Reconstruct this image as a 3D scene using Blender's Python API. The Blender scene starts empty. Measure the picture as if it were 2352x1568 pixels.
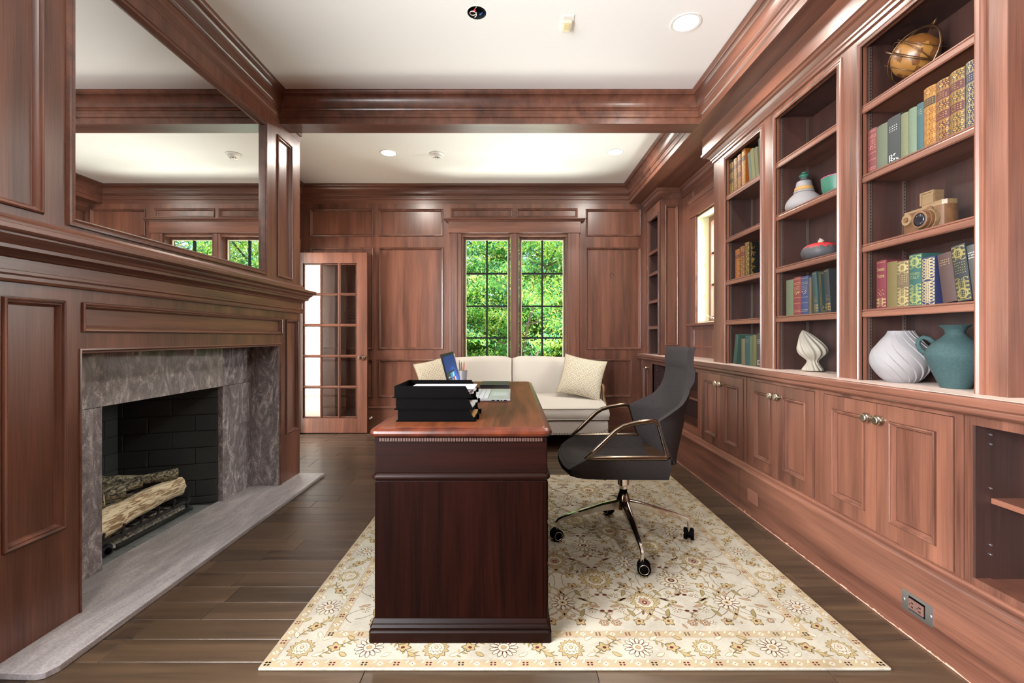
import bpy, bmesh, math, random
from mathutils import Vector, Matrix

random.seed(7)
S = bpy.context.scene
COL = S.collection
PI = math.pi

# ------------------------------------------------------------------ camera
cam_d = bpy.data.cameras.new('camera')
cam_d.sensor_fit = 'HORIZONTAL'
cam_d.sensor_width = 36.0
cam_d.lens = 16.0
cam_d.shift_y = -10.0 / 2352.0
cam_d.clip_start = 0.05
cam_d.clip_end = 300
cam = bpy.data.objects.new('camera', cam_d)
COL.objects.link(cam)
cam.location = (0, 0, 1.08)
cam.rotation_euler = (PI / 2, 0, 0)
S.camera = cam

# ------------------------------------------------------------------ world
w = bpy.data.worlds.new('sky_world')
S.world = w
w.use_nodes = True
wn = w.node_tree
for n in list(wn.nodes):
    wn.nodes.remove(n)
wo = wn.nodes.new('ShaderNodeOutputWorld')
wb = wn.nodes.new('ShaderNodeBackground')
sky = wn.nodes.new('ShaderNodeTexSky')
sky.sky_type = 'NISHITA'
sky.sun_disc = False
sky.sun_elevation = math.radians(52)
sky.sun_rotation = math.radians(142)
sky.dust_density = 2.0
wb.inputs['Strength'].default_value = 0.42
wn.links.new(sky.outputs[0], wb.inputs['Color'])
wn.links.new(wb.outputs[0], wo.inputs[0])

# ------------------------------------------------------------------ sun, window daylight and added uplights
sd = bpy.data.lights.new('sun', 'SUN')
sd.energy = 16.0
sd.angle = math.radians(1.0)
sd.color = (1.0, 0.95, 0.86)
sun = bpy.data.objects.new('sun', sd)
COL.objects.link(sun)
sun.location = (7, -8, 14)
sun.rotation_euler = Vector((-0.62, 0.78, -1.05)).to_track_quat('-Z', 'Y').to_euler()


def area(name, loc, target, sx, sy, power, color=(1, 1, 1), spread=180):
    d = bpy.data.lights.new(name, 'AREA')
    d.shape = 'RECTANGLE'
    d.size, d.size_y = sx, sy
    d.energy = power
    d.spread = math.radians(spread)
    d.color = color
    o = bpy.data.objects.new(name, d)
    COL.objects.link(o)
    o.location = loc
    o.rotation_euler = (Vector(target) - Vector(loc)).to_track_quat('-Z', 'Y').to_euler()
    return o


# daylight at the two tall windows of the left wall (beside and behind the camera), at the niche window and in the hall; uplights added for the ceiling
LEFT_W = [(-1.95, -0.75), (-0.45, 0.75)]
LWZ = (0.45, 2.45)
for i, (a, b) in enumerate(LEFT_W):
    yc_ = (a + b) / 2
    area('daylight_left_window', (-1.98, yc_, 1.45), (1.4, yc_ + 1.3, 0.10), b - a, 1.9, 190.0, (0.92, 0.96, 1.0), 125)
    area('added_left_uplight', (-2.25, yc_, 0.25), (-1.15, yc_ + 0.25, 2.6), b - a, 0.7, 250.0, (0.95, 0.98, 1.0))  # uplight added low outside, standing in for ground bounce to brighten the near ceiling
area('added_far_uplight', (0.03, 6.5, -0.05), (0.03, 4.2, 2.6), 2.4, 0.9, 225.0, (0.95, 1.0, 0.90))  # unseen uplight added below the sill to brighten the far ceiling
area('daylight_niche_window', (2.35, 4.0, 1.75), (-1.66, 2.5, 1.1), 1.0, 1.2, 150.0, (0.97, 1.0, 0.96))
area('daylight_hall_window', (-5.3, 3.2, 1.6), (-2.6, 4.6, 1.2), 1.6, 1.9, 520.0, (1.0, 0.99, 0.97))

S.view_settings.view_transform = 'Standard'
S.view_settings.look = 'None'
S.view_settings.exposure = 0.30
S.view_settings.gamma = 1.0
S.view_settings.use_curve_mapping = False
try:
    S.cycles.max_bounces = 10
    S.cycles.diffuse_bounces = 5
    S.cycles.glossy_bounces = 5
    S.cycles.transparent_max_bounces = 12
    S.cycles.transmission_bounces = 6
    S.cycles.sample_clamp_indirect = 6.0
    S.cycles.caustics_reflective = False
    S.cycles.caustics_refractive = False
except Exception:
    pass

# ------------------------------------------------------------------ helpers: objects
WL = {}


def thing(name, label, cat, loc=(0, 0, 0), group=None, kind=None):
    o = bpy.data.objects.new(name, None)
    o.empty_display_size = 0.1
    COL.objects.link(o)
    o.location = loc
    WL[o.name] = Vector(loc)
    tag(o, label, cat, group, kind)
    return o


def tag(o, label=None, cat=None, group=None, kind=None):
    if label:
        o['label'] = label
    if cat:
        o['category'] = cat
    if group:
        o['group'] = group
    if kind:
        o['kind'] = kind
    return o


class MB:
    def __init__(self, M=None):
        self.v = []
        self.f = []
        self.mi = []
        self.M = M
        self.cur = 0

    def _add(self, vs, fs):
        k = len(self.v)
        if self.M is not None:
            vs = [tuple(self.M @ Vector(p)) for p in vs]
        self.v += [tuple(p) for p in vs]
        for f in fs:
            self.f.append(tuple(i + k for i in f))
            self.mi.append(self.cur)

    def box(self, x0, x1, y0, y1, z0, z1):
        if x0 > x1: x0, x1 = x1, x0
        if y0 > y1: y0, y1 = y1, y0
        if z0 > z1: z0, z1 = z1, z0
        vs = [(x0, y0, z0), (x1, y0, z0), (x1, y1, z0), (x0, y1, z0),
              (x0, y0, z1), (x1, y0, z1), (x1, y1, z1), (x0, y1, z1)]
        fs = [(0, 3, 2, 1), (4, 5, 6, 7), (0, 1, 5, 4), (1, 2, 6, 5), (2, 3, 7, 6), (3, 0, 4, 7)]
        self._add(vs, fs)
        return self

    def poly(self, pts):
        self._add(pts, [tuple(range(len(pts)))])
        return self

    def prism(self, pts2, fmap, h0, h1):
        """pts2: polygon [(a,b)], fmap(a,b,h)->xyz"""
        n = len(pts2)
        vs = [fmap(a, b, h0) for a, b in pts2] + [fmap(a, b, h1) for a, b in pts2]
        fs = [tuple(range(n))[::-1], tuple(range(n, 2 * n))]
        for i in range(n):
            j = (i + 1) % n
            fs.append((i, j, n + j, n + i))
        self._add(vs, fs)
        return self

    def lathe(self, prof, c, seg=24, fn=None, axis='Z', cap=True):
        """prof: [(r,h)]; fn(r,h,ang)->(r,dang) optional"""
        vs, fs = [], []
        n = len(prof)
        for r, h in prof:
            for k in range(seg):
                a = 2 * PI * k / seg
                rr, aa = (r, a) if fn is None else fn(r, h, a)
                p = (rr * math.cos(aa), rr * math.sin(aa), h)
                if axis == 'X':
                    p = (p[2], p[0], p[1])
                elif axis == 'Y':
                    p = (p[0], p[2], p[1])
                vs.append((p[0] + c[0], p[1] + c[1], p[2] + c[2]))
        for i in range(n - 1):
            for k in range(seg):
                k2 = (k + 1) % seg
                fs.append((i * seg + k, i * seg + k2, (i + 1) * seg + k2, (i + 1) * seg + k))
        if cap:
            fs.append(tuple(range(seg))[::-1])
            fs.append(tuple((n - 1) * seg + k for k in range(seg)))
        self._add(vs, fs)
        return self

    def tube(self, pts, r, seg=8, closed=False, sy=1.0, up=None):
        """r: float or list. sy: section stretch along the 'side' axis"""
        P = [Vector(p) for p in pts]
        n = len(P)
        R = r if isinstance(r, (list, tuple)) else [r] * n
        vs, fs = [], []
        prev = None
        for i in range(n):
            if closed:
                t = P[(i + 1) % n] - P[i - 1]
            else:
                t = P[min(i + 1, n - 1)] - P[max(i - 1, 0)]
            t.normalize()
            if up is not None:
                s = t.cross(Vector(up))
            elif prev is None:
                s = t.cross(Vector((0, 0, 1)))
                if s.length < 1e-3:
                    s = t.cross(Vector((0, 1, 0)))
            else:
                s = prev - t * prev.dot(t)
            s.normalize()
            prev = s
            b = t.cross(s)
            for k in range(seg):
                a = 2 * PI * (k + 0.5) / seg
                vs.append(tuple(P[i] + s * math.cos(a) * R[i] * sy + b * math.sin(a) * R[i]))
        m = n if closed else n - 1
        for i in range(m):
            j = (i + 1) % n
            for k in range(seg):
                k2 = (k + 1) % seg
                fs.append((i * seg + k, i * seg + k2, j * seg + k2, j * seg + k))
        if not closed:
            fs.append(tuple(range(seg))[::-1])
            fs.append(tuple((n - 1) * seg + k for k in range(seg)))
        self._add(vs, fs)
        return self

    def sphere(self, c, r, seg=16, rings=10, s=(1, 1, 1)):
        prof = []
        for i in range(rings + 1):
            a = -PI / 2 + PI * i / rings
            prof.append((max(math.cos(a), 1e-4) * r, math.sin(a) * r))
        vs, fs = [], []
        for rr, h in prof:
            for k in range(seg):
                a = 2 * PI * k / seg
                vs.append((c[0] + rr * math.cos(a) * s[0], c[1] + rr * math.sin(a) * s[1], c[2] + h * s[2]))
        for i in range(rings):
            for k in range(seg):
                k2 = (k + 1) % seg
                fs.append((i * seg + k, i * seg + k2, (i + 1) * seg + k2, (i + 1) * seg + k))
        self._add(vs, fs)
        return self

    def ring(self, fmap, a0, a1, b0, b1, prof):
        """mitred rectangular frame: prof [(inset, height)]"""
        vs, fs = [], []
        for d, h in prof:
            vs += [fmap(a0 + d, b0 + d, h), fmap(a1 - d, b0 + d, h), fmap(a1 - d, b1 - d, h), fmap(a0 + d, b1 - d, h)]
        for i in range(len(prof) - 1):
            for k in range(4):
                k2 = (k + 1) % 4
                fs.append((i * 4 + k, i * 4 + k2, (i + 1) * 4 + k2, (i + 1) * 4 + k))
        self._add(vs, fs)
        return self

    def slab(self, fmap, a0, a1, b0, b1, holes, h0, h1):
        """slab between heights h0 (back) and h1 (front) with rectangular holes"""
        A = sorted(set([a0, a1] + [x for h in holes for x in h[:2] if a0 < x < a1]))
        B = sorted(set([b0, b1] + [x for h in holes for x in h[2:] if b0 < x < b1]))

        def solid(i, j):
            if i < 0 or j < 0 or i >= len(A) - 1 or j >= len(B) - 1:
                return False
            ca, cb = (A[i] + A[i + 1]) / 2, (B[j] + B[j + 1]) / 2
            return not any(h[0] < ca < h[1] and h[2] < cb < h[3] for h in holes)
        for i in range(len(A) - 1):
            for j in range(len(B) - 1):
                if not solid(i, j):
                    continue
                x0, x1, y0, y1 = A[i], A[i + 1], B[j], B[j + 1]
                c = [(x0, y0), (x1, y0), (x1, y1), (x0, y1)]
                self.poly([fmap(p[0], p[1], h1) for p in c])
                self.poly([fmap(p[0], p[1], h0) for p in reversed(c)])
                for k, (di, dj) in enumerate(((0, -1), (1, 0), (0, 1), (-1, 0))):
                    if not solid(i + di, j + dj):
                        p, q = c[k], c[(k + 1) % 4]
                        self.poly([fmap(p[0], p[1], h0), fmap(q[0], q[1], h0), fmap(q[0], q[1], h1), fmap(p[0], p[1], h1)])
        return self

    def sweep(self, prof, path, side=1, closed=False):
        """profile [(p,z)] carried along a horizontal path [(x,y)], mitred; p measured to the left*side"""
        n = len(path)
        P = [Vector((x, y)) for x, y in path]
        offs = []
        for i in range(n):
            ds = []
            if closed or i > 0:
                ds.append((P[i] - P[i - 1]).normalized())
            if closed or i < n - 1:
                ds.append((P[(i + 1) % n] - P[i]).normalized())
            ns = [Vector((-d.y, d.x)) * side for d in ds]
            if len(ns) == 1:
                o = ns[0]
            else:
                b = (ns[0] + ns[1])
                b.normalize()
                o = b / max(b.dot(ns[0]), 0.2)
            offs.append(o)
        vs, fs = [], []
        m = len(prof)
        for i in range(n):
            for p, z in prof:
                q = P[i] + offs[i] * p
                vs.append((q.x, q.y, z))
        e = n if closed else n - 1
        for i in range(e):
            j = (i + 1) % n
            for k in range(m - 1):
                fs.append((i * m + k, i * m + k + 1, j * m + k + 1, j * m + k))
        if not closed:
            fs.append(tuple(range(m)))
            fs.append(tuple((n - 1) * m + k for k in range(m))[::-1])
        self._add(vs, fs)
        return self

    def build(self, name, mat, parent=None, smooth=False, bevel=0, label=None, cat=None, group=None, kind=None, subsurf=0, solid=0, angle=None, recalc=True, merge=False):
        xs = [p[0] for p in self.v]
        ys = [p[1] for p in self.v]
        zs = [p[2] for p in self.v]
        base = Vector(((min(xs) + max(xs)) / 2, (min(ys) + max(ys)) / 2, min(zs)))
        me = bpy.data.meshes.new(name)
        me.from_pydata([(p[0] - base.x, p[1] - base.y, p[2] - base.z) for p in self.v], [], self.f)
        mats = mat if isinstance(mat, (list, tuple)) else [mat]
        for m in mats:
            me.materials.append(m)
        if len(mats) > 1:
            me.polygons.foreach_set('material_index', self.mi)
        if recalc or merge:
            bm = bmesh.new()
            bm.from_mesh(me)
            if merge:
                bmesh.ops.remove_doubles(bm, verts=bm.verts, dist=1e-5)
            if recalc:
                bmesh.ops.recalc_face_normals(bm, faces=bm.faces)
            bm.to_mesh(me)
            bm.free()
        if smooth:
            me.polygons.foreach_set('use_smooth', [True] * len(me.polygons))
            if angle:
                try:
                    me.set_sharp_from_angle(angle=math.radians(angle))
                except Exception:
                    pass
        me.update()
        o = bpy.data.objects.new(name, me)
        COL.objects.link(o)
        pl = Vector((0, 0, 0))
        if parent is not None:
            o.parent = parent
            pl = WL[parent.name]
        o.location = base - pl
        WL[o.name] = base
        if solid:
            m = o.modifiers.new('solidify', 'SOLIDIFY')
            m.thickness = solid
            m.offset = -1
        if bevel:
            m = o.modifiers.new('bevel', 'BEVEL')
            m.width = bevel
            m.segments = 2
            m.limit_method = 'ANGLE'
            m.angle_limit = math.radians(40)
        if subsurf:
            m = o.modifiers.new('subsurf', 'SUBSURF')
            m.levels = subsurf
            m.render_levels = subsurf
        tag(o, label, cat, group, kind)
        return o


def instance(name, me, loc, parent, rotz=0):
    o = bpy.data.objects.new(name, me)
    COL.objects.link(o)
    pl = WL[parent.name] if parent is not None else Vector((0, 0, 0))
    if parent is not None:
        o.parent = parent
    o.location = Vector(loc) - pl
    o.rotation_euler.z = rotz
    WL[o.name] = Vector(loc)
    return o


# plane maps: (a, b, height off the plane)
def far(Y):
    return lambda a, b, h: (a, Y - h, b)


def right(X):
    return lambda a, b, h: (X - h, a, b)


def left(X):
    return lambda a, b, h: (X + h, a, b)


def flat(Z):
    return lambda a, b, h: (a, b, Z + h)
# ------------------------------------------------------------------ materials
def lin(c):
    c = c / 255.0
    return c / 12.92 if c <= 0.04045 else ((c + 0.055) / 1.055) ** 2.4


def rgb(r, g, b):
    return (lin(r), lin(g), lin(b), 1.0)


def new_mat(name):
    m = bpy.data.materials.new(name)
    m.use_nodes = True
    nt = m.node_tree
    b = nt.nodes['Principled BSDF']
    return m, nt, b


def plain(name, col, rough=0.5, metal=0.0, emit=None, spec=0.5, bump=0.0, bscale=200.0, var=0.0, coat=0.0):
    m, nt, b = new_mat(name)
    b.inputs['Base Color'].default_value = col
    b.inputs['Roughness'].default_value = rough
    b.inputs['Metallic'].default_value = metal
    b.inputs['Specular IOR Level'].default_value = spec
    b.inputs['Coat Weight'].default_value = coat
    if emit:
        b.inputs['Emission Color'].default_value = emit[0]
        b.inputs['Emission Strength'].default_value = emit[1]
    if bump or var:
        tc = nt.nodes.new('ShaderNodeTexCoord')
        nz = nt.nodes.new('ShaderNodeTexNoise')
        nz.inputs['Scale'].default_value = bscale
        nz.inputs['Detail'].default_value = 4
        nt.links.new(tc.outputs['Object'], nz.inputs['Vector'])
        if bump:
            bp = nt.nodes.new('ShaderNodeBump')
            bp.inputs['Strength'].default_value = bump
            bp.inputs['Distance'].default_value = 0.002
            nt.links.new(nz.outputs[0], bp.inputs['Height'])
            nt.links.new(bp.outputs[0], b.inputs['Normal'])
        if var:
            mx = nt.nodes.new('ShaderNodeMixRGB')
            mx.blend_type = 'MULTIPLY'
            mx.inputs['Fac'].default_value = 1.0
            mx.inputs['Color1'].default_value = col
            rp = nt.nodes.new('ShaderNodeValToRGB')
            rp.color_ramp.elements[0].position = 0.3
            rp.color_ramp.elements[0].color = (1 - var, 1 - var, 1 - var, 1)
            rp.color_ramp.elements[1].position = 0.7
            nt.links.new(nz.outputs[0], rp.inputs[0])
            nt.links.new(rp.outputs[0], mx.inputs['Color2'])
            nt.links.new(mx.outputs[0], b.inputs['Base Color'])
    return m


def wood(name, dark, light, axis, rough=0.32, scale=1.0, rand=0.0, bump=0.06, coat=0.0, fig=1.0, spec=0.65):
    """grain runs along axis 0/1/2 of object space"""
    m, nt, b = new_mat(name)
    N, L = nt.nodes, nt.links
    tc = N.new('ShaderNodeTexCoord')
    oi = N.new('ShaderNodeObjectInfo')
    ad = N.new('ShaderNodeVectorMath')
    ad.operation = 'ADD'
    cb = N.new('ShaderNodeCombineXYZ')
    mu = N.new('ShaderNodeMath')
    mu.operation = 'MULTIPLY'
    mu.inputs[1].default_value = 37.0
    L.new(oi.outputs['Random'], mu.inputs[0])
    for k in range(3):
        L.new(mu.outputs[0], cb.inputs[k])
    L.new(tc.outputs['Object'], ad.inputs[0])
    L.new(cb.outputs[0], ad.inputs[1])

    def noise(sa, sx, detail, dist):
        mp = N.new('ShaderNodeMapping')
        sc = [sx * scale] * 3
        sc[axis] = sa * scale
        mp.inputs['Scale'].default_value = sc
        nz = N.new('ShaderNodeTexNoise')
        nz.inputs['Scale'].default_value = 1.0
        nz.inputs['Detail'].default_value = detail
        nz.inputs['Distortion'].default_value = dist
        L.new(ad.outputs[0], mp.inputs[0])
        L.new(mp.outputs[0], nz.inputs['Vector'])
        return nz
    n1 = noise(0.9, 14.0, 3.0, 0.4 * fig)
    n2 = noise(5.0, 260.0, 3.0, 0.0)
    n3 = noise(0.35, 2.2, 2.0, 0.2)
    a1 = N.new('ShaderNodeMath'); a1.operation = 'MULTIPLY_ADD'
    L.new(n2.outputs[0], a1.inputs[0]); a1.inputs[1].default_value = 0.55; L.new(n1.outputs[0], a1.inputs[2])
    a2 = N.new('ShaderNodeMath'); a2.operation = 'MULTIPLY_ADD'
    L.new(n3.outputs[0], a2.inputs[0]); a2.inputs[1].default_value = 0.6; L.new(a1.outputs[0], a2.inputs[2])
    last = a2
    if rand:
        a3 = N.new('ShaderNodeMath'); a3.operation = 'MULTIPLY_ADD'
        L.new(oi.outputs['Random'], a3.inputs[0]); a3.inputs[1].default_value = rand; L.new(a2.outputs[0], a3.inputs[2])
        last = a3
    rp = N.new('ShaderNodeValToRGB')
    e = rp.color_ramp.elements
    e[0].position = 0.0
    e[0].color = dark
    e[1].position = 1.0
    e[1].color = light
    mr = N.new('ShaderNodeMapRange')
    mr.inputs['From Min'].default_value = 0.75
    mr.inputs['From Max'].default_value = 1.4 + rand
    L.new(last.outputs[0], mr.inputs['Value'])
    L.new(mr.outputs[0], rp.inputs[0])
    L.new(rp.outputs[0], b.inputs['Base Color'])
    b.inputs['Roughness'].default_value = rough
    b.inputs['Specular IOR Level'].default_value = spec
    if coat:
        b.inputs['Coat Weight'].default_value = coat
        b.inputs['Coat Roughness'].default_value = 0.15
    if bump:
        bp = N.new('ShaderNodeBump')
        bp.inputs['Strength'].default_value = bump
        bp.inputs['Distance'].default_value = 0.001
        L.new(n2.outputs[0], bp.inputs['Height'])
        L.new(bp.outputs[0], b.inputs['Normal'])
    return m


def stone(name, dark, mid, light, rough, sc=(6, 6, 6), rot=(0.5, 0.3, 0.2), dist=2.5, fine=60.0):
    m, nt, b = new_mat(name)
    N, L = nt.nodes, nt.links
    tc = N.new('ShaderNodeTexCoord')
    mp = N.new('ShaderNodeMapping')
    mp.inputs['Scale'].default_value = sc
    mp.inputs['Rotation'].default_value = rot
    L.new(tc.outputs['Object'], mp.inputs[0])
    n1 = N.new('ShaderNodeTexNoise')
    n1.inputs['Scale'].default_value = 1.0
    n1.inputs['Detail'].default_value = 12
    n1.inputs['Roughness'].default_value = 0.72
    n1.inputs['Distortion'].default_value = dist
    L.new(mp.outputs[0], n1.inputs['Vector'])
    n2 = N.new('ShaderNodeTexNoise')
    n2.inputs['Scale'].default_value = fine
    n2.inputs['Detail'].default_value = 6
    L.new(tc.outputs['Object'], n2.inputs['Vector'])
    ad = N.new('ShaderNodeMath'); ad.operation = 'MULTIPLY_ADD'
    L.new(n2.outputs[0], ad.inputs[0]); ad.inputs[1].default_value = 0.45; L.new(n1.outputs[0], ad.inputs[2])
    rp = N.new('ShaderNodeValToRGB')
    e = rp.color_ramp.elements
    e[0].position = 0.56; e[0].color = dark
    e[1].position = 0.92; e[1].color = light
    k = e.new(0.74); k.color = mid
    L.new(ad.outputs[0], rp.inputs[0])
    L.new(rp.outputs[0], b.inputs['Base Color'])
    b.inputs['Roughness'].default_value = rough
    return m


def thin_glass(name, gloss=0.08, tint=(1, 1, 1, 1), fres=1.0):
    m = bpy.data.materials.new(name)
    m.use_nodes = True
    nt = m.node_tree
    N, L = nt.nodes, nt.links
    for n in list(N):
        N.remove(n)
    out = N.new('ShaderNodeOutputMaterial')
    tr = N.new('ShaderNodeBsdfTransparent')
    tr.inputs[0].default_value = tint
    gl = N.new('ShaderNodeBsdfGlossy')
    gl.inputs['Roughness'].default_value = 0.01
    fr = N.new('ShaderNodeFresnel')
    fr.inputs['IOR'].default_value = 1.5
    ma = N.new('ShaderNodeMath'); ma.operation = 'MULTIPLY_ADD'
    ma.inputs[1].default_value = fres
    ma.inputs[2].default_value = gloss
    ma.use_clamp = True
    mx = N.new('ShaderNodeMixShader')
    L.new(fr.outputs[0], ma.inputs[0])
    L.new(ma.outputs[0], mx.inputs[0])
    L.new(tr.outputs[0], mx.inputs[1])
    L.new(gl.outputs[0], mx.inputs[2])
    L.new(mx.outputs[0], out.inputs[0])
    return m


MD, ML = rgb(60, 34, 26), rgb(124, 79, 61)
WV = wood('mahogany_upright', MD, ML, 2)
WX = wood('mahogany_across', MD, ML, 0)
WY = wood('mahogany_along', MD, ML, 1)
SHD, SHL = rgb(28, 15, 12), rgb(64, 36, 29)  # mahogany darkened to paint in the shade inside bookcases and cabinets
WB = wood('mahogany_painted_shade', SHD, SHL, 2, rough=0.45)
DKD, DKL = rgb(7, 1, 0), rgb(30, 7, 3)
DESKV = wood('dark_mahogany_upright', DKD, DKL, 2, rough=0.5, fig=2.5, spec=0.05)
DESKX = wood('dark_mahogany_across', DKD, DKL, 0, rough=0.42, spec=0.12)
DESKY = wood('dark_mahogany_along', rgb(54, 22, 11), rgb(116, 62, 34), 1, rough=0.5, spec=0.15, fig=3.0)
DESKE = wood('dark_mahogany_edge', rgb(40, 13, 6), rgb(96, 42, 22), 1, rough=0.32, spec=0.4, scale=1.5)
PLANK = wood('brown_oak_plank', rgb(22, 15, 10), rgb(86, 66, 48), 0, rough=0.36, rand=0.28, fig=4.0, bump=0.15)
OAKPALE = wood('pale_beech', rgb(88, 66, 43), rgb(122, 97, 67), 1, rough=0.5, scale=4)
OAKMID = wood('mid_beech', rgb(64, 40, 22), rgb(98, 64, 37), 1, rough=0.5, scale=4)
WALNUT = wood('carved_walnut', rgb(70, 42, 24), rgb(140, 98, 62), 2, rough=0.4, scale=3)
MARBLE = stone('veined_granite', rgb(92, 87, 88), rgb(128, 120, 121), rgb(202, 195, 192), 0.035, sc=(11, 11, 4.5), rot=(0.7, 0.25, 0.5), dist=2.6, fine=260)
HEARTH = stone('honed_grey_stone', rgb(122, 117, 118), rgb(148, 142, 142), rgb(178, 171, 169), 0.42, sc=(10, 2.2, 10), rot=(0, 0, 0.35), dist=1.2, fine=160)
SLATE = plain('firebox_slate_tile', rgb(116, 120, 120), 0.6, var=0.35, bscale=25, bump=0.2)
BRICK = plain('black_painted_brick', rgb(46, 50, 50), 0.55, bump=0.35, bscale=120)
MORTAR = plain('black_painted_mortar', rgb(66, 70, 70), 0.8)
CEIL = plain('ceiling_paint', rgb(236, 233, 228), 0.85)
WHITE = plain('white_paint', rgb(240, 240, 238), 0.5)
WHITEPL = plain('white_plastic', rgb(232, 230, 224), 0.4)
CREAMPL = plain('cream_plastic', rgb(226, 214, 180), 0.4)
BLACK = plain('black_plastic', rgb(3, 2, 2), 0.6, spec=0.03)
BLACKSOFT = plain('black_leatherette', rgb(22, 18, 17), 0.5, bump=0.1, bscale=400)
IRON = plain('black_iron', rgb(38, 38, 38), 0.5, bump=0.2, bscale=200)
CHROME = plain('polished_chrome', rgb(214, 206, 196), 0.14, metal=1.0)
BRONZE = plain('polished_bronze_aluminium', rgb(118, 104, 90), 0.2, metal=1.0)
NICKEL = plain('brushed_nickel', rgb(200, 188, 168), 0.24, metal=1.0)
STEEL = plain('galvanised_steel', rgb(190, 195, 200), 0.35, metal=1.0)
BRASS = plain('aged_brass', rgb(190, 150, 80), 0.3, metal=1.0)
SUEDE = plain('charcoal_suede', rgb(38, 32, 31), 0.85, bump=0.25, bscale=60, var=0.25, spec=0.25)
LINEN = plain('ivory_linen', rgb(184, 176, 165), 0.9, bump=0.3, bscale=600, spec=0.2)
LINENP = plain('ivory_piping', rgb(172, 163, 150), 0.9, spec=0.2)
GLASS = thin_glass('window_glass', 0.0, fres=0.06)
DOORGLASS = thin_glass('door_glass', 0.17)
SMOKEDGLASS = thin_glass('green_edge_glass', 0.1, (0.7, 0.85, 0.8, 1))
MIRROR = plain('mirror_silver', (0.86, 0.86, 0.85, 1), 0.0, metal=1.0)
PAPER = plain('white_paper', rgb(235, 235, 238), 0.8)
PAGES = plain('book_pages', rgb(176, 160, 124), 0.9, var=0.3, bscale=300)
MUNTIN = plain('dark_bronze_window_bar', rgb(14, 22, 20), 0.45, spec=0.2)
GOLD = plain('gilt_print', rgb(150, 118, 58), 0.42, metal=0.4)
GOLDPALE = plain('pale_gilt_print', rgb(140, 126, 84), 0.5, metal=0.2)
INKW = plain('white_print', rgb(225, 222, 214), 0.7)
INKD = plain('dark_print', rgb(50, 40, 30), 0.8)
COUNTER = wood('pale_worn_counter', rgb(176, 150, 136), rgb(222, 202, 190), 1, rough=0.42)
# ------------------------------------------------------------------ room dimensions
F = 5.20          # far wall
C = 2.811         # ceiling
ZB = 2.603        # underside of beam and soffit
XL = -1.66        # chimney breast face
BS, BE = 1.42, 3.56  # breast from/to
XLF = -2.42       # left wall beyond the breast
XR = 1.755        # right wall (behind the bookcases, window niche)
XB = 1.53         # bookcase face
XC = 1.47         # cabinet face
XP = 1.43         # plinth face
REAR = -2.60
BY0, BY1 = 3.255, 3.40   # beam
ZC = 0.893        # counter top

# ---- floor: sub-floor and planks running left to right
fl = MB().box(-2.62, 1.9, REAR - 0.2, F + 0.2, -0.12, -0.004).build('floor', plain('dark_subfloor', rgb(22, 17, 14), 0.8), kind='structure',
                                                          label='dark brown oak plank floor', cat=None)
rng = random.Random(3)
y = 1.513 - 0.1144 * 3
row = 0
while y < F:
    y1 = min(y + 0.1144, F)
    x = -2.42 - rng.random() * 0.8
    while x < 1.46:
        ln = rng.choice([0.42, 0.55, 0.62, 0.75, 0.9, 1.05])
        a, b_ = max(x, -2.42), min(x + ln, 1.46)
        x += ln
        if b_ - a < 0.02:
            continue
        mb = MB()
        g = 0.0009
        zt = rng.uniform(-0.0006, 0.0)
        e = 0.002
        q = [(a + g, y + g), (b_ - g, y + g), (b_ - g, y1 - g), (a + g, y1 - g)]
        qi = [(a + e, y + e), (b_ - e, y + e), (b_ - e, y1 - e), (a + e, y1 - e)]
        vs = [(p[0], p[1], -0.004) for p in q] + [(p[0], p[1], zt - 0.001) for p in q] + [(p[0], p[1], zt) for p in qi]
        fs = [(8, 9, 10, 11)]
        for k in range(4):
            k2 = (k + 1) % 4
            fs += [(k, k2, 4 + k2, 4 + k), (4 + k, 4 + k2, 8 + k2, 8 + k)]
        mb._add(vs, fs)
        mb.build('plank', PLANK, fl, recalc=False)
    y = y1
# the floor behind the camera
MB().box(-2.42, 1.46, REAR, 1.513 - 0.1144 * 3, -0.004, -0.0005).build('rear_planking', PLANK, fl)

# ---- ceiling (with the junction-box hole left open)
HX, HY, HR = -0.188, 2.431, 0.052
ce = MB()
ce.slab(lambda a, b, h: (a, b, C + h), -2.62, 1.95, REAR - 0.2, F + 0.2, [(HX - HR, HX + HR, HY - HR, HY + HR)], 0.16, 0.0)
# round the hole: fill between square and circle
sq = []
cir = []
for k in range(32):
    a = 2 * PI * k / 32
    m = HR / max(abs(math.cos(a)), abs(math.sin(a)))
    sq.append((HX + m * math.cos(a), HY + m * math.sin(a), C))
    cir.append((HX + HR * 0.97 * math.cos(a), HY + HR * 0.97 * math.sin(a), C))
for k in range(32):
    k2 = (k + 1) % 32
    ce.poly([sq[k], sq[k2], cir[k2], cir[k]])
ce.build('ceiling', CEIL, kind='structure', label='off white painted ceiling', recalc=False)

# ---- crown profile (projection, z)
def crown_prof():
    p = [(-0.02, ZB + 0.001), (0.0015, ZB + 0.001), (0.0015, 2.644), (0.011, 2.650), (0.011, 2.668), (0.009, 2.669), (0.009, 2.671), (0.011, 2.672), (0.011, 2.690), (0.019, 2.694), (0.023, 2.702), (0.019, 2.708)]
    for k in range(9):
        a = k / 8 * PI / 2
        p.append((0.024 + 0.044 * (1 - math.cos(a)), 2.712 + 0.068 * math.sin(a)))
    p += [(0.072, 2.782), (0.072, 2.788), (0.078, 2.794), (0.081, 2.802), (0.081, C)]
    return p


CP = crown_prof()
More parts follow.
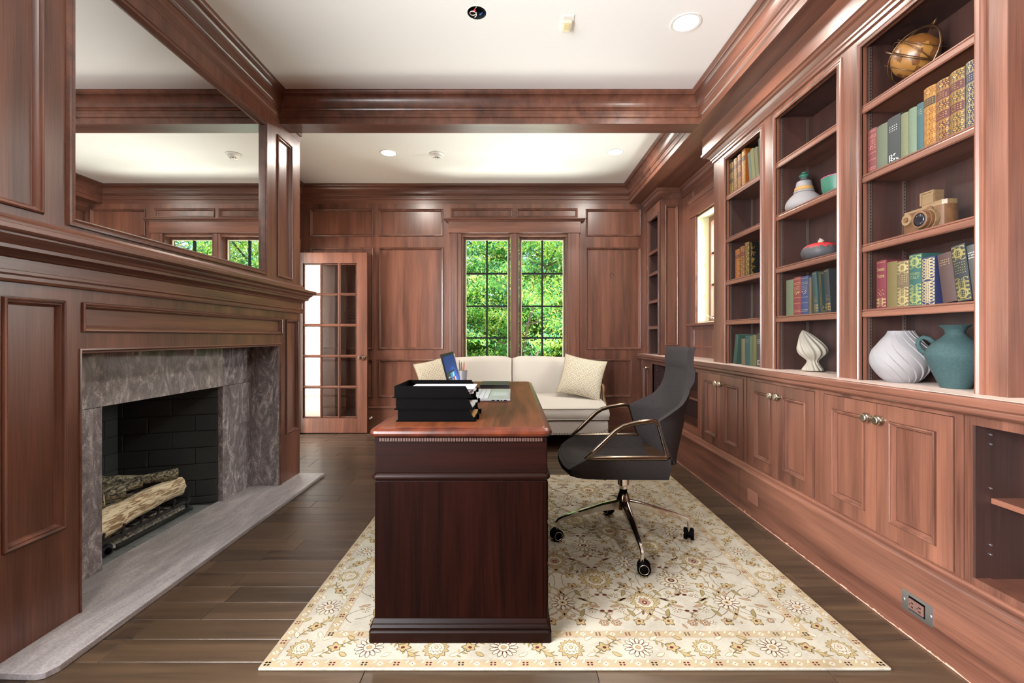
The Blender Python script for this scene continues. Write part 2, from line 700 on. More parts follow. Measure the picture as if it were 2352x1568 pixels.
# near ceiling bay: breast face, beam, soffit, and back to the rear wall
t1 = MB().sweep(CP, [(-1.66, REAR), (-1.66, BY0), (1.339, BY0), (1.339, REAR)], side=-1)
t1.build('trim_1', WY, kind='structure', label='mahogany crown moulding around the near ceiling bay')
t2 = MB().sweep(CP, [(1.339, BY1), (XL, BY1), (XL, BE), (XLF, BE), (XLF, F), (1.339, F)], side=-1, closed=True)
t2.build('trim_2', WX, kind='structure', label='mahogany crown moulding around the far ceiling bay')
# beam
MB().box(XL, 1.339, BY0, BY1, ZB, C).build('trim_3', WX, kind='structure', label='mahogany ceiling beam across the room', bevel=0.003)
# soffit over the right wall
MB().box(1.339, 1.95, REAR, F, ZB, C).build('trim_5', WY, kind='structure', label='boxed mahogany soffit above the bookcases', bevel=0.004)

# ---- panels
PROF = [(0.0, 0.0), (0.0005, -0.004), (0.003, -0.004), (0.0035, 0.008), (0.008, 0.011), (0.012, 0.009), (0.0135, 0.003), (0.018, 0.002), (0.025, -0.009), (0.0255, -0.013), (0.028, -0.014)]


def panels(parent, fmap, rects, mat=WV, prof=PROF, depth=0.014, mmat=None):
    """recessed panels with a mitred moulding; holes are cut by the caller"""
    for (a0, a1, b0, b1) in rects:
        ins = prof[-1][0]
        p = MB()
        p.poly([fmap(a0 + ins, b0 + ins, -depth), fmap(a1 - ins, b0 + ins, -depth), fmap(a1 - ins, b1 - ins, -depth), fmap(a0 + ins, b1 - ins, -depth)])
        po = p.build('panel', mat, parent, recalc=False)
        MB().ring(fmap, a0, a1, b0, b1, prof).build('panel_molding', mmat or mat, po, smooth=True, angle=35)


# ---- far wall
FM = far(F)
P_FAR = []
for a0, a1 in ((-2.309, -1.582), (-1.528, -0.786), (0.841, 1.473)):
    P_FAR += [(a0, a1, 2.229, 2.543), (a0, a1, 0.936, 2.105), (a0, a1, 0.393, 0.826)]
P_FAR += [(-0.697, 0.010, 2.441, 2.552), (0.050, 0.751, 2.441, 2.552)]
P_FAR[-3] = (0.841, 1.37, 0.393, 0.826)
WIN = (-0.577, 0.637, 0.66, 2.235)
wf = MB().slab(FM, -2.62, 1.95, 0, C, P_FAR + [WIN], -0.16, 0.0)
wf = wf.build('wall_far', WV, kind='structure', label='mahogany panelled wall around the double window')
panels(wf, FM, P_FAR)
# base board on the far wall
bb = MB()
for a0, a1 in ((XLF, 1.40),):
    bb.sweep([(0.0, 0.0), (0.014, 0.0), (0.014, 0.262), (0.018, 0.266), (0.018, 0.276), (0.012, 0.282), (0.006, 0.291), (0.0, 0.292)], [(a0, F), (a1, F)], side=-1)
bb.build('baseboard_far', WX, kind='structure')
# dark scuff mark on the panel right of the window
sc_ = MB()
pts = [(0.02 * math.cos(a) * (1 + 0.15 * math.sin(3 * a)) + 1.145, 0.028 * math.sin(a) + 1.785) for a in [k / 14 * 1.7 * PI - 0.4 for k in range(15)]]
for (x0, z0), (x1, z1) in zip(pts, pts[1:]):
    d = Vector((x1 - x0, z1 - z0)).normalized()
    n = Vector((-d.y, d.x)) * 0.004
    yy = F + 0.0133
    sc_.poly([(x0 - n.x, yy, z0 - n.y), (x1 - n.x, yy, z1 - n.y), (x1 + n.x, yy, z1 + n.y), (x0 + n.x, yy, z0 + n.y)])
sc_.build('scuff_mark', plain('scuff_stain', rgb(66, 48, 34), 0.6), wf, recalc=False)

# ---- far double window
FRAMEW = WV
wi = thing('window_1', 'double casement window with dark muntins behind the sofa', None, (0.03, F, 0.66), kind='structure')
# casing
for a0, a1 in ((-0.707, -0.577), (0.637, 0.767)):
    m = MB()
    m.box(a0, a1, F - 0.022, F, 0.60, 2.262)
    m.box(a0 + 0.03, a1 - 0.045, F - 0.028, F - 0.022, 0.60, 2.262)
    m.build('side_casing', WV, wi, bevel=0.003)
m = MB().box(-0.722, 0.782, F - 0.030, F, 2.264, 2.394)
m.build('head_casing', WX, wi, bevel=0.003)
m = MB().sweep([(0, 2.394), (0.034, 2.394), (0.038, 2.404), (0.05, 2.412), (0.056, 2.424), (0.056, 2.432), (0, 2.432)], [(-0.722, F + 0.03), (-0.722, F), (0.782, F), (0.782, F + 0.03)], side=-1)
m.build('head_cap', WX, wi)
MB().box(-0.75, 0.81, F - 0.07, F + 0.1, 0.60, 0.632).build('sill', WX, wi, bevel=0.004)
# jamb lining
m = MB()
m.ring(FM, -0.577, 0.637, 0.632, 2.264, [(0.0, 0.004), (0.0, -0.16), (0.014, -0.16), (0.014, 0.004), (0.0, 0.004)])
m.build('jamb_lining', WV, wi)
MB().box(-0.018, 0.078, F - 0.012, F + 0.12, 0.632, 2.264).build('mullion', WV, wi, bevel=0.006)
MB().box(0.010, 0.050, F - 0.018, F - 0.012, 0.632, 2.264).build('mullion_bead', WV, wi, bevel=0.003)
SASHM = plain('sash_paint', rgb(188, 180, 150), 0.4)
for (a0, a1) in ((-0.557, -0.025), (0.085, 0.617)):
    s = MB().slab(far(F + 0.085), a0, a1, 0.646, 2.25, [(a0 + 0.022, a1 - 0.022, 0.70, 2.205)], -0.04, 0.0)
    s = s.build('sash', [WV], wi, bevel=0.003)
    g0, g1 = a0 + 0.022, a1 - 0.022
    MB().ring(far(F + 0.085), g0 - 0.004, g1 + 0.004, 0.696, 2.209, [(0, 0.0), (0, 0.006), (0.008, 0.006), (0.012, -0.01)]).build('glazing_bead', SASHM, s)
    mx = (g0 + g1) / 2
    zz = [2.205, 1.816, 1.438, 1.07, 0.70]
    MB().box(mx - 0.010, mx + 0.010, F + 0.085, F + 0.115, 0.70, 2.205).build('muntin_upright', MUNTIN, s)
    for z in zz[1:-1]:
        MB().box(g0, g1, F + 0.088, F + 0.112, z - 0.010, z + 0.010).build('muntin_bar', MUNTIN, s)
    for i in range(4):
        for (p0, p1) in ((g0, mx), (mx, g1)):
            MB().box(p0, p1, F + 0.098, F + 0.102, zz[i + 1], zz[i]).build('pane', GLASS, s)

# ---- left wall beyond the breast with the doorway to the hall
DW0, DW1, DWH = 4.03, 5.02, 2.06
LM = left(XLF)
wl = MB().slab(LM, BE - 0.05, F, 0, C, [(DW0, DW1, 0.0, DWH)], -0.14, 0.0).build('wall_left', WV, kind='structure', label='mahogany left wall with the doorway to the hall')
for y0, y1 in ((DW0 - 0.12, DW0), (DW1, DW1 + 0.10)):
    m = MB().box(XLF, XLF + 0.022, y0, y1, 0, DWH + 0.11)
    m.box(XLF + 0.022, XLF + 0.032, y0, y0 + 0.03, 0, DWH + 0.11)
    m.box(XLF + 0.022, XLF + 0.028, y1 - 0.03, y1 - 0.012, 0, DWH + 0.11)
    m.build('door_casing', WV, wl, bevel=0.003)
MB().box(XLF, XLF + 0.026, DW0 - 0.14, F - 0.03, DWH + 0.0, DWH + 0.13).build('door_head_casing', WY, wl, bevel=0.003)
MB().box(XLF - 0.14, XLF + 0.002, DW1 - 0.001, DW1 + 0.02, 0, DWH).build('door_jamb', WHITE, wl)
# wall behind the breast and near left wall
LN = left(-1.76)
MB().slab(LN, REAR - 0.2, 1.44, 0, C, [(a, b, LWZ[0], LWZ[1]) for a, b in LEFT_W], -0.14, 0.0).build('wall_left_near', WV, kind='structure', label='mahogany left wall with two tall windows beside the camera')
for i, (a, b) in enumerate(LEFT_W):
    wr = thing('window_%d' % (i + 3), 'tall window in the left wall beside the camera', None, (-1.76, (a + b) / 2, LWZ[0]), kind='structure')
    MB().slab(LN, a, b, LWZ[0], LWZ[1], [(a + 0.05, b - 0.05, LWZ[0] + 0.05, LWZ[1] - 0.05)], -0.10, -0.05).build('sash', WV, wr)
    for z in (0.95, 1.45, 1.95):
        MB().box(-1.84, -1.82, a + 0.05, b - 0.05, z - 0.01, z + 0.01).build('muntin_bar', MUNTIN, wr)

# ---- hall
HALLM = WHITE
m = MB()
m.box(-5.6, -5.5, 1.6, 6.6, 0, 2.8)
m.box(-5.6, XLF - 0.14, 6.5, 6.6, 0, 2.8)
m.box(-5.6, -2.76, 1.6, 1.7, 0, 2.8)
m.box(-2.76, -2.56, 1.6, BE - 0.05, 0, 2.8)
m.box(-2.76, -2.56, F, 6.6, 0, 2.8)
hw = m.build('wall_hall', HALLM, kind='structure', label='white painted walls of the bright hall')
MB().box(-5.6, -2.56, 1.6, 6.6, 2.8, 2.9).build('ceiling_hall', CEIL, kind='structure')
MB().box(-5.6, -2.56, 1.6, 6.6, -0.12, 0.0).build('floor_hall', plain('pale_hall_floor', rgb(200, 190, 175), 0.4), kind='structure')
for y0, y1, z0, z1 in ((1.9, 2.7, 0.95, 2.2), (2.85, 3.65, 0.95, 2.2), (1.9, 2.7, 0.2, 0.8), (2.85, 3.65, 0.2, 0.8)):
    MB().ring(left(-5.5), y0, y1, z0, z1, [(0, 0), (0.0, 0.012), (0.02, 0.012), (0.03, 0.0)]).build('panel_molding', HALLM, hw)
MB().box(-5.5, -5.494, 2.52, 2.60, 1.40, 1.46).build('painter_tape', plain('green_tape', rgb(120, 200, 70), 0.6), hw)

# ---- glazed door standing open in front of the far wall
DX0, DX1, DY0, DY1, DZ0, DZ1 = -2.405, -1.619, 5.08, 5.12, 0.012, 2.023
do = thing('door_1', 'open french door with fifteen glass panes and wooden frame', None, ((DX0 + DX1) / 2, 5.10, 0.0), kind='structure')
GX = [-2.335, -1.731]
GZ = [0.175, 1.905]
DM = far(DY0)
MB().slab(DM, DX0, DX1, DZ0, DZ1, [(GX[0], GX[1], GZ[0], GZ[1])], -0.04, 0.0).build('door_frame', WV, do, bevel=0.003)
PW = (GX[1] - GX[0]) / 3
PH = (GZ[1] - GZ[0]) / 5
BEADM = WV
for k in (1, 2):
    x = GX[0] + PW * k
    MB().prism([(x - 0.012, DY0 + 0.012), (x, DY0 + 0.002), (x + 0.012, DY0 + 0.012), (x + 0.012, DY0 + 0.028), (x, DY0 + 0.038), (x - 0.012, DY0 + 0.028)], lambda a, b, h: (a, b, h), GZ[0], GZ[1]).build('muntin_upright', WV, do)
for k in range(1, 5):
    z = GZ[0] + PH * k
    MB().prism([(DY0 + 0.012, z - 0.012), (DY0 + 0.002, z), (DY0 + 0.012, z + 0.012), (DY0 + 0.028, z + 0.012), (DY0 + 0.038, z), (DY0 + 0.028, z - 0.012)], lambda a, b, h: (h, a, b), GX[0], GX[1]).build('muntin_bar', WX, do)
for i in range(3):
    for j in range(5):
        x0, z0 = GX[0] + PW * i, GZ[0] + PH * j
        po = MB().box(x0 + 0.004, x0 + PW - 0.004, DY0 + 0.018, DY0 + 0.022, z0 + 0.004, z0 + PH - 0.004).build('pane', DOORGLASS, do)
        MB().ring(DM, x0 + 0.006, x0 + PW - 0.006, z0 + 0.006, z0 + PH - 0.006, [(0, -0.010), (0.004, -0.006), (0.010, -0.017)]).build('glazing_bead', WV, po)
kb = MB().lathe([(0.002, -0.078), (0.018, -0.075), (0.027, -0.062), (0.027, -0.052), (0.018, -0.040), (0.010, -0.036), (0.010, -0.012), (0.030, -0.010), (0.033, 0.0)], (-1.668, DY0, 0.852), 24, axis='Y')
kb.build('door_knob', CHROME, do, smooth=True, angle=40)
MB().box(DX1, DX1 + 0.014, DY0 + 0.012, DY0 + 0.03, 0.843, 0.861).build('latch_bolt', BRASS, do)
# door stop on the base board
ds = MB()
ds.lathe([(0.012, 0.0), (0.012, -0.004), (0.005, -0.006), (0.005, -0.05), (0.010, -0.052), (0.010, -0.062)], (-1.60, F - 0.014, 0.165), 12, axis='Y')
ds.build('door_stop', WHITEPL, smooth=True, angle=40, label='small white door stop on the far baseboard', cat='door stop')

# ---- rear wall (behind the camera)
RM = lambda a, b, h: (a, REAR + h, b)
MB().slab(RM, -1.95, 1.95, 0, C, [], -0.12, 0.0).build('wall_rear', WV, kind='structure', label='plain mahogany rear wall behind the camera')

# ---- right wall with the niche window
RW = right(XR)
NW = (3.84, 4.30, 1.225, 2.215)
wr_ = MB().slab(RW, REAR, F, 0, C, [NW], -0.16, 0.0).build('wall_right', WV, kind='structure', label='mahogany right wall with the niche window')
nw = thing('window_2', 'narrow niche window between the bookcases', None, (XR, 4.07, 1.2), kind='structure')
for y0, y1 in ((NW[0] - 0.10, NW[0]), (NW[1], NW[1] + 0.10)):
    MB().box(XR - 0.022, XR, y0, y1, 1.21, 2.225).build('side_casing', WV, nw, bevel=0.003)
MB().box(XR - 0.03, XR, NW[0] - 0.12, NW[1] + 0.12, 2.225, 2.36).build('head_casing', WY, nw, bevel=0.003)
MB().sweep([(0, 2.36), (0.034, 2.36), (0.05, 2.385), (0.05, 2.395), (0, 2.395)], [(XR, NW[0] - 0.12), (XR, NW[1] + 0.12)], side=1).build('head_cap', WY, nw)
MB().box(XR - 0.06, XR + 0.02, NW[0] - 0.13, NW[1] + 0.13, 1.185, 1.21).build('sill', WY, nw, bevel=0.005)
MB().ring(RW, NW[0], NW[1], NW[2] - 0.015, NW[3], [(0.0, 0.002), (0.0, -0.16), (0.012, -0.16), (0.012, 0.002), (0, 0.002)]).build('jamb_lining', plain('jamb_sun_glare', rgb(214, 208, 168), 0.5), nw)  # cream colour paints the sun's glare onto the wooden jamb
s = MB().slab(right(XR + 0.10), NW[0] + 0.012, NW[1] - 0.012, NW[2], NW[3] - 0.012, [(NW[0] + 0.06, NW[1] - 0.06, NW[2] + 0.05, NW[3] - 0.06)], -0.04, 0.0).build('sash', WV, nw, bevel=0.003)
zs = [NW[2] + 0.05 + (NW[3] - NW[2] - 0.11) * k / 3 for k in range(4)]
for z in zs[1:3]:
    MB().box(XR + 0.11, XR + 0.13, NW[0] + 0.06, NW[1] - 0.06, z - 0.009, z + 0.009).build('muntin_bar', MUNTIN, s)
for k in range(3):
    MB().box(XR + 0.118, XR + 0.122, NW[0] + 0.06, NW[1] - 0.06, zs[k], zs[k + 1]).build('pane', GLASS, s)
m = MB().tube([(XR + 0.09, 4.10, 1.24), (XR + 0.06, 4.14, 1.255), (XR + 0.045, 4.20, 1.285)], 0.008, 8)
m.build('crank_handle', CHROME, nw, smooth=True)
# panels over and under the niche window
panels(wr_, RW, [], WV)
MB().ring(RW, NW[0] - 0.10, NW[1] + 0.10, 0.98, 1.165, PROF).build('panel_molding', WY, wr_)
MB().ring(RW, NW[0] - 0.12, NW[1] + 0.12, 2.42, 2.50, PROF).build('panel_molding', WY, wr_)
# small crown inside the niche
nc = MB().sweep([(0.0, 2.50), (0.012, 2.505), (0.012, 2.555), (0.02, 2.562), (0.03, 2.58), (0.045, 2.592), (0.05, 2.603), (0, 2.603)],
                [(XB, F), (XB, 4.69), (XR, 4.69), (XR, 3.446)], side=-1)
nc.build('trim_6', WY, kind='structure', label='mahogany cornice inside the window niche')
# ------------------------------------------------------------------ right side: plinth, cabinets, counter, bookcases
# plinth with ledge
pl = MB()
prof = [(0.0, 0.0), (0.36, 0.0)]
pf = [(0.33, 0.001), (0.0, 0.001), (0.0, 0.255), (-0.006, 0.258), (-0.006, 0.262), (-0.0055, 0.266), (-0.003, 0.271), (0.002, 0.2755), (0.009, 0.279), (0.018, 0.281), (0.026, 0.282), (0.0265, 0.286), (0.030, 0.290), (0.036, 0.292), (0.33, 0.292)]
vs = []
pl.sweep([(-p, z) for p, z in pf], [(XP, -0.6), (XP, F - 0.001)], side=1)
pl.build('baseboard_right', WY, kind='structure', label='tall mahogany plinth under the right cabinets')

bbr = bpy.data.objects['baseboard_right']
rc = random.Random(9)
chip = MB()
yy = 0.9
while yy < 4.6:
    dy = rc.uniform(0.006, 0.03)
    h0, h1 = rc.uniform(0.003, 0.009), rc.uniform(0.003, 0.009)
    if rc.random() < 0.06:
        h0 += rc.uniform(0.006, 0.018)
    chip.poly([(XP - 0.0006, yy, 0.0008), (XP - 0.0006, yy + dy, 0.0008), (XP - 0.0006, yy + dy, h1), (XP - 0.0006, yy, h0)])
    yy += dy
chip.build('chipped_edge', plain('chipped_raw_edge', rgb(186, 134, 112), 0.8), bbr, recalc=False)
MB().box(XP - 0.0005, XP + 0.001, 2.866, 2.868, 0.002, 0.254).build('board_joint', plain('joint_shadow_gap', rgb(34, 18, 13), 0.9), bbr)
# outlets on the plinth
ou = thing('outlet_cover', 'wood coloured blank outlet cover on the plinth', 'outlet', (XP, 2.697, 0.10))
MB().box(XP - 0.007, XP, 2.697 - 0.055, 2.697 + 0.055, 0.095, 0.168).build('cover_plate', plain('brown_cover_plate', rgb(120, 78, 64), 0.35), ou, bevel=0.003)
ou = thing('wall_outlet', 'dark outlet in open metal box on the plinth', 'outlet', (XP, 1.605, 0.09))
MB().slab(right(XP), 1.545, 1.665, 0.093, 0.163, [(1.572, 1.638, 0.104, 0.152)], 0.0, 0.003).build('metal_bracket', STEEL, ou)
MB().box(XP - 0.001, XP + 0.002, 1.572, 1.638, 0.104, 0.152).build('box_interior', BLACK, ou)
m = MB().box(XP - 0.008, XP - 0.0012, 1.576, 1.634, 0.109, 0.145)
m.build('receptacle', plain('brown_receptacle', rgb(92, 66, 58), 0.4), ou, bevel=0.002)
m = MB()
for yc in (1.590, 1.620):
    for dz in (-0.007, 0.007):
        m.box(XP - 0.0086, XP - 0.008, yc - 0.006, yc + 0.002, 0.127 + dz - 0.0015, 0.127 + dz + 0.0015)
    m.box(XP - 0.0086, XP - 0.008, yc + 0.006, yc + 0.009, 0.1255, 0.1285)
m.build('outlet_slots', BLACK, ou)
for yc in (1.552, 1.658):
    MB().lathe([(0.001, -0.006), (0.005, -0.005), (0.005, -0.003)], (XP, yc, 0.128), 10, axis='X').build('screw', STEEL, ou)

# counter
ct = thing('countertop', 'long pale worn countertop above the cabinets', 'countertop', (1.59, 2.3, 0.82))
MB().box(1.452, XR, -0.6, F, ZC - 0.03, ZC).build('top_board', COUNTER, ct)
noz = [(0.0, ZC - 0.001), (0.030, ZC - 0.001), (0.034, ZC - 0.004), (0.034, ZC - 0.028), (0.030, ZC - 0.031), (0.026, ZC - 0.034), (0.028, ZC - 0.038), (0.028, ZC - 0.048), (0.022, ZC - 0.054), (0.012, ZC - 0.058), (0.0, ZC - 0.062)]
MB().sweep(noz, [(1.455, -0.6), (1.455, F - 0.02)], side=1).build('nosing', WY, ct, bevel=0.002)

KNOBP = [(0.001, -0.030), (0.010, -0.030), (0.011, -0.029), (0.0115, -0.027), (0.0145, -0.0265), (0.0160, -0.023), (0.0155, -0.019), (0.011, -0.015), (0.006, -0.012), (0.0055, -0.004), (0.010, -0.002), (0.010, 0.0)]
km = MB().lathe([(r * 1.25, h * 1.2) for r, h in KNOBP], (0, 0, 0), 20, axis='X').build('proto', NICKEL, None, smooth=True, angle=30)
KNOB_ME = km.data
KNOB_OFF = Vector(WL[km.name])
bpy.data.objects.remove(km)
CZ0, CZ1 = 0.292, ZC - 0.058


def cab_door(parent, y0, y1, z0, z1, knob_y, knob_z=None):
    fm = right(XC)
    st = 0.058
    fr = MB().slab(fm, y0, y1, z0, z1, [(y0 + st, y1 - st, z0 + st, z1 - st)], 0.0, 0.004)
    d = fr.build('cabinet_door', WV, parent, bevel=0.0015)
    a0, a1, b0, b1 = y0 + st, y1 - st, z0 + st, z1 - st
    pr = [(0.0, 0.004), (0.0005, 0.000), (0.003, 0.000), (0.0035, 0.010), (0.008, 0.012), (0.011, 0.010), (0.0125, 0.005), (0.016, 0.004), (0.0205, -0.005), (0.021, -0.008), (0.022, -0.008)]
    MB().ring(fm, a0, a1, b0, b1, pr).build('panel_molding', WV, d, smooth=True, angle=35)
    MB().poly([fm(a0 + 0.02, b0 + 0.02, -0.008), fm(a1 - 0.02, b0 + 0.02, -0.008), fm(a1 - 0.02, b1 - 0.02, -0.008), fm(a0 + 0.02, b1 - 0.02, -0.008)]).build('panel', WV, d, recalc=False)
    if knob_y is not None:
        k = instance('knob', KNOB_ME, Vector((XC - 0.004, knob_y, knob_z or z1 - 0.062)) + KNOB_OFF, d)
    return d


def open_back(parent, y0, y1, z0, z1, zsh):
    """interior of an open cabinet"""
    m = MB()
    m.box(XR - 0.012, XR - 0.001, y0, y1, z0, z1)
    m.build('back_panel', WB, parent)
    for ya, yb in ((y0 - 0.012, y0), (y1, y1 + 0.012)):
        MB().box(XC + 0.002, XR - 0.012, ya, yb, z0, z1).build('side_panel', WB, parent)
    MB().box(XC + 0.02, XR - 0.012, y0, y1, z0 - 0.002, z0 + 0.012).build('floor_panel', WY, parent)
    if zsh:
        MB().box(XC + 0.05, XR - 0.012, y0, y1, zsh - 0.018, zsh).build('shelf', WY, parent, bevel=0.002)
    pins = MB()
    for yy in (y0 + 0.001, y1 - 0.001):
        for z in (z0 + 0.09, z0 + 0.12, z1 - 0.05, z1 - 0.08, zsh + 0.03 if zsh else z0 + 0.2):
            pins.lathe([(0.003, -0.002), (0.003, 0.002)], (XC + 0.05, yy, z), 8, axis='Y')
    pins.build('shelf_pins', STEEL, parent, kind='stuff')


cab_spots = [(2.888, 3.200, 3.523), (2.207, 2.518, 2.813), (1.512, 1.829, 2.145)]
cab_lab = ['two-door mahogany cabinet below the far bookcase bay, beside the chair back',
           'two-door mahogany cabinet below the middle bookcase bay',
           'two-door mahogany cabinet below the near bookcase bay, beside the open compartment']
for (y0, ym, y1), lb in zip(cab_spots, cab_lab):
    c = thing('base_cabinet', lb, 'cabinet', (XC + 0.13, ym, CZ0), group='two-door cabinets on the right wall')
    MB().slab(right(XC), y0 - 0.0305, y1 + 0.0305, CZ0, CZ1, [(y0, y1, 0.297, 0.815)], -0.018, 0.0).build('face_frame', WV, c)
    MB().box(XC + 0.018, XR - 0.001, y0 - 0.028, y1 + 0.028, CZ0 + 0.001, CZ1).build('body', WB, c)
    cab_door(c, y0 + 0.0015, ym - 0.001, 0.2985, 0.8135, ym - 0.030)
    cab_door(c, ym + 0.001, y1 - 0.0015, 0.2985, 0.8135, ym + 0.030)
# near open compartment
c = thing('open_cabinet', 'open mahogany compartment with one shelf nearest the camera', 'cabinet', (XC + 0.13, 0.9, CZ0))
MB().slab(right(XC), -0.6, 1.478, CZ0, CZ1, [(0.35, 1.452, 0.315, 0.80)], -0.05, 0.0).build('face_frame', WV, c)
open_back(c, 0.35, 1.445, 0.30, 0.82, 0.57)
# far open compartment
c = thing('open_cabinet', 'open mahogany compartment with shelves behind the desk chair', 'cabinet', (XC + 0.13, 4.2, CZ0))
MB().slab(right(XC), 3.557, 4.81, CZ0, CZ1, [(3.60, 4.77, 0.315, 0.80)], -0.018, 0.0).build('face_frame', WV, c)
open_back(c, 3.60, 4.77, 0.30, 0.82, 0.57)
# narrow cabinet by the far wall
c = thing('base_cabinet', 'narrow single-door mahogany cabinet in the corner by the far wall', 'cabinet', (XC + 0.13, 5.0, CZ0))
MB().slab(right(XC), 4.81, F - 0.015, CZ0, CZ1, [(4.85, 5.15, 0.297, 0.815)], -0.018, 0.0).build('face_frame', WV, c)
cab_door(c, 4.8515, 5.1485, 0.2985, 0.8135, 4.895)
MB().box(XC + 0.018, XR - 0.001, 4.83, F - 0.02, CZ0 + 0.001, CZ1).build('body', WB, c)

# bookcases: three bays
SH = [1.200, 1.482, 1.785, 2.088]
OT = 2.345
BX = XR - 0.012
bays = [(2.795, 3.25, 2.72, 3.446), (2.135, 2.638, 2.062, 2.72), (1.499, 1.989, 1.407, 2.062)]
blab = ['far bay of the built-in mahogany bookcase, next to the window niche',
        'middle bay of the built-in mahogany bookcase, holding the bottle vase',
        'near bay of the built-in mahogany bookcase, holding the globe']


def standards(parent, pts, z0, z1):
    m = MB()
    for x, y, nx, ny in pts:
        m.box(x - (0.006 if ny else 0.0015), x + (0.006 if ny else 0.0015), y - (0.0015 if ny else 0.007), y + (0.0015 if ny else 0.007), z0, z1)
    o = m.build('shelf_standard', plain('dark_standard_metal', rgb(120, 104, 94), 0.35, metal=0.8), parent)
    h = MB()
    z = z0 + 0.012
    while z < z1:
        for x, y, nx, ny in pts:
            h.box(x - 0.002, x + 0.002, y - 0.002, y + 0.002, z, z + 0.004)
        z += 0.014
    h.build('standard_slots', BLACK, o, kind='stuff')


def shelf(parent, y0, y1, z, x0):
    s = MB().box(x0 + 0.012, BX, y0, y1, z - 0.024, z).build('shelf', WY, parent)
    MB().sweep([(0, z), (0.008, z), (0.010, z - 0.002), (0.010, z - 0.006), (0.007, z - 0.008), (0.009, z - 0.010), (0.010, z - 0.013), (0.010, z - 0.030), (0.006, z - 0.034), (0, z - 0.034)], [(x0 + 0.012, y0), (x0 + 0.012, y1)], side=1).build('shelf_edge', WY, s)


for (y0, y1, s0, s1), lb in zip(bays, blab):
    b = thing('bookcase', lb, 'bookcase', (XB + 0.1, (y0 + y1) / 2, ZC), group='bays of the right-hand bookcase')
    bf = right(XB)
    MB().slab(bf, s0, s1, ZC, 2.43, [(y0, y1, ZC, OT)], -0.02, 0.0).build('face_frame', WV, b, bevel=0.002)
    # bead moulding round the opening
    m = MB()
    pr = [(-0.030, 0.0), (-0.028, 0.006), (-0.020, 0.007), (-0.016, 0.003), (-0.012, 0.004), (-0.006, 0.010), (0.0, 0.008), (0.0, -0.004)]
    n = len(pr)
    vs = []
    for d, h in pr:
        vs += [bf(y0 + d, ZC, h), bf(y0 + d, OT - d, h), bf(y1 - d, OT - d, h), bf(y1 - d, ZC, h)]
    fs = []
    for i in range(n - 1):
        for k in range(3):
            fs.append((i * 4 + k, i * 4 + k + 1, (i + 1) * 4 + k + 1, (i + 1) * 4 + k))
    m._add(vs, fs)
    m.build('opening_bead', WV, b, smooth=True, angle=30)
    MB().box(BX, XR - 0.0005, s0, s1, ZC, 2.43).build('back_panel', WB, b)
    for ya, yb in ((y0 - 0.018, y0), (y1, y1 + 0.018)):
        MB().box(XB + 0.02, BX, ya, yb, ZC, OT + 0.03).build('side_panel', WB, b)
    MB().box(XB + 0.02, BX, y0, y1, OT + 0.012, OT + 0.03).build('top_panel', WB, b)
    for z in SH:
        shelf(b, y0 + 0.001, y1 - 0.001, z, XB - 0.002)
    standards(b, [(XB + 0.035, y1 - 0.0015, 0, 1), (BX - 0.03, y1 - 0.0015, 0, 1), (XB + 0.035, y0 + 0.0015, 0, 1), (BX - 0.03, y0 + 0.0015, 0, 1)], ZC + 0.002, OT)
    if s0 < 1.5:
        MB().box(XB, XR, s0 - 0.004, s0, ZC, 2.43).build('end_panel', WV, b)
    if s1 > 3.4:
        MB().box(XB, XR - 0.0005, s1, s1 + 0.004, ZC, 2.43).build('end_panel', WV, b)
# cornice and frieze above the bays
m = MB()
cpf = [(0.0, 2.395), (0.010, 2.398), (0.010, 2.412), (0.018, 2.418), (0.018, 2.428), (0.026, 2.434), (0.040, 2.446), (0.054, 2.452), (0.060, 2.460), (0.070, 2.464), (0.070, 2.480), (0.062, 2.484), (0.062, ZB), (-0.2, ZB)]
m.sweep(cpf, [(XR, 1.403), (XB, 1.403), (XB, 3.45), (XR, 3.45)], side=1)
m.build('trim_7', WY, kind='structure', label='mahogany cornice over the bookcase bays')

# tall narrow bookcase by the far wall
b = thing('bookcase', 'tall narrow mahogany bookcase in the corner by the far wall', 'bookcase', (XB + 0.1, 4.95, ZC))
yb0, yb1 = 4.76, 5.10
MB().slab(right(XB), 4.69, F - 0.013, ZC, 2.56, [(yb0, yb1, ZC, 2.36)], -0.02, 0.0).build('face_frame', WV, b, bevel=0.002)
m = MB()
for (ya, yb_) in ((yb0 - 0.02, yb0), (yb1, yb1 + 0.03)):
    m.box(XB - 0.008, XB, ya, yb_, ZC, 2.38)
m.box(XB - 0.008, XB, yb0 - 0.02, yb1 + 0.03, 2.36, 2.385)
m.build('opening_bead', WV, b, bevel=0.003)
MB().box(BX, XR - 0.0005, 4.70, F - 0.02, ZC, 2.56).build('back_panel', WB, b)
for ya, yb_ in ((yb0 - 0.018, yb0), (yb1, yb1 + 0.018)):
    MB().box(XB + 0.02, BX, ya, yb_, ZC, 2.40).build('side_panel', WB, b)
for z in (1.20, 1.482, 1.785, 2.02):
    shelf(b, yb0 + 0.001, yb1 - 0.001, z, XB - 0.002)
# its side facing the camera, with one tall panel
SM = lambda a, b_, h: (a, 4.69 - h, b_)
pan = [(XB + 0.045, XR - 0.045, ZC + 0.10, 2.44)]
sp = MB().slab(SM, XB, XR - 0.001, ZC, 2.56, pan, -0.012, 0.004).build('side_frame', WV, b)
MB().ring(lambda a, b_, h: SM(a, b_, h + 0.004), *pan[0], PROF).build('panel_molding', WV, sp, smooth=True, angle=35)
MB().poly([SM(pan[0][0], pan[0][2], -0.008), SM(pan[0][1], pan[0][2], -0.008), SM(pan[0][1], pan[0][3], -0.008), SM(pan[0][0], pan[0][3], -0.008)]).build('panel', WV, sp, recalc=False)
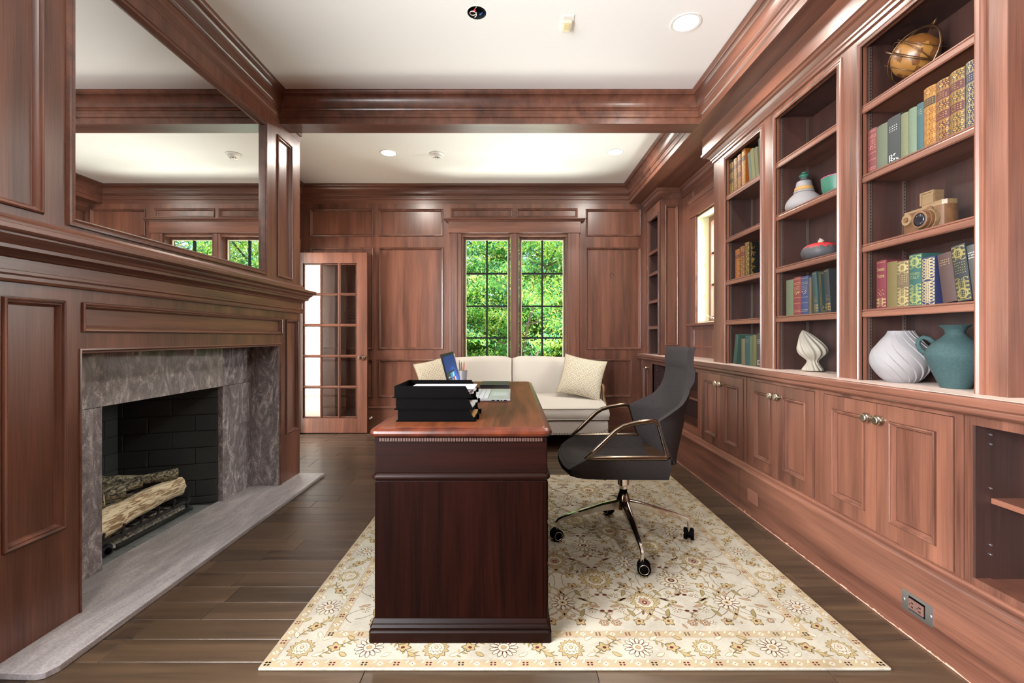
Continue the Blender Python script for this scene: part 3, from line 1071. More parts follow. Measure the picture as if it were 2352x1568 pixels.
# ------------------------------------------------------------------ fireplace
fp = thing('fireplace', 'mahogany fireplace with granite surround, mantel and black firebox', 'fireplace', (-1.9, 2.5, 0.0))
LF = left(XL)
HZ = 0.022
OY0, OY1, OZ = 1.745, 3.27, 1.035
PAN_LOW = [(1.479, 1.691, 0.37, 1.216), (3.335, 3.53, 0.366, 1.212), (1.752, 3.283, 1.097, 1.216)]
lw = MB().slab(LF, BS, BE, HZ, 1.28, PAN_LOW + [(OY0, OY1, HZ, OZ)], -0.03, 0.0).build('surround_frame', WV, fp, bevel=0.002)
panels(lw, LF, PAN_LOW[:2], WV)
panels(lw, LF, PAN_LOW[2:], WY)
MIR = (1.7244, 3.038, 1.527, 2.496)
PAN_UP = [(1.36, 1.6125, 1.512, 2.52), (3.213, 3.429, 1.505, 2.516)]
up = MB().slab(LF, 1.33, BE, 1.28, C, PAN_UP + [MIR], -0.03, 0.0).build('overmantel_frame', WV, fp, bevel=0.002)
panels(up, LF, PAN_UP, WV)
MB().box(XLF, XL - 0.0305, BE - 0.02, BE - 0.0005, HZ, C).build('end_panel', WV, fp)
MB().box(XLF, XL - 0.0305, BS + 0.0005, BS + 0.02, HZ, C).build('end_panel', WV, fp)
# moulding inside the wooden opening
m = MB()
pr = [(0.0, 0.0), (0.0, 0.005), (0.006, 0.006), (0.009, 0.0), (0.012, -0.004), (0.018, -0.006), (0.018, -0.20)]
vs, fs = [], []
for d, h in pr:
    vs += [LF(OY0 + d, HZ, h), LF(OY0 + d, OZ - d, h), LF(OY1 - d, OZ - d, h), LF(OY1 - d, HZ, h)]
for i in range(len(pr) - 1):
    for k in range(3):
        fs.append((i * 4 + k, i * 4 + k + 1, (i + 1) * 4 + k + 1, (i + 1) * 4 + k))
m._add(vs[:6 * 4], [f for f in fs if max(f) < 24])
m.build('opening_molding', WY, fp, smooth=True, angle=30)
# mantel shelf
mp_ = [(0.0, 1.262), (0.016, 1.264), (0.020, 1.272), (0.020, 1.284), (0.026, 1.290), (0.026, 1.300), (0.010, 1.304), (0.010, 1.342), (0.016, 1.346), (0.020, 1.352), (0.030, 1.362),
       (0.048, 1.368), (0.048, 1.380), (0.052, 1.384), (0.056, 1.392), (0.068, 1.402), (0.072, 1.408), (0.072, 1.414), (0.084, 1.418), (0.092, 1.424), (0.092, 1.438), (0.084, 1.442), (0.0, 1.442)]
MB().sweep(mp_, [(XLF, BS), (XL, BS), (XL, BE), (XLF, BE)], side=-1).build('mantel_shelf', WY, fp)
ms = [(0.0, 1.442), (0.030, 1.442), (0.030, 1.462), (0.024, 1.468), (0.016, 1.474), (0.012, 1.484), (0.0, 1.486)]
MB().sweep(ms, [(XLF, BS), (XL, BS), (XL, BE), (XLF, BE)], side=-1).build('mantel_upper_molding', WY, fp)

# granite slabs
MX = -1.865
FB0, FB1, FBZ = 2.071, 2.935, 0.763
MB().box(MX - 0.03, MX, OY0 - 0.02, OY1 - 0.001, FBZ + 0.001, OZ + 0.06).build('granite_slab', MARBLE, fp, bevel=0.001)
MB().box(MX - 0.03, MX, OY0 - 0.02, FB0, HZ, FBZ - 0.001).build('granite_slab', MARBLE, fp, bevel=0.001)
MB().box(MX - 0.03, MX, FB1, OY1 - 0.001, HZ, FBZ - 0.001).build('granite_slab', MARBLE, fp, bevel=0.001)
MB().box(MX + 0.0005, XL - 0.006, OY1 - 0.020, OY1 - 0.001, HZ, OZ + 0.06).build('granite_slab', MARBLE, fp, bevel=0.001)
MB().box(MX + 0.0005, XL - 0.032, OY0 + 0.001, OY0 + 0.016, HZ, OZ + 0.06).build('granite_slab', MARBLE, fp, bevel=0.001)
MB().box(MX, XL - 0.03, OY0, OY1, OZ + 0.06, OZ + 0.075).build('opening_top', WY, fp)
# hearth stone with the broken near corner
hp = [(-1.90, 1.445), (-1.50, 1.43), (-1.475, 1.438), (-1.46, 1.47), (-1.46, 3.545), (-1.90, 3.545)]
MB().prism(hp, lambda a, b, h: (a, b, h), 0.0005, HZ - 0.0005).build('hearth_slab', HEARTH, fp, bevel=0.002)

# firebox
A = Vector((MX - 0.031, FB1)); B = Vector((-2.40, 2.77))
Cn = Vector((-2.40, 2.24)); D = Vector((MX - 0.031, FB0))
fb = MB()
segs = [(A, B), (B, Cn), (Cn, D)]
for p, q in segs:
    d = (q - p).normalized()
    n = Vector((d.y, -d.x))
    fb._add([(p.x - n.x * -0.0, p.y, 0.0), (q.x, q.y, 0.0), (q.x, q.y, 0.95), (p.x, p.y, 0.95)], [(0, 1, 2, 3)])
fb._add([(A.x, A.y, 0.95), (B.x, B.y, 0.95), (Cn.x, Cn.y, 0.95), (D.x, D.y, 0.95)], [(0, 1, 2, 3)])
fb._add([(A.x, A.y, 0.012), (B.x, B.y, 0.012), (Cn.x, Cn.y, 0.012), (D.x, D.y, 0.012)], [(0, 1, 2, 3)])
fbo = fb.build('firebox', MORTAR, fp, recalc=False)
ctr = (A + B + Cn + D) / 4
BH, BL = 0.104, 0.25
for si, (p, q) in enumerate(segs):
    d = (q - p).normalized()
    n = Vector((-d.y, d.x))
    if n.dot(ctr - p) < 0:
        n = -n
    Ln = (q - p).length
    for r in range(9):
        z0 = HZ + r * BH - 0.06
        s = -BL * (0.5 if r % 2 else 0.0) - 0.03 * si
        while s < Ln:
            a, b = max(s, 0) + 0.002, min(s + BL, Ln) - 0.002
            s += BL
            if b - a < 0.012:
                continue
            mb = MB()
            z_0, z_1 = max(z0 + 0.002, HZ), min(z0 + BH - 0.002, 0.949)
            if z_1 - z_0 < 0.01:
                continue
            t = 0.006 + rng.random() * 0.002
            f = lambda u_, z_, h: (p.x + d.x * u_ + n.x * h, p.y + d.y * u_ + n.y * h, z_)
            e = 0.003
            o4 = [(a, z_0), (b, z_0), (b, z_1), (a, z_1)]
            i4 = [(a + e, z_0 + e), (b - e, z_0 + e), (b - e, z_1 - e), (a + e, z_1 - e)]
            vs = [f(x, z, 0) for x, z in o4] + [f(x, z, t - 0.002) for x, z in o4] + [f(x, z, t) for x, z in i4]
            fs = [(8, 9, 10, 11)]
            for k in range(4):
                k2 = (k + 1) % 4
                fs += [(k, k2, 4 + k2, 4 + k), (4 + k, 4 + k2, 8 + k2, 8 + k)]
            mb._add(vs, fs)
            mb.build('brick', BRICK, fbo)
# firebox floor tiles
yy = FB0 + 0.005
k = 0
while yy < FB1 - 0.02:
    for x0, x1 in ((-1.994, -1.868), (-2.124, -1.998), (-2.254, -2.128)):
        y1_ = min(yy + 0.225, FB1 - 0.06)
        MB().box(x0, x1, yy + (0.0), y1_ - 0.004, 0.0125, HZ - 0.001 + rng.uniform(-0.001, 0.0)).build('floor_tile', SLATE, fbo)
    yy += 0.225

# ------------------------------------------------------------------ mirror
mi = thing('wall_mirror', 'large rectangular mirror in moulded mahogany frame above the mantel', 'mirror', (XL, 2.38, 1.527))
MB().poly([LF(MIR[0], MIR[2], -0.012), LF(MIR[1], MIR[2], -0.012), LF(MIR[1], MIR[3], -0.012), LF(MIR[0], MIR[3], -0.012)]).build('mirror_glass', MIRROR, mi, recalc=False)
MB().ring(LF, MIR[0] - 0.03, MIR[1] + 0.03, MIR[2] - 0.03, MIR[3] + 0.03, [(0, 0.0), (0.002, 0.012), (0.008, 0.014), (0.012, 0.007), (0.018, 0.006), (0.026, 0.010), (0.032, -0.002), (0.036, -0.0125)]).build('mirror_frame', WY, mi, smooth=True, angle=30)

# ------------------------------------------------------------------ gas logs
def bark_mat(name, dark, light, pale_amt):
    m, nt, b = new_mat(name)
    N, L = nt.nodes, nt.links
    tc = N.new('ShaderNodeTexCoord')
    mp = N.new('ShaderNodeMapping')
    mp.inputs['Scale'].default_value = (95, 9, 95)
    n1 = N.new('ShaderNodeTexNoise')
    n1.inputs['Scale'].default_value = 1.0
    n1.inputs['Detail'].default_value = 8
    n1.inputs['Distortion'].default_value = 1.0
    L.new(tc.outputs['Object'], mp.inputs[0])
    L.new(mp.outputs[0], n1.inputs['Vector'])
    rp = N.new('ShaderNodeValToRGB')
    e = rp.color_ramp.elements
    e[0].position = 0.40; e[0].color = dark
    e[1].position = pale_amt; e[1].color = light
    L.new(n1.outputs[0], rp.inputs[0])
    L.new(rp.outputs[0], b.inputs['Base Color'])
    b.inputs['Roughness'].default_value = 0.85
    bp = N.new('ShaderNodeBump')
    bp.inputs['Strength'].default_value = 0.6
    bp.inputs['Distance'].default_value = 0.006
    L.new(n1.outputs[0], bp.inputs['Height'])
    L.new(bp.outputs[0], b.inputs['Normal'])
    return m


BARK = bark_mat('dark_log_bark', rgb(44, 42, 36), rgb(190, 182, 150), 0.70)
SPLIT = bark_mat('split_pale_wood', rgb(150, 122, 86), rgb(240, 226, 192), 0.54)
ENDG = plain('cut_log_end', rgb(214, 200, 160), 0.85, var=0.4, bscale=60)


def fire_log(p0, p1, r, label, split=False, seed=0):
    rg = random.Random(seed)
    p0, p1 = Vector(p0), Vector(p1)
    d = (p1 - p0)
    L_ = d.length
    d.normalize()
    s = d.cross(Vector((0, 0, 1))).normalized()
    b = s.cross(d)
    mb = MB()
    n, seg = 16, 18
    ph = [rg.uniform(0, 6.28) for _ in range(6)]
    vs, fs = [], []
    for i in range(n + 1):
        t = i / n
        rr = r * (0.93 + 0.08 * math.sin(5 * t + ph[0]) + 0.05 * math.sin(13 * t + ph[1]))
        cpt = p0 + d * (L_ * t) + b * (0.012 * math.sin(4 * t + ph[2])) + s * (0.012 * math.sin(3 * t + ph[3]))
        for k in range(seg):
            a = 2 * PI * k / seg
            q = rr * (1 + 0.07 * math.sin(3 * a + ph[4] + 2 * t) + 0.05 * math.sin(7 * a + ph[5] + 5 * t) + rg.uniform(-0.035, 0.035))
            vs.append(tuple(cpt + s * math.cos(a) * q + b * math.sin(a) * q))
    for i in range(n):
        for k in range(seg):
            k2 = (k + 1) % seg
            fs.append((i * seg + k, i * seg + k2, (i + 1) * seg + k2, (i + 1) * seg + k))
    mb._add(vs, fs)
    if split:
        # pale split face towards the room
        mb.mi = [1 if 0 <= (((k % seg) + 5) % seg) < 10 else 0 for k in range(len(mb.f))]
    mb.cur = 2
    k0 = len(mb.v)
    mb._add(vs[:seg] + [tuple(p0)], [(k, (k + 1) % seg, seg) for k in range(seg)])
    mb._add(vs[-seg:] + [tuple(p1)], [(k, (k + 1) % seg, seg) for k in range(seg)])
    mb.build('fire_log', [BARK, SPLIT, ENDG], None, label=label, cat='log', group='gas fire logs', smooth=True, angle=60)


fire_log((-2.065, 2.12, 0.150), (-2.065, 2.82, 0.150), 0.068, 'large pale split log resting on the front grate bars', True, 1)
fire_log((-2.20, 2.14, 0.135), (-2.21, 2.72, 0.135), 0.060, 'dark log lying low at the back of the grate', False, 2)
fire_log((-2.31, 2.50, 0.268), (-2.045, 2.78, 0.252), 0.034, 'slim dark log crossing highest at the far end', False, 3)
fire_log((-2.29, 2.34, 0.246), (-2.09, 2.57, 0.262), 0.036, 'short dark log with pale cut end in middle of the pile', False, 4)
fire_log((-2.27, 2.16, 0.240), (-2.06, 2.42, 0.262), 0.036, 'mossy dark log with pale end at near side of the pile', False, 5)
fire_log((-2.22, 2.10, 0.240), (-2.02, 2.255, 0.262), 0.034, 'near dark log with round cut end facing the room', False, 6)
gr = thing('fire_grate', 'black iron grate with bent tines under the logs', 'grate', (-2.05, 2.5, HZ))
MB().box(-1.990, -1.975, 2.15, 2.80, 0.072, 0.088).build('front_bar', IRON, gr, bevel=0.002)
MB().box(-2.24, -2.225, 2.15, 2.80, 0.058, 0.072).build('rear_bar', IRON, gr, bevel=0.002)
for i in range(6):
    y_ = 2.19 + i * 0.115
    MB().tube([(-2.24, y_, 0.066), (-2.06, y_, 0.076), (-2.0, y_, 0.076), (-1.975, y_, 0.090), (-1.962, y_, 0.135)], 0.0065, 6).build('tine', IRON, gr)
for x_, y_ in ((-1.984, 2.17), (-1.984, 2.78), (-2.232, 2.17), (-2.232, 2.74)):
    MB().box(x_ - 0.007, x_ + 0.007, y_ - 0.007, y_ + 0.007, HZ, 0.072).build('leg', IRON, gr)
bp_ = thing('burner_pan', 'shallow burner pan with ash bed and glass lip in the firebox', 'burner', (-2.03, 2.54, HZ))
m = MB().box(-2.14, -1.968, 2.26, 2.80, HZ, HZ + 0.006)
m.build('pan_floor', IRON, bp_)
MB().box(-1.968, -1.962, 2.26, 2.80, HZ, HZ + 0.028).build('glass_lip', SMOKEDGLASS, bp_)
MB().box(-2.06, -1.955, 2.13, 2.235, HZ, HZ + 0.045).build('valve_box', plain('blued_steel', rgb(46, 52, 58), 0.4, metal=0.6), bp_, bevel=0.008)
MB().sphere((-1.955, 2.20, HZ + 0.025), 0.016, 12, 8).build('valve_knob', BLACK, bp_, smooth=True)
em = MB()
rg = random.Random(5)
for i in range(520):
    x_ = rg.uniform(-2.10, -1.985)
    y_ = rg.uniform(2.28, 2.78)
    s_ = rg.uniform(0.004, 0.011)
    em.sphere((x_, y_, HZ + 0.006 + s_ * 0.6 + 0.010 * max(0, 1 - abs(x_ + 2.05) / 0.06)), s_, 5, 3, (1, rg.uniform(0.8, 1.6), 0.8))
em.build('ember_wool', plain('grey_ember_wool', rgb(196, 192, 180), 0.95, var=0.7, bscale=90), bp_, kind='stuff', smooth=True)
MB().box(-2.13, -1.972, 2.265, 2.795, HZ + 0.006, HZ + 0.010).build('ash_bed', plain('pale_ash', rgb(232, 228, 216), 0.95, var=0.2, bscale=50), bp_)
# ------------------------------------------------------------------ rug
RX0, RX1, RY0, RY1, RZ = -0.822, 1.228, 1.4715, 3.54, 0.010
rug = thing('area_rug', 'cream oriental rug with gold and red floral border', 'rug', ((RX0 + RX1) / 2, (RY0 + RY1) / 2, 0.0))


def weave(name, c1, c2):
    m, nt, b = new_mat(name)
    N, L = nt.nodes, nt.links
    tc = N.new('ShaderNodeTexCoord')
    n1 = N.new('ShaderNodeTexNoise')
    n1.inputs['Scale'].default_value = 9
    n1.inputs['Detail'].default_value = 6
    mp = N.new('ShaderNodeMapping')
    mp.inputs['Scale'].default_value = (60, 420, 1)
    n2 = N.new('ShaderNodeTexNoise')
    n2.inputs['Scale'].default_value = 1
    n2.inputs['Detail'].default_value = 2
    L.new(tc.outputs['Object'], n1.inputs['Vector'])
    L.new(tc.outputs['Object'], mp.inputs[0])
    L.new(mp.outputs[0], n2.inputs['Vector'])
    ad = N.new('ShaderNodeMath'); ad.operation = 'MULTIPLY_ADD'
    L.new(n2.outputs[0], ad.inputs[0]); ad.inputs[1].default_value = 0.8; L.new(n1.outputs[0], ad.inputs[2])
    rp = N.new('ShaderNodeValToRGB')
    rp.color_ramp.elements[0].position = 0.6; rp.color_ramp.elements[0].color = c1
    rp.color_ramp.elements[1].position = 1.15 if False else 1.0; rp.color_ramp.elements[1].color = c2
    L.new(ad.outputs[0], rp.inputs[0])
    L.new(rp.outputs[0], b.inputs['Base Color'])
    b.inputs['Roughness'].default_value = 0.95
    b.inputs['Specular IOR Level'].default_value = 0.1
    bp = N.new('ShaderNodeBump'); bp.inputs['Strength'].default_value = 0.25; bp.inputs['Distance'].default_value = 0.002
    L.new(n2.outputs[0], bp.inputs['Height']); L.new(bp.outputs[0], b.inputs['Normal'])
    return m


R_CREAM = weave('rug_cream', rgb(137, 129, 115), rgb(159, 152, 137))
R_TAN = weave('rug_gold_band', rgb(135, 118, 90), rgb(153, 136, 108))
R_COLS = [weave('rug_gold', rgb(132, 112, 77), rgb(149, 132, 95)), weave('rug_brown_line', rgb(67, 52, 34), rgb(90, 71, 49)),
          weave('rug_red', rgb(62, 22, 23), rgb(83, 33, 33)), weave('rug_rose', rgb(124, 96, 74), rgb(142, 115, 92)),
          weave('rug_olive', rgb(106, 92, 56), rgb(124, 110, 74)), weave('rug_ivory', rgb(152, 145, 127), rgb(169, 161, 145)), weave('rug_dark', rgb(32, 23, 23), rgb(50, 37, 36)), R_TAN]
GO, BR, RE, RO, OL, IV, DK, TN = range(8)
MB().box(RX0, RX1, RY0, RY1, 0.0008, RZ).build('rug_pile', R_CREAM, rug, bevel=0.003)
pt = MB()
ZL = [RZ + 0.0003]


def rp_(pts, col, lev=0):
    pt.cur = col
    z = RZ + 0.0003 + 0.00012 * lev
    pt._add([(min(max(x, RX0 + 0.003), RX1 - 0.003), min(max(y, RY0 + 0.003), RY1 - 0.003), z) for x, y in pts], [tuple(range(len(pts)))])


def ell(cx, cy, a, b, col, lev=0, rot=0, n=12):
    c, s = math.cos(rot), math.sin(rot)
    rp_([(cx + a * math.cos(t) * c - b * math.sin(t) * s, cy + a * math.cos(t) * s + b * math.sin(t) * c) for t in [2 * PI * k / n for k in range(n)]], col, lev)


def leaf(x, y, ang, ln, wd, col, lev=0, curl=0.25, edge=None):
    c, s = math.cos(ang), math.sin(ang)

    def P(u, v):
        v += curl * ln * u * u
        return (x + ln * u * c - v * s, y + ln * u * s + v * c)
    T = [0, 0.2, 0.45, 0.7, 0.88, 1.0]
    W = [0.12, 0.7, 1.0, 0.75, 0.35, 0.0]
    if edge is not None:
        rp_([P(t, wd * (w_ + 0.25)) for t, w_ in zip(T, W)] + [P(t, -wd * (w_ + 0.25)) for t, w_ in reversed(list(zip(T, W)))], edge, lev)
        lev += 1
    rp_([P(t, wd * w_) for t, w_ in zip(T, W)] + [P(t, -wd * w_) for t, w_ in reversed(list(zip(T, W)))][1:], col, lev)


def vine(pts, wd, col, lev=0):
    for (x0, y0), (x1, y1) in zip(pts, pts[1:]):
        d = Vector((x1 - x0, y1 - y0))
        if d.length < 1e-6:
            continue
        d.normalize()
        n = Vector((-d.y, d.x)) * wd
        e = d * wd * 0.5
        rp_([(x0 - n.x - e.x, y0 - n.y - e.y), (x1 - n.x + e.x, y1 - n.y + e.y), (x1 + n.x + e.x, y1 + n.y + e.y), (x0 + n.x - e.x, y0 + n.y - e.y)], col, lev)


def arc(cx, cy, r, a0, a1, n=12, sx=1.0):
    return [(cx + r * sx * math.cos(a0 + (a1 - a0) * k / n), cy + r * math.sin(a0 + (a1 - a0) * k / n)) for k in range(n + 1)]


def rosette(x, y, r, petals, outer, inner, core, lev=0, rot=0.0, line=BR):
    for k in range(petals):
        a = rot + 2 * PI * k / petals
        cx, cy = x + r * 0.68 * math.cos(a), y + r * 0.68 * math.sin(a)
        ell(cx, cy, r * 0.34, r * 0.62 * PI / petals * 1.15, line, lev, a, 10)
        ell(cx, cy, r * 0.29, r * 0.62 * PI / petals * 0.85, outer, lev + 1, a, 10)
    ell(x, y, r * 0.44, r * 0.44, line, lev + 2)
    ell(x, y, r * 0.39, r * 0.39, IV, lev + 3)
    for k in range(petals):
        a = rot + 2 * PI * (k + 0.5) / petals
        ell(x + r * 0.55 * math.cos(a), y + r * 0.55 * math.sin(a), r * 0.10, r * 0.055, inner, lev + 4, a, 6)
    ell(x, y, r * 0.22, r * 0.22, core, lev + 4)
    ell(x, y, r * 0.10, r * 0.10, GO if core != GO else RE, lev + 5)


def lobed(x, y, r, ang, lobes, depth, col, lev, squash=1.0, n=0):
    n = n or lobes * 4
    P = []
    for k in range(n):
        a = 2 * PI * k / n
        q = r * (1 - depth * (0.5 + 0.5 * math.cos(lobes * a))) * (1.0 + 0.16 * math.cos(a))
        u, v = q * math.cos(a), q * math.sin(a) * squash
        P.append((x + u * math.cos(ang) - v * math.sin(ang), y + u * math.sin(ang) + v * math.cos(ang)))
    # star-shaped outline: triangle fan keeps it valid
    pt.cur = col
    z = RZ + 0.0003 + 0.00012 * lev
    cl = lambda p: (min(max(p[0], RX0 + 0.003), RX1 - 0.003), min(max(p[1], RY0 + 0.003), RY1 - 0.003), z)
    pt._add([cl(p) for p in P] + [cl((x, y))], [(k, (k + 1) % n, n) for k in range(n)])


def palmette(x, y, r, ang, body, petal, core, lev=0, n=9, spread=2.3):
    """serrated oriental palmette"""
    lb = max(7, n)
    if r < 0.034:
        lobed(x, y, r * 1.05, ang, 5, 0.42, BR, lev, 0.9)
        lobed(x, y, r * 0.86, ang, 5, 0.42, petal, lev + 1, 0.9)
        ell(x, y, r * 0.26, r * 0.22, core, lev + 2, ang, 8)
        return
    lobed(x, y, r * 1.10, ang, lb, 0.24, BR, lev, 0.92)
    lobed(x, y, r * 1.03, ang, lb, 0.24, GO, lev + 1, 0.92)
    lobed(x, y, r * 0.76, ang, lb, 0.16, BR, lev + 2, 0.92)
    lobed(x, y, r * 0.72, ang, lb, 0.16, petal, lev + 3, 0.92)
    for k in range(lb):
        a = ang + 2 * PI * (k + 0.5) / lb
        ell(x + r * 0.58 * math.cos(a), y + r * 0.55 * math.sin(a), r * 0.085, r * 0.05, OL if k % 2 else RO, lev + 4, a, 6)
    lobed(x, y, r * 0.46, ang, 6, 0.2, BR, lev + 4, 0.9)
    lobed(x, y, r * 0.42, ang, 6, 0.2, body, lev + 5, 0.9)
    ell(x, y, r * 0.20, r * 0.17, core, lev + 6, ang)
    ell(x, y, r * 0.09, r * 0.08, IV, lev + 7, ang, 6)


def sickle(x, y, ang, ln, curl, col, lev=0):
    """long curved serrated leaf"""
    c, s_ = math.cos(ang), math.sin(ang)

    def P(u, v):
        v += curl * ln * math.sin(u * PI * 0.5) ** 2
        return (x + ln * u * c - v * s_, y + ln * u * s_ + v * c)
    n = 8
    for k in range(n):
        t0, t1 = k / n, (k + 1) / n
        w0, w1 = 0.055 * ln * math.sin(PI * (0.08 + 0.9 * t0)), 0.055 * ln * math.sin(PI * (0.08 + 0.9 * t1)) * 0.8
        rp_([P(t0, w0 * 1.35), P(t0, -w0 * 1.35), P(t1, -w1 * 1.2), P(t1, w1 * 1.2)], BR, lev)
        rp_([P(t0, w0), P(t0, -w0), P(t1, -w1 * 0.9), P(t1, w1 * 0.9)], col if k % 2 else GO, lev + 1)


# guard bands
GW, MW = 0.035, 0.120


def band(d0, d1, col, lev):
    X0, X1, Y0, Y1 = RX0 + d0, RX1 - d0, RY0 + d0, RY1 - d0
    x0, x1, y0, y1 = RX0 + d1, RX1 - d1, RY0 + d1, RY1 - d1
    rp_([(X0, Y0), (X1, Y0), (x1, y0), (x0, y0)], col, lev)
    rp_([(X1, Y0), (X1, Y1), (x1, y1), (x1, y0)], col, lev)
    rp_([(X1, Y1), (X0, Y1), (x0, y1), (x1, y1)], col, lev)
    rp_([(X0, Y1), (X0, Y0), (x0, y0), (x0, y1)], col, lev)


for d in (0.006, GW + MW):
    band(d, d + 0.028, TN, 0)
    band(d - 0.0045, d - 0.0015, RO, 0)
    band(d + 0.0295, d + 0.032, RO, 0)
    # motifs: clusters of dark squares alternating with small leaves and ivory blossoms
    for sidei in range(4):
        lo = (RX0, RY0, RX0, RY0)[sidei] + d + 0.014
        hi = (RX1, RY1, RX1, RY1)[sidei] - d - 0.014
        Lg = hi - lo
        n = int(round(Lg / 0.105))
        for k in range(n + 1):
            s = lo + Lg * k / n
            c0 = d + 0.014

            def pos(u_, v_):
                if sidei == 0: return (s + u_, RY0 + c0 + v_)
                if sidei == 1: return (RX1 - c0 - v_, s + u_)
                if sidei == 2: return (s + u_, RY1 - c0 - v_)
                return (RX0 + c0 + v_, s + u_)
            for du in (-0.006, 0.006):
                for dv in (-0.005, 0.005):
                    x_, y_ = pos(du, dv)
                    ell(x_, y_, 0.0045, 0.0038, RE if k % 3 else DK, 2, 0, 6)
            if k < n:
                for du, cc in ((0.026, IV), (0.079, IV)):
                    x_, y_ = pos(du, 0.002)
                    leaf(x_, y_, 0.7 + sidei * PI / 2, 0.022, 0.005, cc, 1, edge=OL)
                x_, y_ = pos(0.0525, 0)
                for q in range(4):
                    ell(x_ + 0.006 * math.cos(q * PI / 2), y_ + 0.006 * math.sin(q * PI / 2), 0.005, 0.005, IV, 2, 0, 7)
                ell(x_, y_, 0.0022, 0.0022, DK, 3, 0, 5)
# main border
mid = GW + MW / 2 + 0.003
for sidei in range(4):
    lo = (RX0, RY0, RX0, RY0)[sidei] + mid
    hi = (RX1, RY1, RX1, RY1)[sidei] - mid
    Lg = hi - lo
    n = 8
    stp = Lg / n
    base_ang = (PI / 2, PI, -PI / 2, 0)[sidei]
    tang = (0, PI / 2, 0, PI / 2)[sidei]

    def pos(s, v_):
        if sidei == 0: return (s, RY0 + mid + v_)
        if sidei == 1: return (RX1 - mid - v_, s)
        if sidei == 2: return (s, RY1 - mid - v_)
        return (RX0 + mid + v_, s)
    for k in range(n + 1):
        s = lo + stp * k
        sg = 1 if k % 2 else -1
        x_, y_ = pos(s, 0)
        if k % 2:
            rosette(x_, y_, 0.050, 13, IV, RE, RO, 2)
        elif 0 < k < n or sidei in (0, 2):
            palmette(x_, y_, 0.046, base_ang + PI, IV, IV, RO, 2, n=13, spread=2.6)
        if k < n:
            V = [pos(s + 0.05 + (stp - 0.1) * t / 14, sg * 0.040 * math.cos(PI * t / 14)) for t in range(15)]
            vine(V, 0.0016, BR, 0)
            for j in range(2, 13, 1):
                (xa, ya), (xb, yb) = V[j], V[j + 1]
                aa = math.atan2(yb - ya, xb - xa)
                leaf(xa, ya, aa + (0.8 if j % 2 else -0.8), 0.026, 0.0045, OL if j % 3 else GO, 0, 0.2 * (1 if j % 2 else -1))
            xm, ym = pos(s + stp * 0.5, 0)
            palmette(xm, ym, 0.028, tang + (0.5 if k % 2 else 2.5), GO, GO, RE, 2, n=5, spread=1.2)
            for vv in (-0.042, 0.042):
                xm, ym = pos(s + stp * 0.22, vv * sg)
                leaf(xm, ym, tang + 0.3, 0.036, 0.008, IV, 1, 0.2, edge=OL)
                xm, ym = pos(s + stp * 0.72, -vv * sg)
                leaf(xm, ym, tang + PI - 0.4, 0.036, 0.008, GO, 1, -0.2, edge=BR)
# field: mirrored lattice of flowers and scrolls
IN = 2 * GW + MW + 0.006
fx0, fx1, fy0, fy1 = RX0 + IN, RX1 - IN, RY0 + IN, RY1 - IN
fc = ((fx0 + fx1) / 2, (fy0 + fy1) / 2)
rg = random.Random(11)
UX, UY = (fx1 - fx0) / 5, (fy1 - fy0) / 5


def inside(x, y, m=0.0):
    return fx0 + m < x < fx1 - m and fy0 + m < y < fy1 - m


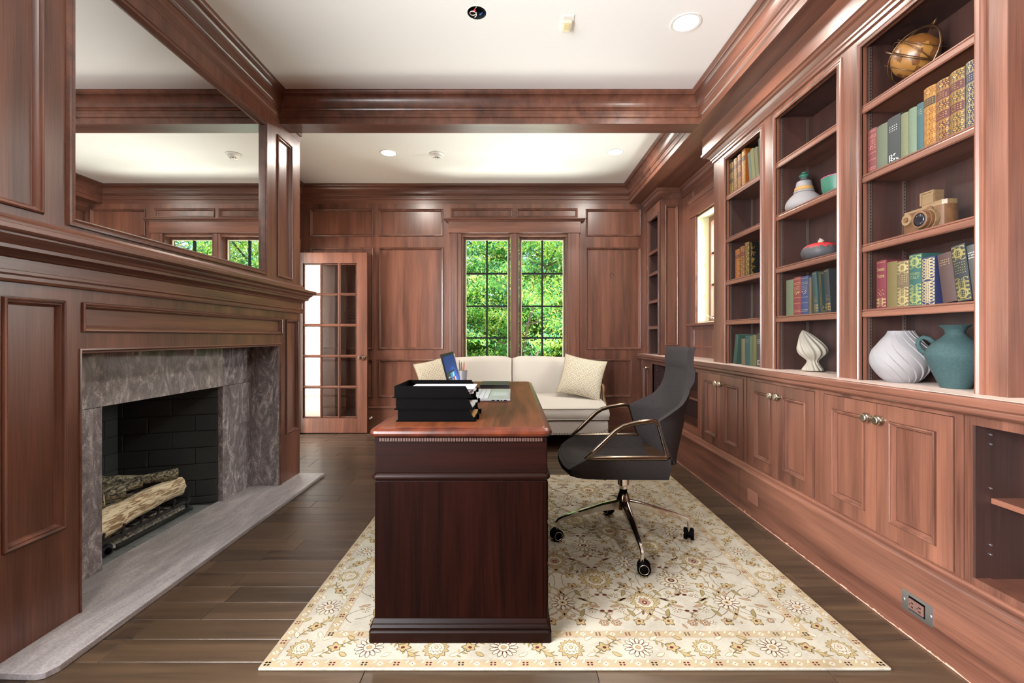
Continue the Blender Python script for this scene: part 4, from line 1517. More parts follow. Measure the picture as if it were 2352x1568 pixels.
for i in range(6):
    for j in range(6):
        cx, cy = fx0 + UX * i, fy0 + UY * j
        if inside(cx, cy, 0.05):
            if (i + j) % 2:
                rosette(cx, cy, 0.066, 16, IV, GO, RE, 2, 0.1)
            else:
                palmette(cx, cy, 0.078, PI / 2 if j < 2 else -PI / 2, GO, IV, OL, 2, n=15, spread=2.7)
        # half-cell flowers and scrolls, mirrored about the cell
        hx, hy = cx + UX / 2, cy + UY / 2
        if inside(hx, hy, 0.05):
            if (i + j) % 2:
                palmette(hx, hy, 0.062, PI / 2, RO, IV, RE, 2, n=13, spread=2.5)
            else:
                rosette(hx, hy, 0.052, 12, IV, RE, GO, 2)
            for sx in (-1, 1):
                for sy in (-1, 1):
                    V = [(hx + sx * (0.075 + 0.10 * math.sin(t / 10 * 2.4)), hy + sy * (0.02 + 0.11 * t / 10)) for t in range(11)]
                    vine(V, 0.0012, BR, 0)
                    for q in range(2, 10):
                        (xa, ya), (xb, yb) = V[q], V[q + 1]
                        if inside(xa, ya, 0.03):
                            aa = math.atan2(yb - ya, xb - xa)
                            leaf(xa, ya, aa + (0.6 if q % 2 else -0.6), 0.020, 0.0032, RO if q % 2 else OL, 0, 0.2, edge=None)
                    xe, ye = V[-1]
                    if inside(xe, ye, 0.03):
                        rosette(xe, ye, 0.020, 6, RO, OL, RE, 1)
                    xe, ye = hx + sx * 0.105, hy + sy * 0.012
                    if inside(xe, ye, 0.03):
                        leaf(xe, ye, PI / 2 * sy + 0.9 * sx, 0.045, 0.0075, RO, 1, 0.25 * sx, edge=BR)
                    xe, ye = hx + sx * 0.055, hy + sy * 0.12
                    if inside(xe, ye, 0.03):
                        palmette(xe, ye, 0.026, PI / 2 * sy, IV, GO, RE, 1, n=5, spread=1.4)
                    xe, ye = hx + sx * 0.15, hy + sy * 0.055
                    if inside(xe, ye, 0.03):
                        ell(xe, ye, 0.010, 0.008, BR, 1)
                        ell(xe, ye, 0.007, 0.0055, RE, 2)
        for sx in (-1, 1):
            for sy in (-1, 1):
                xe, ye = cx + sx * 0.10, cy + sy * 0.075
                if inside(xe, ye, 0.03):
                    leaf(xe, ye, math.atan2(sy, sx) + 0.8 * sx * sy, 0.05, 0.008, OL, 1, 0.3 * sx * sy, edge=BR)
                xe, ye = cx + sx * 0.055, cy + sy * 0.115
                if inside(xe, ye, 0.03):
                    rosette(xe, ye, 0.017, 6, IV, RE, GO, 1)
                V = arc(cx + sx * 0.09, cy + sy * 0.02, 0.06, PI / 2 * sy, PI / 2 * sy + sx * sy * -1.9, 9)
                if all(inside(p[0], p[1], 0.01) for p in V):
                    vine(V, 0.0011, BR, 0)
for i in range(6):
    for j in range(6):
        cx, cy = fx0 + UX * i, fy0 + UY * j
        for sx in (-1, 1):
            for sy in (-1, 1):
                x_, y_ = cx + sx * 0.13, cy + sy * 0.05
                if inside(x_, y_, 0.04) and inside(x_ + sx * 0.09, y_ + sy * 0.08, 0.02):
                    sickle(x_, y_, math.atan2(sy * 0.6, sx), 0.115, 0.35 * sx * sy, RO, 1)
                x_, y_ = cx + sx * 0.035, cy + sy * 0.165
                if inside(x_, y_, 0.04) and inside(x_ + sx * 0.07, y_ + sy * 0.03, 0.02):
                    sickle(x_, y_, math.atan2(sy * 0.2, sx), 0.09, 0.3 * sx * sy, OL, 1)
                V = [(cx + sx * (0.03 + 0.20 * t / 12), cy + sy * (0.22 - 0.20 * math.cos(t / 12 * PI * 0.9) * 0.5 - 0.06)) for t in range(13)]
                if all(inside(p[0], p[1], 0.01) for p in V):
                    vine(V, 0.0013, BR, 0)
for _ in range(760):
    x_, y_ = rg.uniform(fx0 + 0.03, fx1 - 0.03), rg.uniform(fy0 + 0.03, fy1 - 0.03)
    leaf(x_, y_, rg.uniform(0, 6.28), rg.uniform(0.016, 0.032), rg.uniform(0.003, 0.005), rg.choice([RO, OL, GO, RO, BR]), 0, rg.uniform(-0.4, 0.4), edge=BR)
for _ in range(230):
    x_, y_ = rg.uniform(fx0 + 0.03, fx1 - 0.03), rg.uniform(fy0 + 0.03, fy1 - 0.03)
    rosette(x_, y_, rg.uniform(0.010, 0.016), 5, rg.choice([RO, IV, GO]), OL, rg.choice([RE, GO, OL]), 1, rg.uniform(0, 1))
pt.build('floral_pattern', R_COLS, rug, recalc=False, kind='stuff')

# ------------------------------------------------------------------ desk
DT = 0.762
dk = thing('desk', 'large dark mahogany executive desk on the cream rug', 'desk', (-0.18, 2.44, RZ + 0.0017))
ZR = RZ + 0.0017
tx0, tx1, ty0, ty1 = -0.504, 0.143, 1.590, 3.290
# top: swept bullnose round a rounded rectangle
def rrect(x0, x1, y0, y1, r, n=5):
    P = []
    for cx, cy, a0 in ((x1 - r, y0 + r, -PI / 2), (x1 - r, y1 - r, 0), (x0 + r, y1 - r, PI / 2), (x0 + r, y0 + r, PI)):
        for k in range(n + 1):
            a = a0 + PI / 2 * k / n
            P.append((cx + r * math.cos(a), cy + r * math.sin(a)))
    return P


def loft(mb, loops):
    """loops: list of lists of xyz, same length, closed"""
    n = len(loops[0])
    vs = [p for l in loops for p in l]
    fs = []
    for i in range(len(loops) - 1):
        for k in range(n):
            k2 = (k + 1) % n
            fs.append((i * n + k, i * n + k2, (i + 1) * n + k2, (i + 1) * n + k))
    fs.append(tuple(range(n))[::-1])
    fs.append(tuple((len(loops) - 1) * n + k for k in range(n)))
    mb._add(vs, fs)
    return mb


def moulded(x0, x1, y0, y1, prof, r=0.02):
    """prof [(inset, z)] bottom to top"""
    mb = MB()
    return loft(mb, [[(p[0], p[1], z) for p in rrect(x0 + d, x1 - d, y0 + d, y1 - d, max(r - d * 0.5, 0.004))] for d, z in prof])


top = moulded(tx0, tx1, ty0, ty1, [(0.022, 0.727), (0.010, 0.729), (0.003, 0.735), (0.0, 0.742), (0.002, 0.750), (0.008, 0.756), (0.018, 0.7585), (0.020, 0.7590), (0.021, 0.7602), (0.024, DT)], 0.03)
tp = top.build('desk_top', [DESKE], dk, smooth=True, angle=30)
MB().prism(rrect(tx0 + 0.026, tx1 - 0.026, ty0 + 0.026, ty1 - 0.026, 0.02), lambda a, b, h: (a, b, h), DT, DT + 0.0006).build('top_veneer', DESKY, tp)
bx0, bx1 = -0.487, 0.126
BYN, BYF = 1.606, 3.274
# frieze and pedestals
MB().box(bx0 + 0.001, bx1 - 0.001, BYN + 0.001, BYF - 0.001, 0.598, 0.727).build('frieze_box', DESKX, dk, bevel=0.004)
moulded(bx0 - 0.009, bx1 + 0.009, BYN - 0.009, BYF + 0.009, [(0.010, 0.574), (0.004, 0.578), (0.0, 0.584), (0.0, 0.590), (0.004, 0.596), (0.009, 0.600)], 0.02).build('waist_molding', DESKX, dk, smooth=True, angle=35)
for y0, y1 in ((BYN, 2.06), (2.82, BYF)):
    p = MB().box(bx0 + 0.001, bx1 - 0.001, y0, y1, 0.085, 0.575).build('pedestal', DESKV, dk, bevel=0.006)
    pan = far(y0)
    MB().box(bx0 + 0.022, bx1 - 0.018, y0 - 0.0025, y0, 0.092, 0.570).build('end_panel', DESKV, p)
    moulded(bx0 - 0.016, bx1 + 0.013, y0 - 0.016, y1 + (0.016 if y1 > 3 else 0.012), [(0.0, ZR), (0.0, 0.046), (0.003, 0.050), (0.006, 0.052), (0.005, 0.056), (0.003, 0.062), (0.006, 0.068), (0.009, 0.071), (0.008, 0.075), (0.012, 0.082), (0.016, 0.088)], 0.012).build('plinth_molding', DESKX, p, smooth=True, angle=30)
    # drawers face the chair (+X side)
    for z0, z1 in ((0.11, 0.26), (0.27, 0.41), (0.42, 0.56)):
        d_ = MB().box(bx1 - 0.001, bx1 + 0.004, y0 + 0.03, y1 - 0.03, z0, z1).build('drawer', DESKV, p, bevel=0.004)
        MB().box(bx1 + 0.004, bx1 + 0.0065, (y0 + y1) / 2 - 0.04, (y0 + y1) / 2 + 0.04, (z0 + z1) / 2 - 0.012, (z0 + z1) / 2 + 0.012).build('drawer_pull', BRASS, d_, bevel=0.001)
d_ = MB().box(bx1 - 0.001, bx1 + 0.006, 2.10, 2.78, 0.615, 0.70).build('drawer', DESKV, dk, bevel=0.003)
MB().box(bx1 + 0.006, bx1 + 0.0085, 2.40, 2.48, 0.645, 0.667).build('drawer_pull', BRASS, d_, bevel=0.001)
MB().box(bx0 + 0.03, bx0 + 0.045, 2.06, 2.82, 0.12, 0.598).build('modesty_panel', DESKV, dk)
# dentil strip under the top, each block
de = MB()
nx = 62
for k in range(nx):
    x_ = -0.468 + 0.576 * k / nx
    de.box(x_ + 0.001, x_ + 0.576 / nx - 0.0012, BYN - 0.006, BYN + 0.002, 0.7135, 0.7255)
de.build('dentil_strip', plain('worn_dentil', rgb(58, 30, 18), 0.6), dk, kind='stuff')
MB().box(bx0 + 0.004, bx1 - 0.004, BYN - 0.003, BYN + 0.0015, 0.711, 0.7268).build('dentil_backing', DESKX, dk)

# ------------------------------------------------------------------ letter trays
DTZ = DT + 0.0008
TRX0, TRX1, TRY0, TRY1 = -0.430, -0.140, 1.713, 1.960
lab3 = ['lowest black letter tray, standing on the desk top', 'middle black letter tray of the stack on the desk', 'top black letter tray holding loose white papers']
for k in range(3):
    z0 = DTZ + k * 0.0445
    o = -0.006 * k
    x0, x1, y0, y1 = TRX0 + o, TRX1 + o, TRY0 - 0.002 * k, TRY1
    t = thing('letter_tray', lab3[k], 'letter tray', ((x0 + x1) / 2, (y0 + y1) / 2, z0), group='stacked letter trays')
    m = MB()
    m.box(x0 - 0.006, x1 + 0.004, y0 - 0.006, y1 + 0.006, z0 + 0.0002, z0 + 0.003)
    sidep = [(x0, z0 + 0.003), (x1, z0 + 0.003), (x1 - 0.022, z0 + 0.0445), (x0, z0 + 0.0445)]
    m.prism(sidep, lambda a, b, h: (a, h, b), y0, y0 + 0.003)
    m.prism(sidep, lambda a, b, h: (a, h, b), y1 - 0.003, y1)
    m.box(x0, x0 + 0.003, y0 + 0.003, y1 - 0.003, z0 + 0.003, z0 + 0.0445)
    m.build('tray_shell', BLACK, t)
    for yy in (y0 + 0.05, y1 - 0.07):
        MB().box(x1 + 0.004, x1 + 0.012, yy, yy + 0.02, z0 + 0.0005, z0 + 0.018).build('tray_foot', BLACK, t, bevel=0.001)
    # papers
    n = (3, 2, 4)[k]
    for q in range(n):
        a = random.uniform(-0.05, 0.05)
        cx, cy = (x0 + x1) / 2 + 0.012 + random.uniform(-0.004, 0.012), (y0 + y1) / 2
        zt = z0 + 0.0035 + q * (0.0036 if k < 2 else 0.0085)
        c_, s_ = math.cos(a), math.sin(a)
        hw, hh = 0.128, 0.092
        P = [(cx + u * c_ - v * s_, cy + u * s_ + v * c_) for u, v in ((-hw, -hh), (hw, -hh), (hw, hh), (-hw, hh))]
        pn = (('lower', 'upper', ''), ('lower', 'upper'), ('bottom', 'second lowest', 'second highest', 'topmost'))[k][q]
        plab = '%s white sheet of paper in the %s black letter tray' % (pn, ('lowest', 'middle', 'top')[k])
        mb = MB().prism(P, lambda a_, b_, h: (a_, b_, h), zt, zt + 0.0012)
        mb.build('paper_sheet', PAPER if not (k == 0 and q == 2) else plain('kraft_paper', rgb(190, 150, 90), 0.8), None, label=plab if not (k == 0 and q == 2) else 'tan kraft sheet in the lowest black letter tray',
                 cat='paper', group='papers in the %s letter tray' % ('lowest', 'middle', 'top')[k])

# ------------------------------------------------------------------ laptop
lp = thing('laptop', 'open silver laptop with lit blue screen on the desk', 'laptop', (-0.15, 2.45, DTZ))
ly0, ly1 = 2.229, 2.678
SILVER = plain('silver_laptop', rgb(176, 178, 182), 0.35, metal=0.55)
base = MB().prism([(-0.292, DTZ + 0.002), (-0.012, DTZ + 0.002), (-0.008, DTZ + 0.008), (-0.012, DTZ + 0.0135), (-0.292, DTZ + 0.0135)], lambda a, b, h: (a, h, b), ly0, ly1)
bo = base.build('laptop_base', SILVER, lp, bevel=0.002)
MB().box(-0.285, -0.018, ly0 + 0.006, ly1 - 0.006, DTZ, DTZ + 0.002).build('rubber_base', BLACK, lp)
kz = DTZ + 0.0135
MB().box(-0.272, -0.118, ly0 + 0.022, ly1 - 0.022, kz, kz + 0.0006).build('keyboard_well', plain('keyboard_well', rgb(120, 122, 126), 0.5), bo)
kk = MB()
for i in range(6):
    for j in range(15):
        kk.box(-0.270 + i * 0.0254, -0.270 + i * 0.0254 + 0.0225, ly0 + 0.024 + j * 0.0267, ly0 + 0.024 + j * 0.0267 + 0.0240, kz + 0.0006, kz + 0.0022)
kk.build('keys', plain('silver_key', rgb(168, 170, 174), 0.45), bo)
MB().box(-0.105, -0.030, ly0 + 0.15, ly0 + 0.27, kz, kz + 0.0005).build('touchpad', plain('touchpad', rgb(160, 162, 166), 0.3), bo)
pp = MB()
for k, (x0, x1) in enumerate(((-0.10, -0.085), (-0.075, -0.062), (-0.055, -0.05), (-0.04, -0.026))):
    pp.box(x0, x1, ly0 - 0.0006, ly0 + 0.001, DTZ + 0.005, DTZ + 0.010)
pp.build('side_ports', BLACK, bo)
# lid leaning back
hx, hz_ = -0.290, DTZ + 0.0145
lt = Vector((-0.345 - hx, 0, 0.988 - hz_)).normalized()   # up the lid
ln_ = Vector((lt.z, 0, -lt.x))                             # towards the chair (+X)
LH = 0.226


def lid(a, b, h):  # a along y, b up the lid, h out of the lid towards +X
    p = Vector((hx, a, hz_)) + lt * b + ln_ * h
    return (p.x, p.y, p.z)


lo_ = MB().prism([(ly0, 0), (ly1, 0), (ly1, LH), (ly0, LH)], lid, -0.007, 0.0).build('lid', plain('lid_black', rgb(20, 20, 21), 0.5, spec=0.1), lp, bevel=0.002)


def emis(name, col, st):
    return plain(name, (0, 0, 0, 1), 0.3, emit=(col, st), spec=0.05)


scr = bpy.data.materials.new('screen_wallpaper')
scr.use_nodes = True
nt = scr.node_tree
b = nt.nodes['Principled BSDF']
tc = nt.nodes.new('ShaderNodeTexCoord')
mp = nt.nodes.new('ShaderNodeMapping')
mp.inputs['Location'].default_value = (0, -0.14, -0.075)
mp.inputs['Scale'].default_value = (0, 5.5, 8.0)
gr_ = nt.nodes.new('ShaderNodeTexGradient'); gr_.gradient_type = 'SPHERICAL'
rpn = nt.nodes.new('ShaderNodeValToRGB')
rpn.color_ramp.elements[0].color = rgb(2, 22, 90)
rpn.color_ramp.elements[1].color = rgb(60, 170, 240)
e_ = rpn.color_ramp.elements.new(0.4); e_.color = rgb(8, 72, 170)
nt.links.new(tc.outputs['Object'], mp.inputs[0]); nt.links.new(mp.outputs[0], gr_.inputs[0]); nt.links.new(gr_.outputs[1], rpn.inputs[0])
nt.links.new(rpn.outputs[0], b.inputs['Emission Color'])
b.inputs['Emission Strength'].default_value = 1.7
b.inputs['Base Color'].default_value = (0, 0, 0, 1)
b.inputs['Roughness'].default_value = 0.3
b.inputs['Specular IOR Level'].default_value = 0.05
so = MB().prism([(ly0 + 0.014, 0.022), (ly1 - 0.014, 0.022), (ly1 - 0.014, LH - 0.016), (ly0 + 0.014, LH - 0.016)], lid, 0.0, 0.0006).build('screen', scr, lo_)


def tile(a0, a1, b0, b1, mat, name='screen_tile', h=0.0008):
    MB().prism([(ly0 + a0, b0), (ly0 + a1, b0), (ly0 + a1, b1), (ly0 + a0, b1)], lid, h, h + 0.0002).build(name, mat, so)


tile(0.014, 0.435, 0.022, 0.030, emis('taskbar', rgb(10, 20, 36), 0.8), 'taskbar')
tile(0.016, 0.30, 0.030, 0.130, emis('start_menu', rgb(12, 30, 40), 0.7), 'start_menu')
TB = emis('tile_blue', rgb(30, 150, 215), 0.9)
TW = emis('tile_white', rgb(225, 228, 230), 0.8)
TG = emis('tile_green', rgb(30, 160, 60), 0.8)
TR_ = emis('tile_red', rgb(205, 50, 45), 0.8)
TP = emis('tile_slate', rgb(105, 110, 140), 0.8)
cols = [[TB, TB, TG, TW], [TP, TB, TR_, TW], [TB, TB, TW, TB]]
for i in range(3):
    for j in range(4):
        tile(0.125 + j * 0.042, 0.125 + j * 0.042 + 0.039, 0.036 + i * 0.029, 0.036 + i * 0.029 + 0.026, cols[i][j], h=0.0011)
for i in range(5):
    tile(0.050, 0.095, 0.040 + i * 0.015, 0.045 + i * 0.015, TW, 'menu_entry', 0.0011)

# ------------------------------------------------------------------ notebook and pencil cup
nb = thing('notebook', 'thick black closed notebook at the far end of the desk', 'notebook', (-0.11, 2.95, DTZ))
MB().box(-0.200, -0.016, 2.815, 3.06, DTZ, DTZ + 0.004).build('rear_cover', BLACKSOFT, nb, bevel=0.001)
MB().box(-0.197, -0.020, 2.819, 3.056, DTZ + 0.004, DTZ + 0.018).build('page_block', plain('dark_page_edges', rgb(30, 26, 24), 0.7), nb)
MB().box(-0.200, -0.016, 2.815, 3.06, DTZ + 0.018, DTZ + 0.022).build('front_cover', BLACKSOFT, nb, bevel=0.001)
cupc = (-0.345, 3.15)
cu = thing('pencil_cup', 'grey metal pencil cup behind the laptop screen', 'pencil cup', (cupc[0], cupc[1], DTZ))
MB().lathe([(0.030, DTZ), (0.037, DTZ + 0.088), (0.035, DTZ + 0.088), (0.0285, DTZ + 0.004), (0.001, DTZ + 0.004)], (cupc[0], cupc[1], 0), 24).build('cup_body', plain('grey_metal_cup', rgb(150, 148, 152), 0.4, metal=0.4), cu, smooth=True, angle=40)
pens = [(-0.018, -0.008, (0.10, 0.0), 0.155, 'black', rgb(20, 18, 18)), (0.016, -0.010, (0.06, 0.0), 0.150, 'red', rgb(190, 24, 20)), (0.004, 0.014, (-0.12, 0.05), 0.145, 'orange', rgb(214, 140, 60))]
for dx, dy, tilt, ln_p, cn, colr in pens:
    p0 = Vector((cupc[0] + dx * 0.55, cupc[1] + dy, DTZ + 0.0048))
    dr = Vector((tilt[0] * (1 if dx > 0 else -1) * 0.55, tilt[1], 1)).normalized()
    t = thing('pencil', '%s pencil standing tip up in the grey pencil cup' % cn, 'pencil', tuple(p0), group='pencils in the cup')
    MB().tube([p0, p0 + dr * (ln_p - 0.022)], 0.0042, 6).build('pencil_shaft', plain('pencil_%s' % cn, colr, 0.35), t)
    MB().tube([p0 + dr * (ln_p - 0.022), p0 + dr * (ln_p - 0.006)], [0.0041, 0.0018], 6).build('pencil_wood', OAKPALE, t)
    MB().tube([p0 + dr * (ln_p - 0.006), p0 + dr * ln_p], [0.0017, 0.0003], 6).build('pencil_lead', plain('lead_%s' % cn, colr, 0.5), t)
# ------------------------------------------------------------------ desk chair
CX, CY = 0.587, 2.400
ZF = RZ + 0.0017
ch = thing('desk_chair', 'charcoal suede swivel chair with polished bronze arms and castors', 'chair', (CX, CY, ZF))
# seat: lofted trough, stations (x, side top, middle, bottom, half width)
st = [(0.246, 0.436, 0.434, 0.428, 0.225), (0.250, 0.446, 0.442, 0.421, 0.235), (0.268, 0.458, 0.447, 0.412, 0.243), (0.31, 0.480, 0.449, 0.404, 0.250), (0.36, 0.503, 0.447, 0.399, 0.255),
      (0.45, 0.507, 0.440, 0.397, 0.256), (0.58, 0.507, 0.434, 0.396, 0.256), (0.70, 0.505, 0.432, 0.395, 0.255), (0.752, 0.503, 0.432, 0.395, 0.254)]
loops = []
for i, (x, zt, zm, zb, hw) in enumerate(st):
    fw = max(0, 1 - i / 3.5)
    L_ = []

    def add(yf, z):
        L_.append((x + 0.045 * fw * abs(yf) ** 3, CY + hw * yf, z))
    for yf, z in ((-0.86, zb), (-0.4, zb - 0.004), (0, zb - 0.005), (0.4, zb - 0.004), (0.86, zb), (0.96, zb + (zt - zb) * 0.4), (1.0, zt), (0.955, zt + 0.002), (0.90, zm + (zt - zm) * 0.45), (0.80, zm + (zt - zm) * 0.16), (0.55, zm + (zt - zm) * 0.03), (0, zm),
                  (-0.55, zm + (zt - zm) * 0.03), (-0.80, zm + (zt - zm) * 0.16), (-0.90, zm + (zt - zm) * 0.45), (-0.955, zt + 0.002), (-1.0, zt), (-0.96, zb + (zt - zb) * 0.4)):
        add(yf, z)
    loops.append(L_)
seat = loft(MB(), loops).build('seat', SUEDE, ch, smooth=True, angle=42)
# seam line on the front lip
sm = [(x + 0.012 + 0.045 * abs(t_) ** 3, CY + 0.235 * t_, 0.4565 + 0.024 * abs(t_) ** 4) for x, t_ in [(0.262, -0.88 + 1.76 * k / 14) for k in range(15)]]
MB().tube(sm, 0.0013, 5).build('seat_seam', plain('charcoal_thread', rgb(40, 35, 36), 0.8), seat)


def interp(tab, z):
    for (z0, v0), (z1, v1) in zip(tab, tab[1:]):
        if z <= z1:
            t = max(0, (z - z0) / (z1 - z0))
            return v0 + (v1 - v0) * t
    return tab[-1][1]


XCt = [(0.47, 0.790), (0.55, 0.822), (0.65, 0.850), (0.75, 0.866), (0.85, 0.876), (0.92, 0.882), (0.925, 0.877), (0.94, 0.872), (0.98, 0.873), (1.015, 0.876), (1.03, 0.884)]
WTt = [(0.47, 0.228), (0.52, 0.245), (0.60, 0.255), (0.685, 0.257), (0.715, 0.242), (0.75, 0.212), (0.79, 0.190), (0.85, 0.174), (0.95, 0.165), (1.02, 0.160), (1.03, 0.155)]
WRt = [(0.47, 0.03), (0.50, 0.06), (0.56, 0.11), (0.62, 0.150), (0.685, 0.180), (0.715, 0.130), (0.75, 0.070), (0.79, 0.036), (0.85, 0.018), (0.95, 0.014), (1.03, 0.010)]
zs_ = [0.47, 0.50, 0.53, 0.56, 0.60, 0.64, 0.67, 0.685, 0.70, 0.715, 0.735, 0.755, 0.775, 0.80, 0.83, 0.86, 0.89, 0.915, 0.925, 0.94, 0.96, 0.985, 1.01, 1.022, 1.03]
ts_ = [-1 + 2 * k / 20 for k in range(21)]
mb = MB()
vs, fs = [], []
for z in zs_:
    for t in ts_:
        vs.append((interp(XCt, z) - interp(WRt, z) * abs(t) ** 2.6, CY + interp(WTt, z) * t, z))
nT = len(ts_)
for i in range(len(zs_) - 1):
    for k in range(nT - 1):
        fs.append((i * nT + k, i * nT + k + 1, (i + 1) * nT + k + 1, (i + 1) * nT + k))
# thickness backwards
off = len(vs)
for i, z in enumerate(zs_):
    for t in ts_:
        th = 0.020 + 0.012 * (1 - abs(t) ** 4) + (0.012 if z > 0.85 else 0.0)
        p = vs[i * nT + ts_.index(t)]
        n = Vector((1.0, -0.0 + (0.9 * t * min(1, interp(WRt, z) / 0.12)), 0)).normalized()
        vs.append((p[0] + n.x * th, p[1] + n.y * th, z if z < 1.02 else z - 0.004))
for i in range(len(zs_) - 1):
    for k in range(nT - 1):
        a = off + i * nT + k
        fs.append((a, a + nT, a + nT + 1, a + 1))
for i in range(len(zs_) - 1):
    for k in (0, nT - 1):
        a, b_ = i * nT + k, (i + 1) * nT + k
        fs.append((a, b_, off + b_, off + a))
for k in range(nT - 1):
    fs.append((k, k + 1, off + k + 1, off + k))
    a = (len(zs_) - 1) * nT + k
    fs.append((a, a + 1, off + a + 1, off + a))
mb._add(vs, fs)
mb.build('backrest', SUEDE, ch, smooth=True, angle=50)
# arms
armp = [(0.350, 0.508), (0.40, 0.552), (0.45, 0.600), (0.49, 0.638), (0.525, 0.660), (0.57, 0.673), (0.62, 0.681), (0.662, 0.686), (0.682, 0.680), (0.692, 0.664), (0.705, 0.620), (0.722, 0.560), (0.736, 0.516), (0.728, 0.509), (0.62, 0.509), (0.50, 0.508), (0.40, 0.508)]
for sgn, nm in ((-1, 'arm'), (1, 'arm')):
    yv = CY + sgn * 0.252
    MB().tube([(x, yv + sgn * 0.004 * (z - 0.5) * 10, z) for x, z in armp], 0.0075, 8, closed=True, sy=1.6, up=(0, 1, 0.0)).build(nm, BRONZE, ch, smooth=True, angle=60)
# mechanism, column, base
MB().box(0.43, 0.60, CY - 0.05, CY + 0.05, 0.365, 0.392).build('tilt_mechanism', BRONZE, ch, bevel=0.008)
MB().tube([(0.46, CY - 0.05, 0.378), (0.46, CY - 0.15, 0.378)], 0.007, 8).build('height_lever', IRON, ch, smooth=True)
MB().lathe([(0.018, 0.268), (0.022, 0.300), (0.030, 0.306), (0.032, 0.366)], (CX, CY, 0), 20).build('gas_column', CHROME, ch, smooth=True, angle=30)
MB().lathe([(0.020, 0.258), (0.020, 0.285)], (CX, CY, 0), 20).build('column_collar', BLACK, ch, smooth=True, angle=30)
MB().lathe([(0.034, 0.178), (0.036, 0.225), (0.024, 0.262), (0.022, 0.264)], (CX, CY, 0), 20).build('base_hub', BRONZE, ch, smooth=True, angle=35)
for k, ang in enumerate((PI, 0.0, -PI / 2, PI / 2)):
    dx, dy = math.cos(ang), math.sin(ang)
    R_ = 0.345
    def pt3(r, z):
        return (CX + dx * r, CY + dy * r, z)
    lg = MB()
    secs = [(0.02, 0.222, 0.022, 0.040), (0.12, 0.198, 0.018, 0.030), (0.24, 0.160, 0.013, 0.020), (R_ - 0.03, 0.134, 0.010, 0.014), (R_ - 0.006, 0.120, 0.009, 0.012), (R_ + 0.004, 0.105, 0.008, 0.010)]
    lps = []
    for i, (r, zt, hw, hh) in enumerate(secs):
        # section leans with the leg: last ones turn down
        lp_ = []
        for yy, zz in ((-hw, 0), (-hw * 0.6, 0.006), (hw * 0.6, 0.006), (hw, 0), (hw * 0.8, -hh), (-hw * 0.8, -hh)):
            rr, z_ = r, zt + zz
            if i == len(secs) - 1:
                rr = r + (zz + hh / 2) * 0.9
                z_ = zt
            elif i == len(secs) - 2:
                rr = r + (zz + hh / 2) * 0.5
                z_ = zt + zz * 0.6
            p = (CX + dx * rr - dy * yy, CY + dy * rr + dx * yy, z_)
            lp_.append(p)
        lps.append(lp_)
    loft(lg, lps)
    lo = lg.build('leg', CHROME, ch, smooth=True, angle=40)
    MB().tube([pt3(R_, 0.112), pt3(R_, 0.058)], 0.0085, 10).build('castor_stem', CHROME, lo, smooth=True, angle=40)
    ca = ang + (0.35, 1.2, 1.35, 0.6)[k]
    ax = Vector((math.cos(ca + PI / 2), math.sin(ca + PI / 2), 0))
    c0 = Vector(pt3(R_, ZF + 0.0305)) + Vector((math.cos(ca), math.sin(ca), 0)) * 0.008
    cast = MB().tube([c0 - ax * 0.013, c0 + ax * 0.013], 0.021, 14).build('castor_hood', BLACK, lo, smooth=True, angle=40)
    for sg in (-1, 1):
        p0, p1 = c0 + ax * sg * 0.008, c0 + ax * sg * 0.026
        MB().tube([p0, c0 + ax * sg * 0.010, c0 + ax * sg * 0.022, p1], [0.027, 0.0303, 0.0303, 0.025], 20).build('castor_wheel', BLACK, lo, smooth=True, angle=50)
        rg_ = [c0 + ax * sg * 0.0262 + (Vector((math.cos(ca), math.sin(ca), 0)) * math.cos(t) + Vector((0, 0, 1)) * math.sin(t)) * 0.021 for t in [2 * PI * q / 20 for q in range(20)]]
        MB().tube(rg_, 0.0016, 5, closed=True).build('castor_ring', CHROME, lo, smooth=True)

# ------------------------------------------------------------------ sofa
sf = thing('sofa', 'ivory linen sofa with nailhead trim and carved wooden arm posts', 'sofa', (0.0, 4.72, 0.0))


def cushion(x0, x1, y0, y1, z0, z1, e=0.03, crown=0.0, nx=14, ny=10, slope=0.0, topfn=None):
    """rounded block as a superellipsoid-ish box; crown lifts the middle of the top"""
    mb = MB()
    cx, cy, cz = (x0 + x1) / 2, (y0 + y1) / 2, (z0 + z1) / 2
    hx_, hy_, hz2 = (x1 - x0) / 2, (y1 - y0) / 2, (z1 - z0) / 2
    loops_ = []
    prof = []
    for k in range(5):
        a = PI / 2 * k / 4
        prof.append((e * (1 - math.sin(a)), -hz2 + e * (1 - math.cos(a))))
    prof = [(e * (1 - math.sin(a)), -hz2 + e * (1 - math.cos(a))) for a in [PI / 2 * k / 4 for k in range(5)]]
    prof += [(e * (1 - math.cos(a)), hz2 - e * (1 - math.sin(a))) for a in [PI / 2 * k / 4 for k in range(5)]]
    rr = max(e * 1.3, 0.02)
    for d, z in prof:
        lp_ = rrect(x0 + d, x1 - d, y0 + d, y1 - d, max(rr - d, 0.006), 4)
        loops_.append([(p[0], p[1], cz + z) for p in lp_])
    # bring the top in by rings so that it can be crowned
    for f in (0.8, 0.6, 0.4, 0.2):
        lp_ = [(cx + (p[0] - cx) * f, cy + (p[1] - cy) * f, p[2]) for p in loops_[len(prof) - 1]]
        loops_.append(lp_)
    out = []
    for li, lp_ in enumerate(loops_):
        q = []
        for p in lp_:
            z = p[2]
            if p[2] > cz:
                u, v = (p[0] - cx) / hx_, (p[1] - cy) / hy_
                z += crown * max(0, 1 - abs(u) ** 3) * max(0, 1 - v * v)
                z += slope * (v + 1) / 2
                if topfn:
                    z += topfn(p[0], p[1])
            q.append((p[0], p[1], z))
        out.append(q)
    return loft(mb, out)


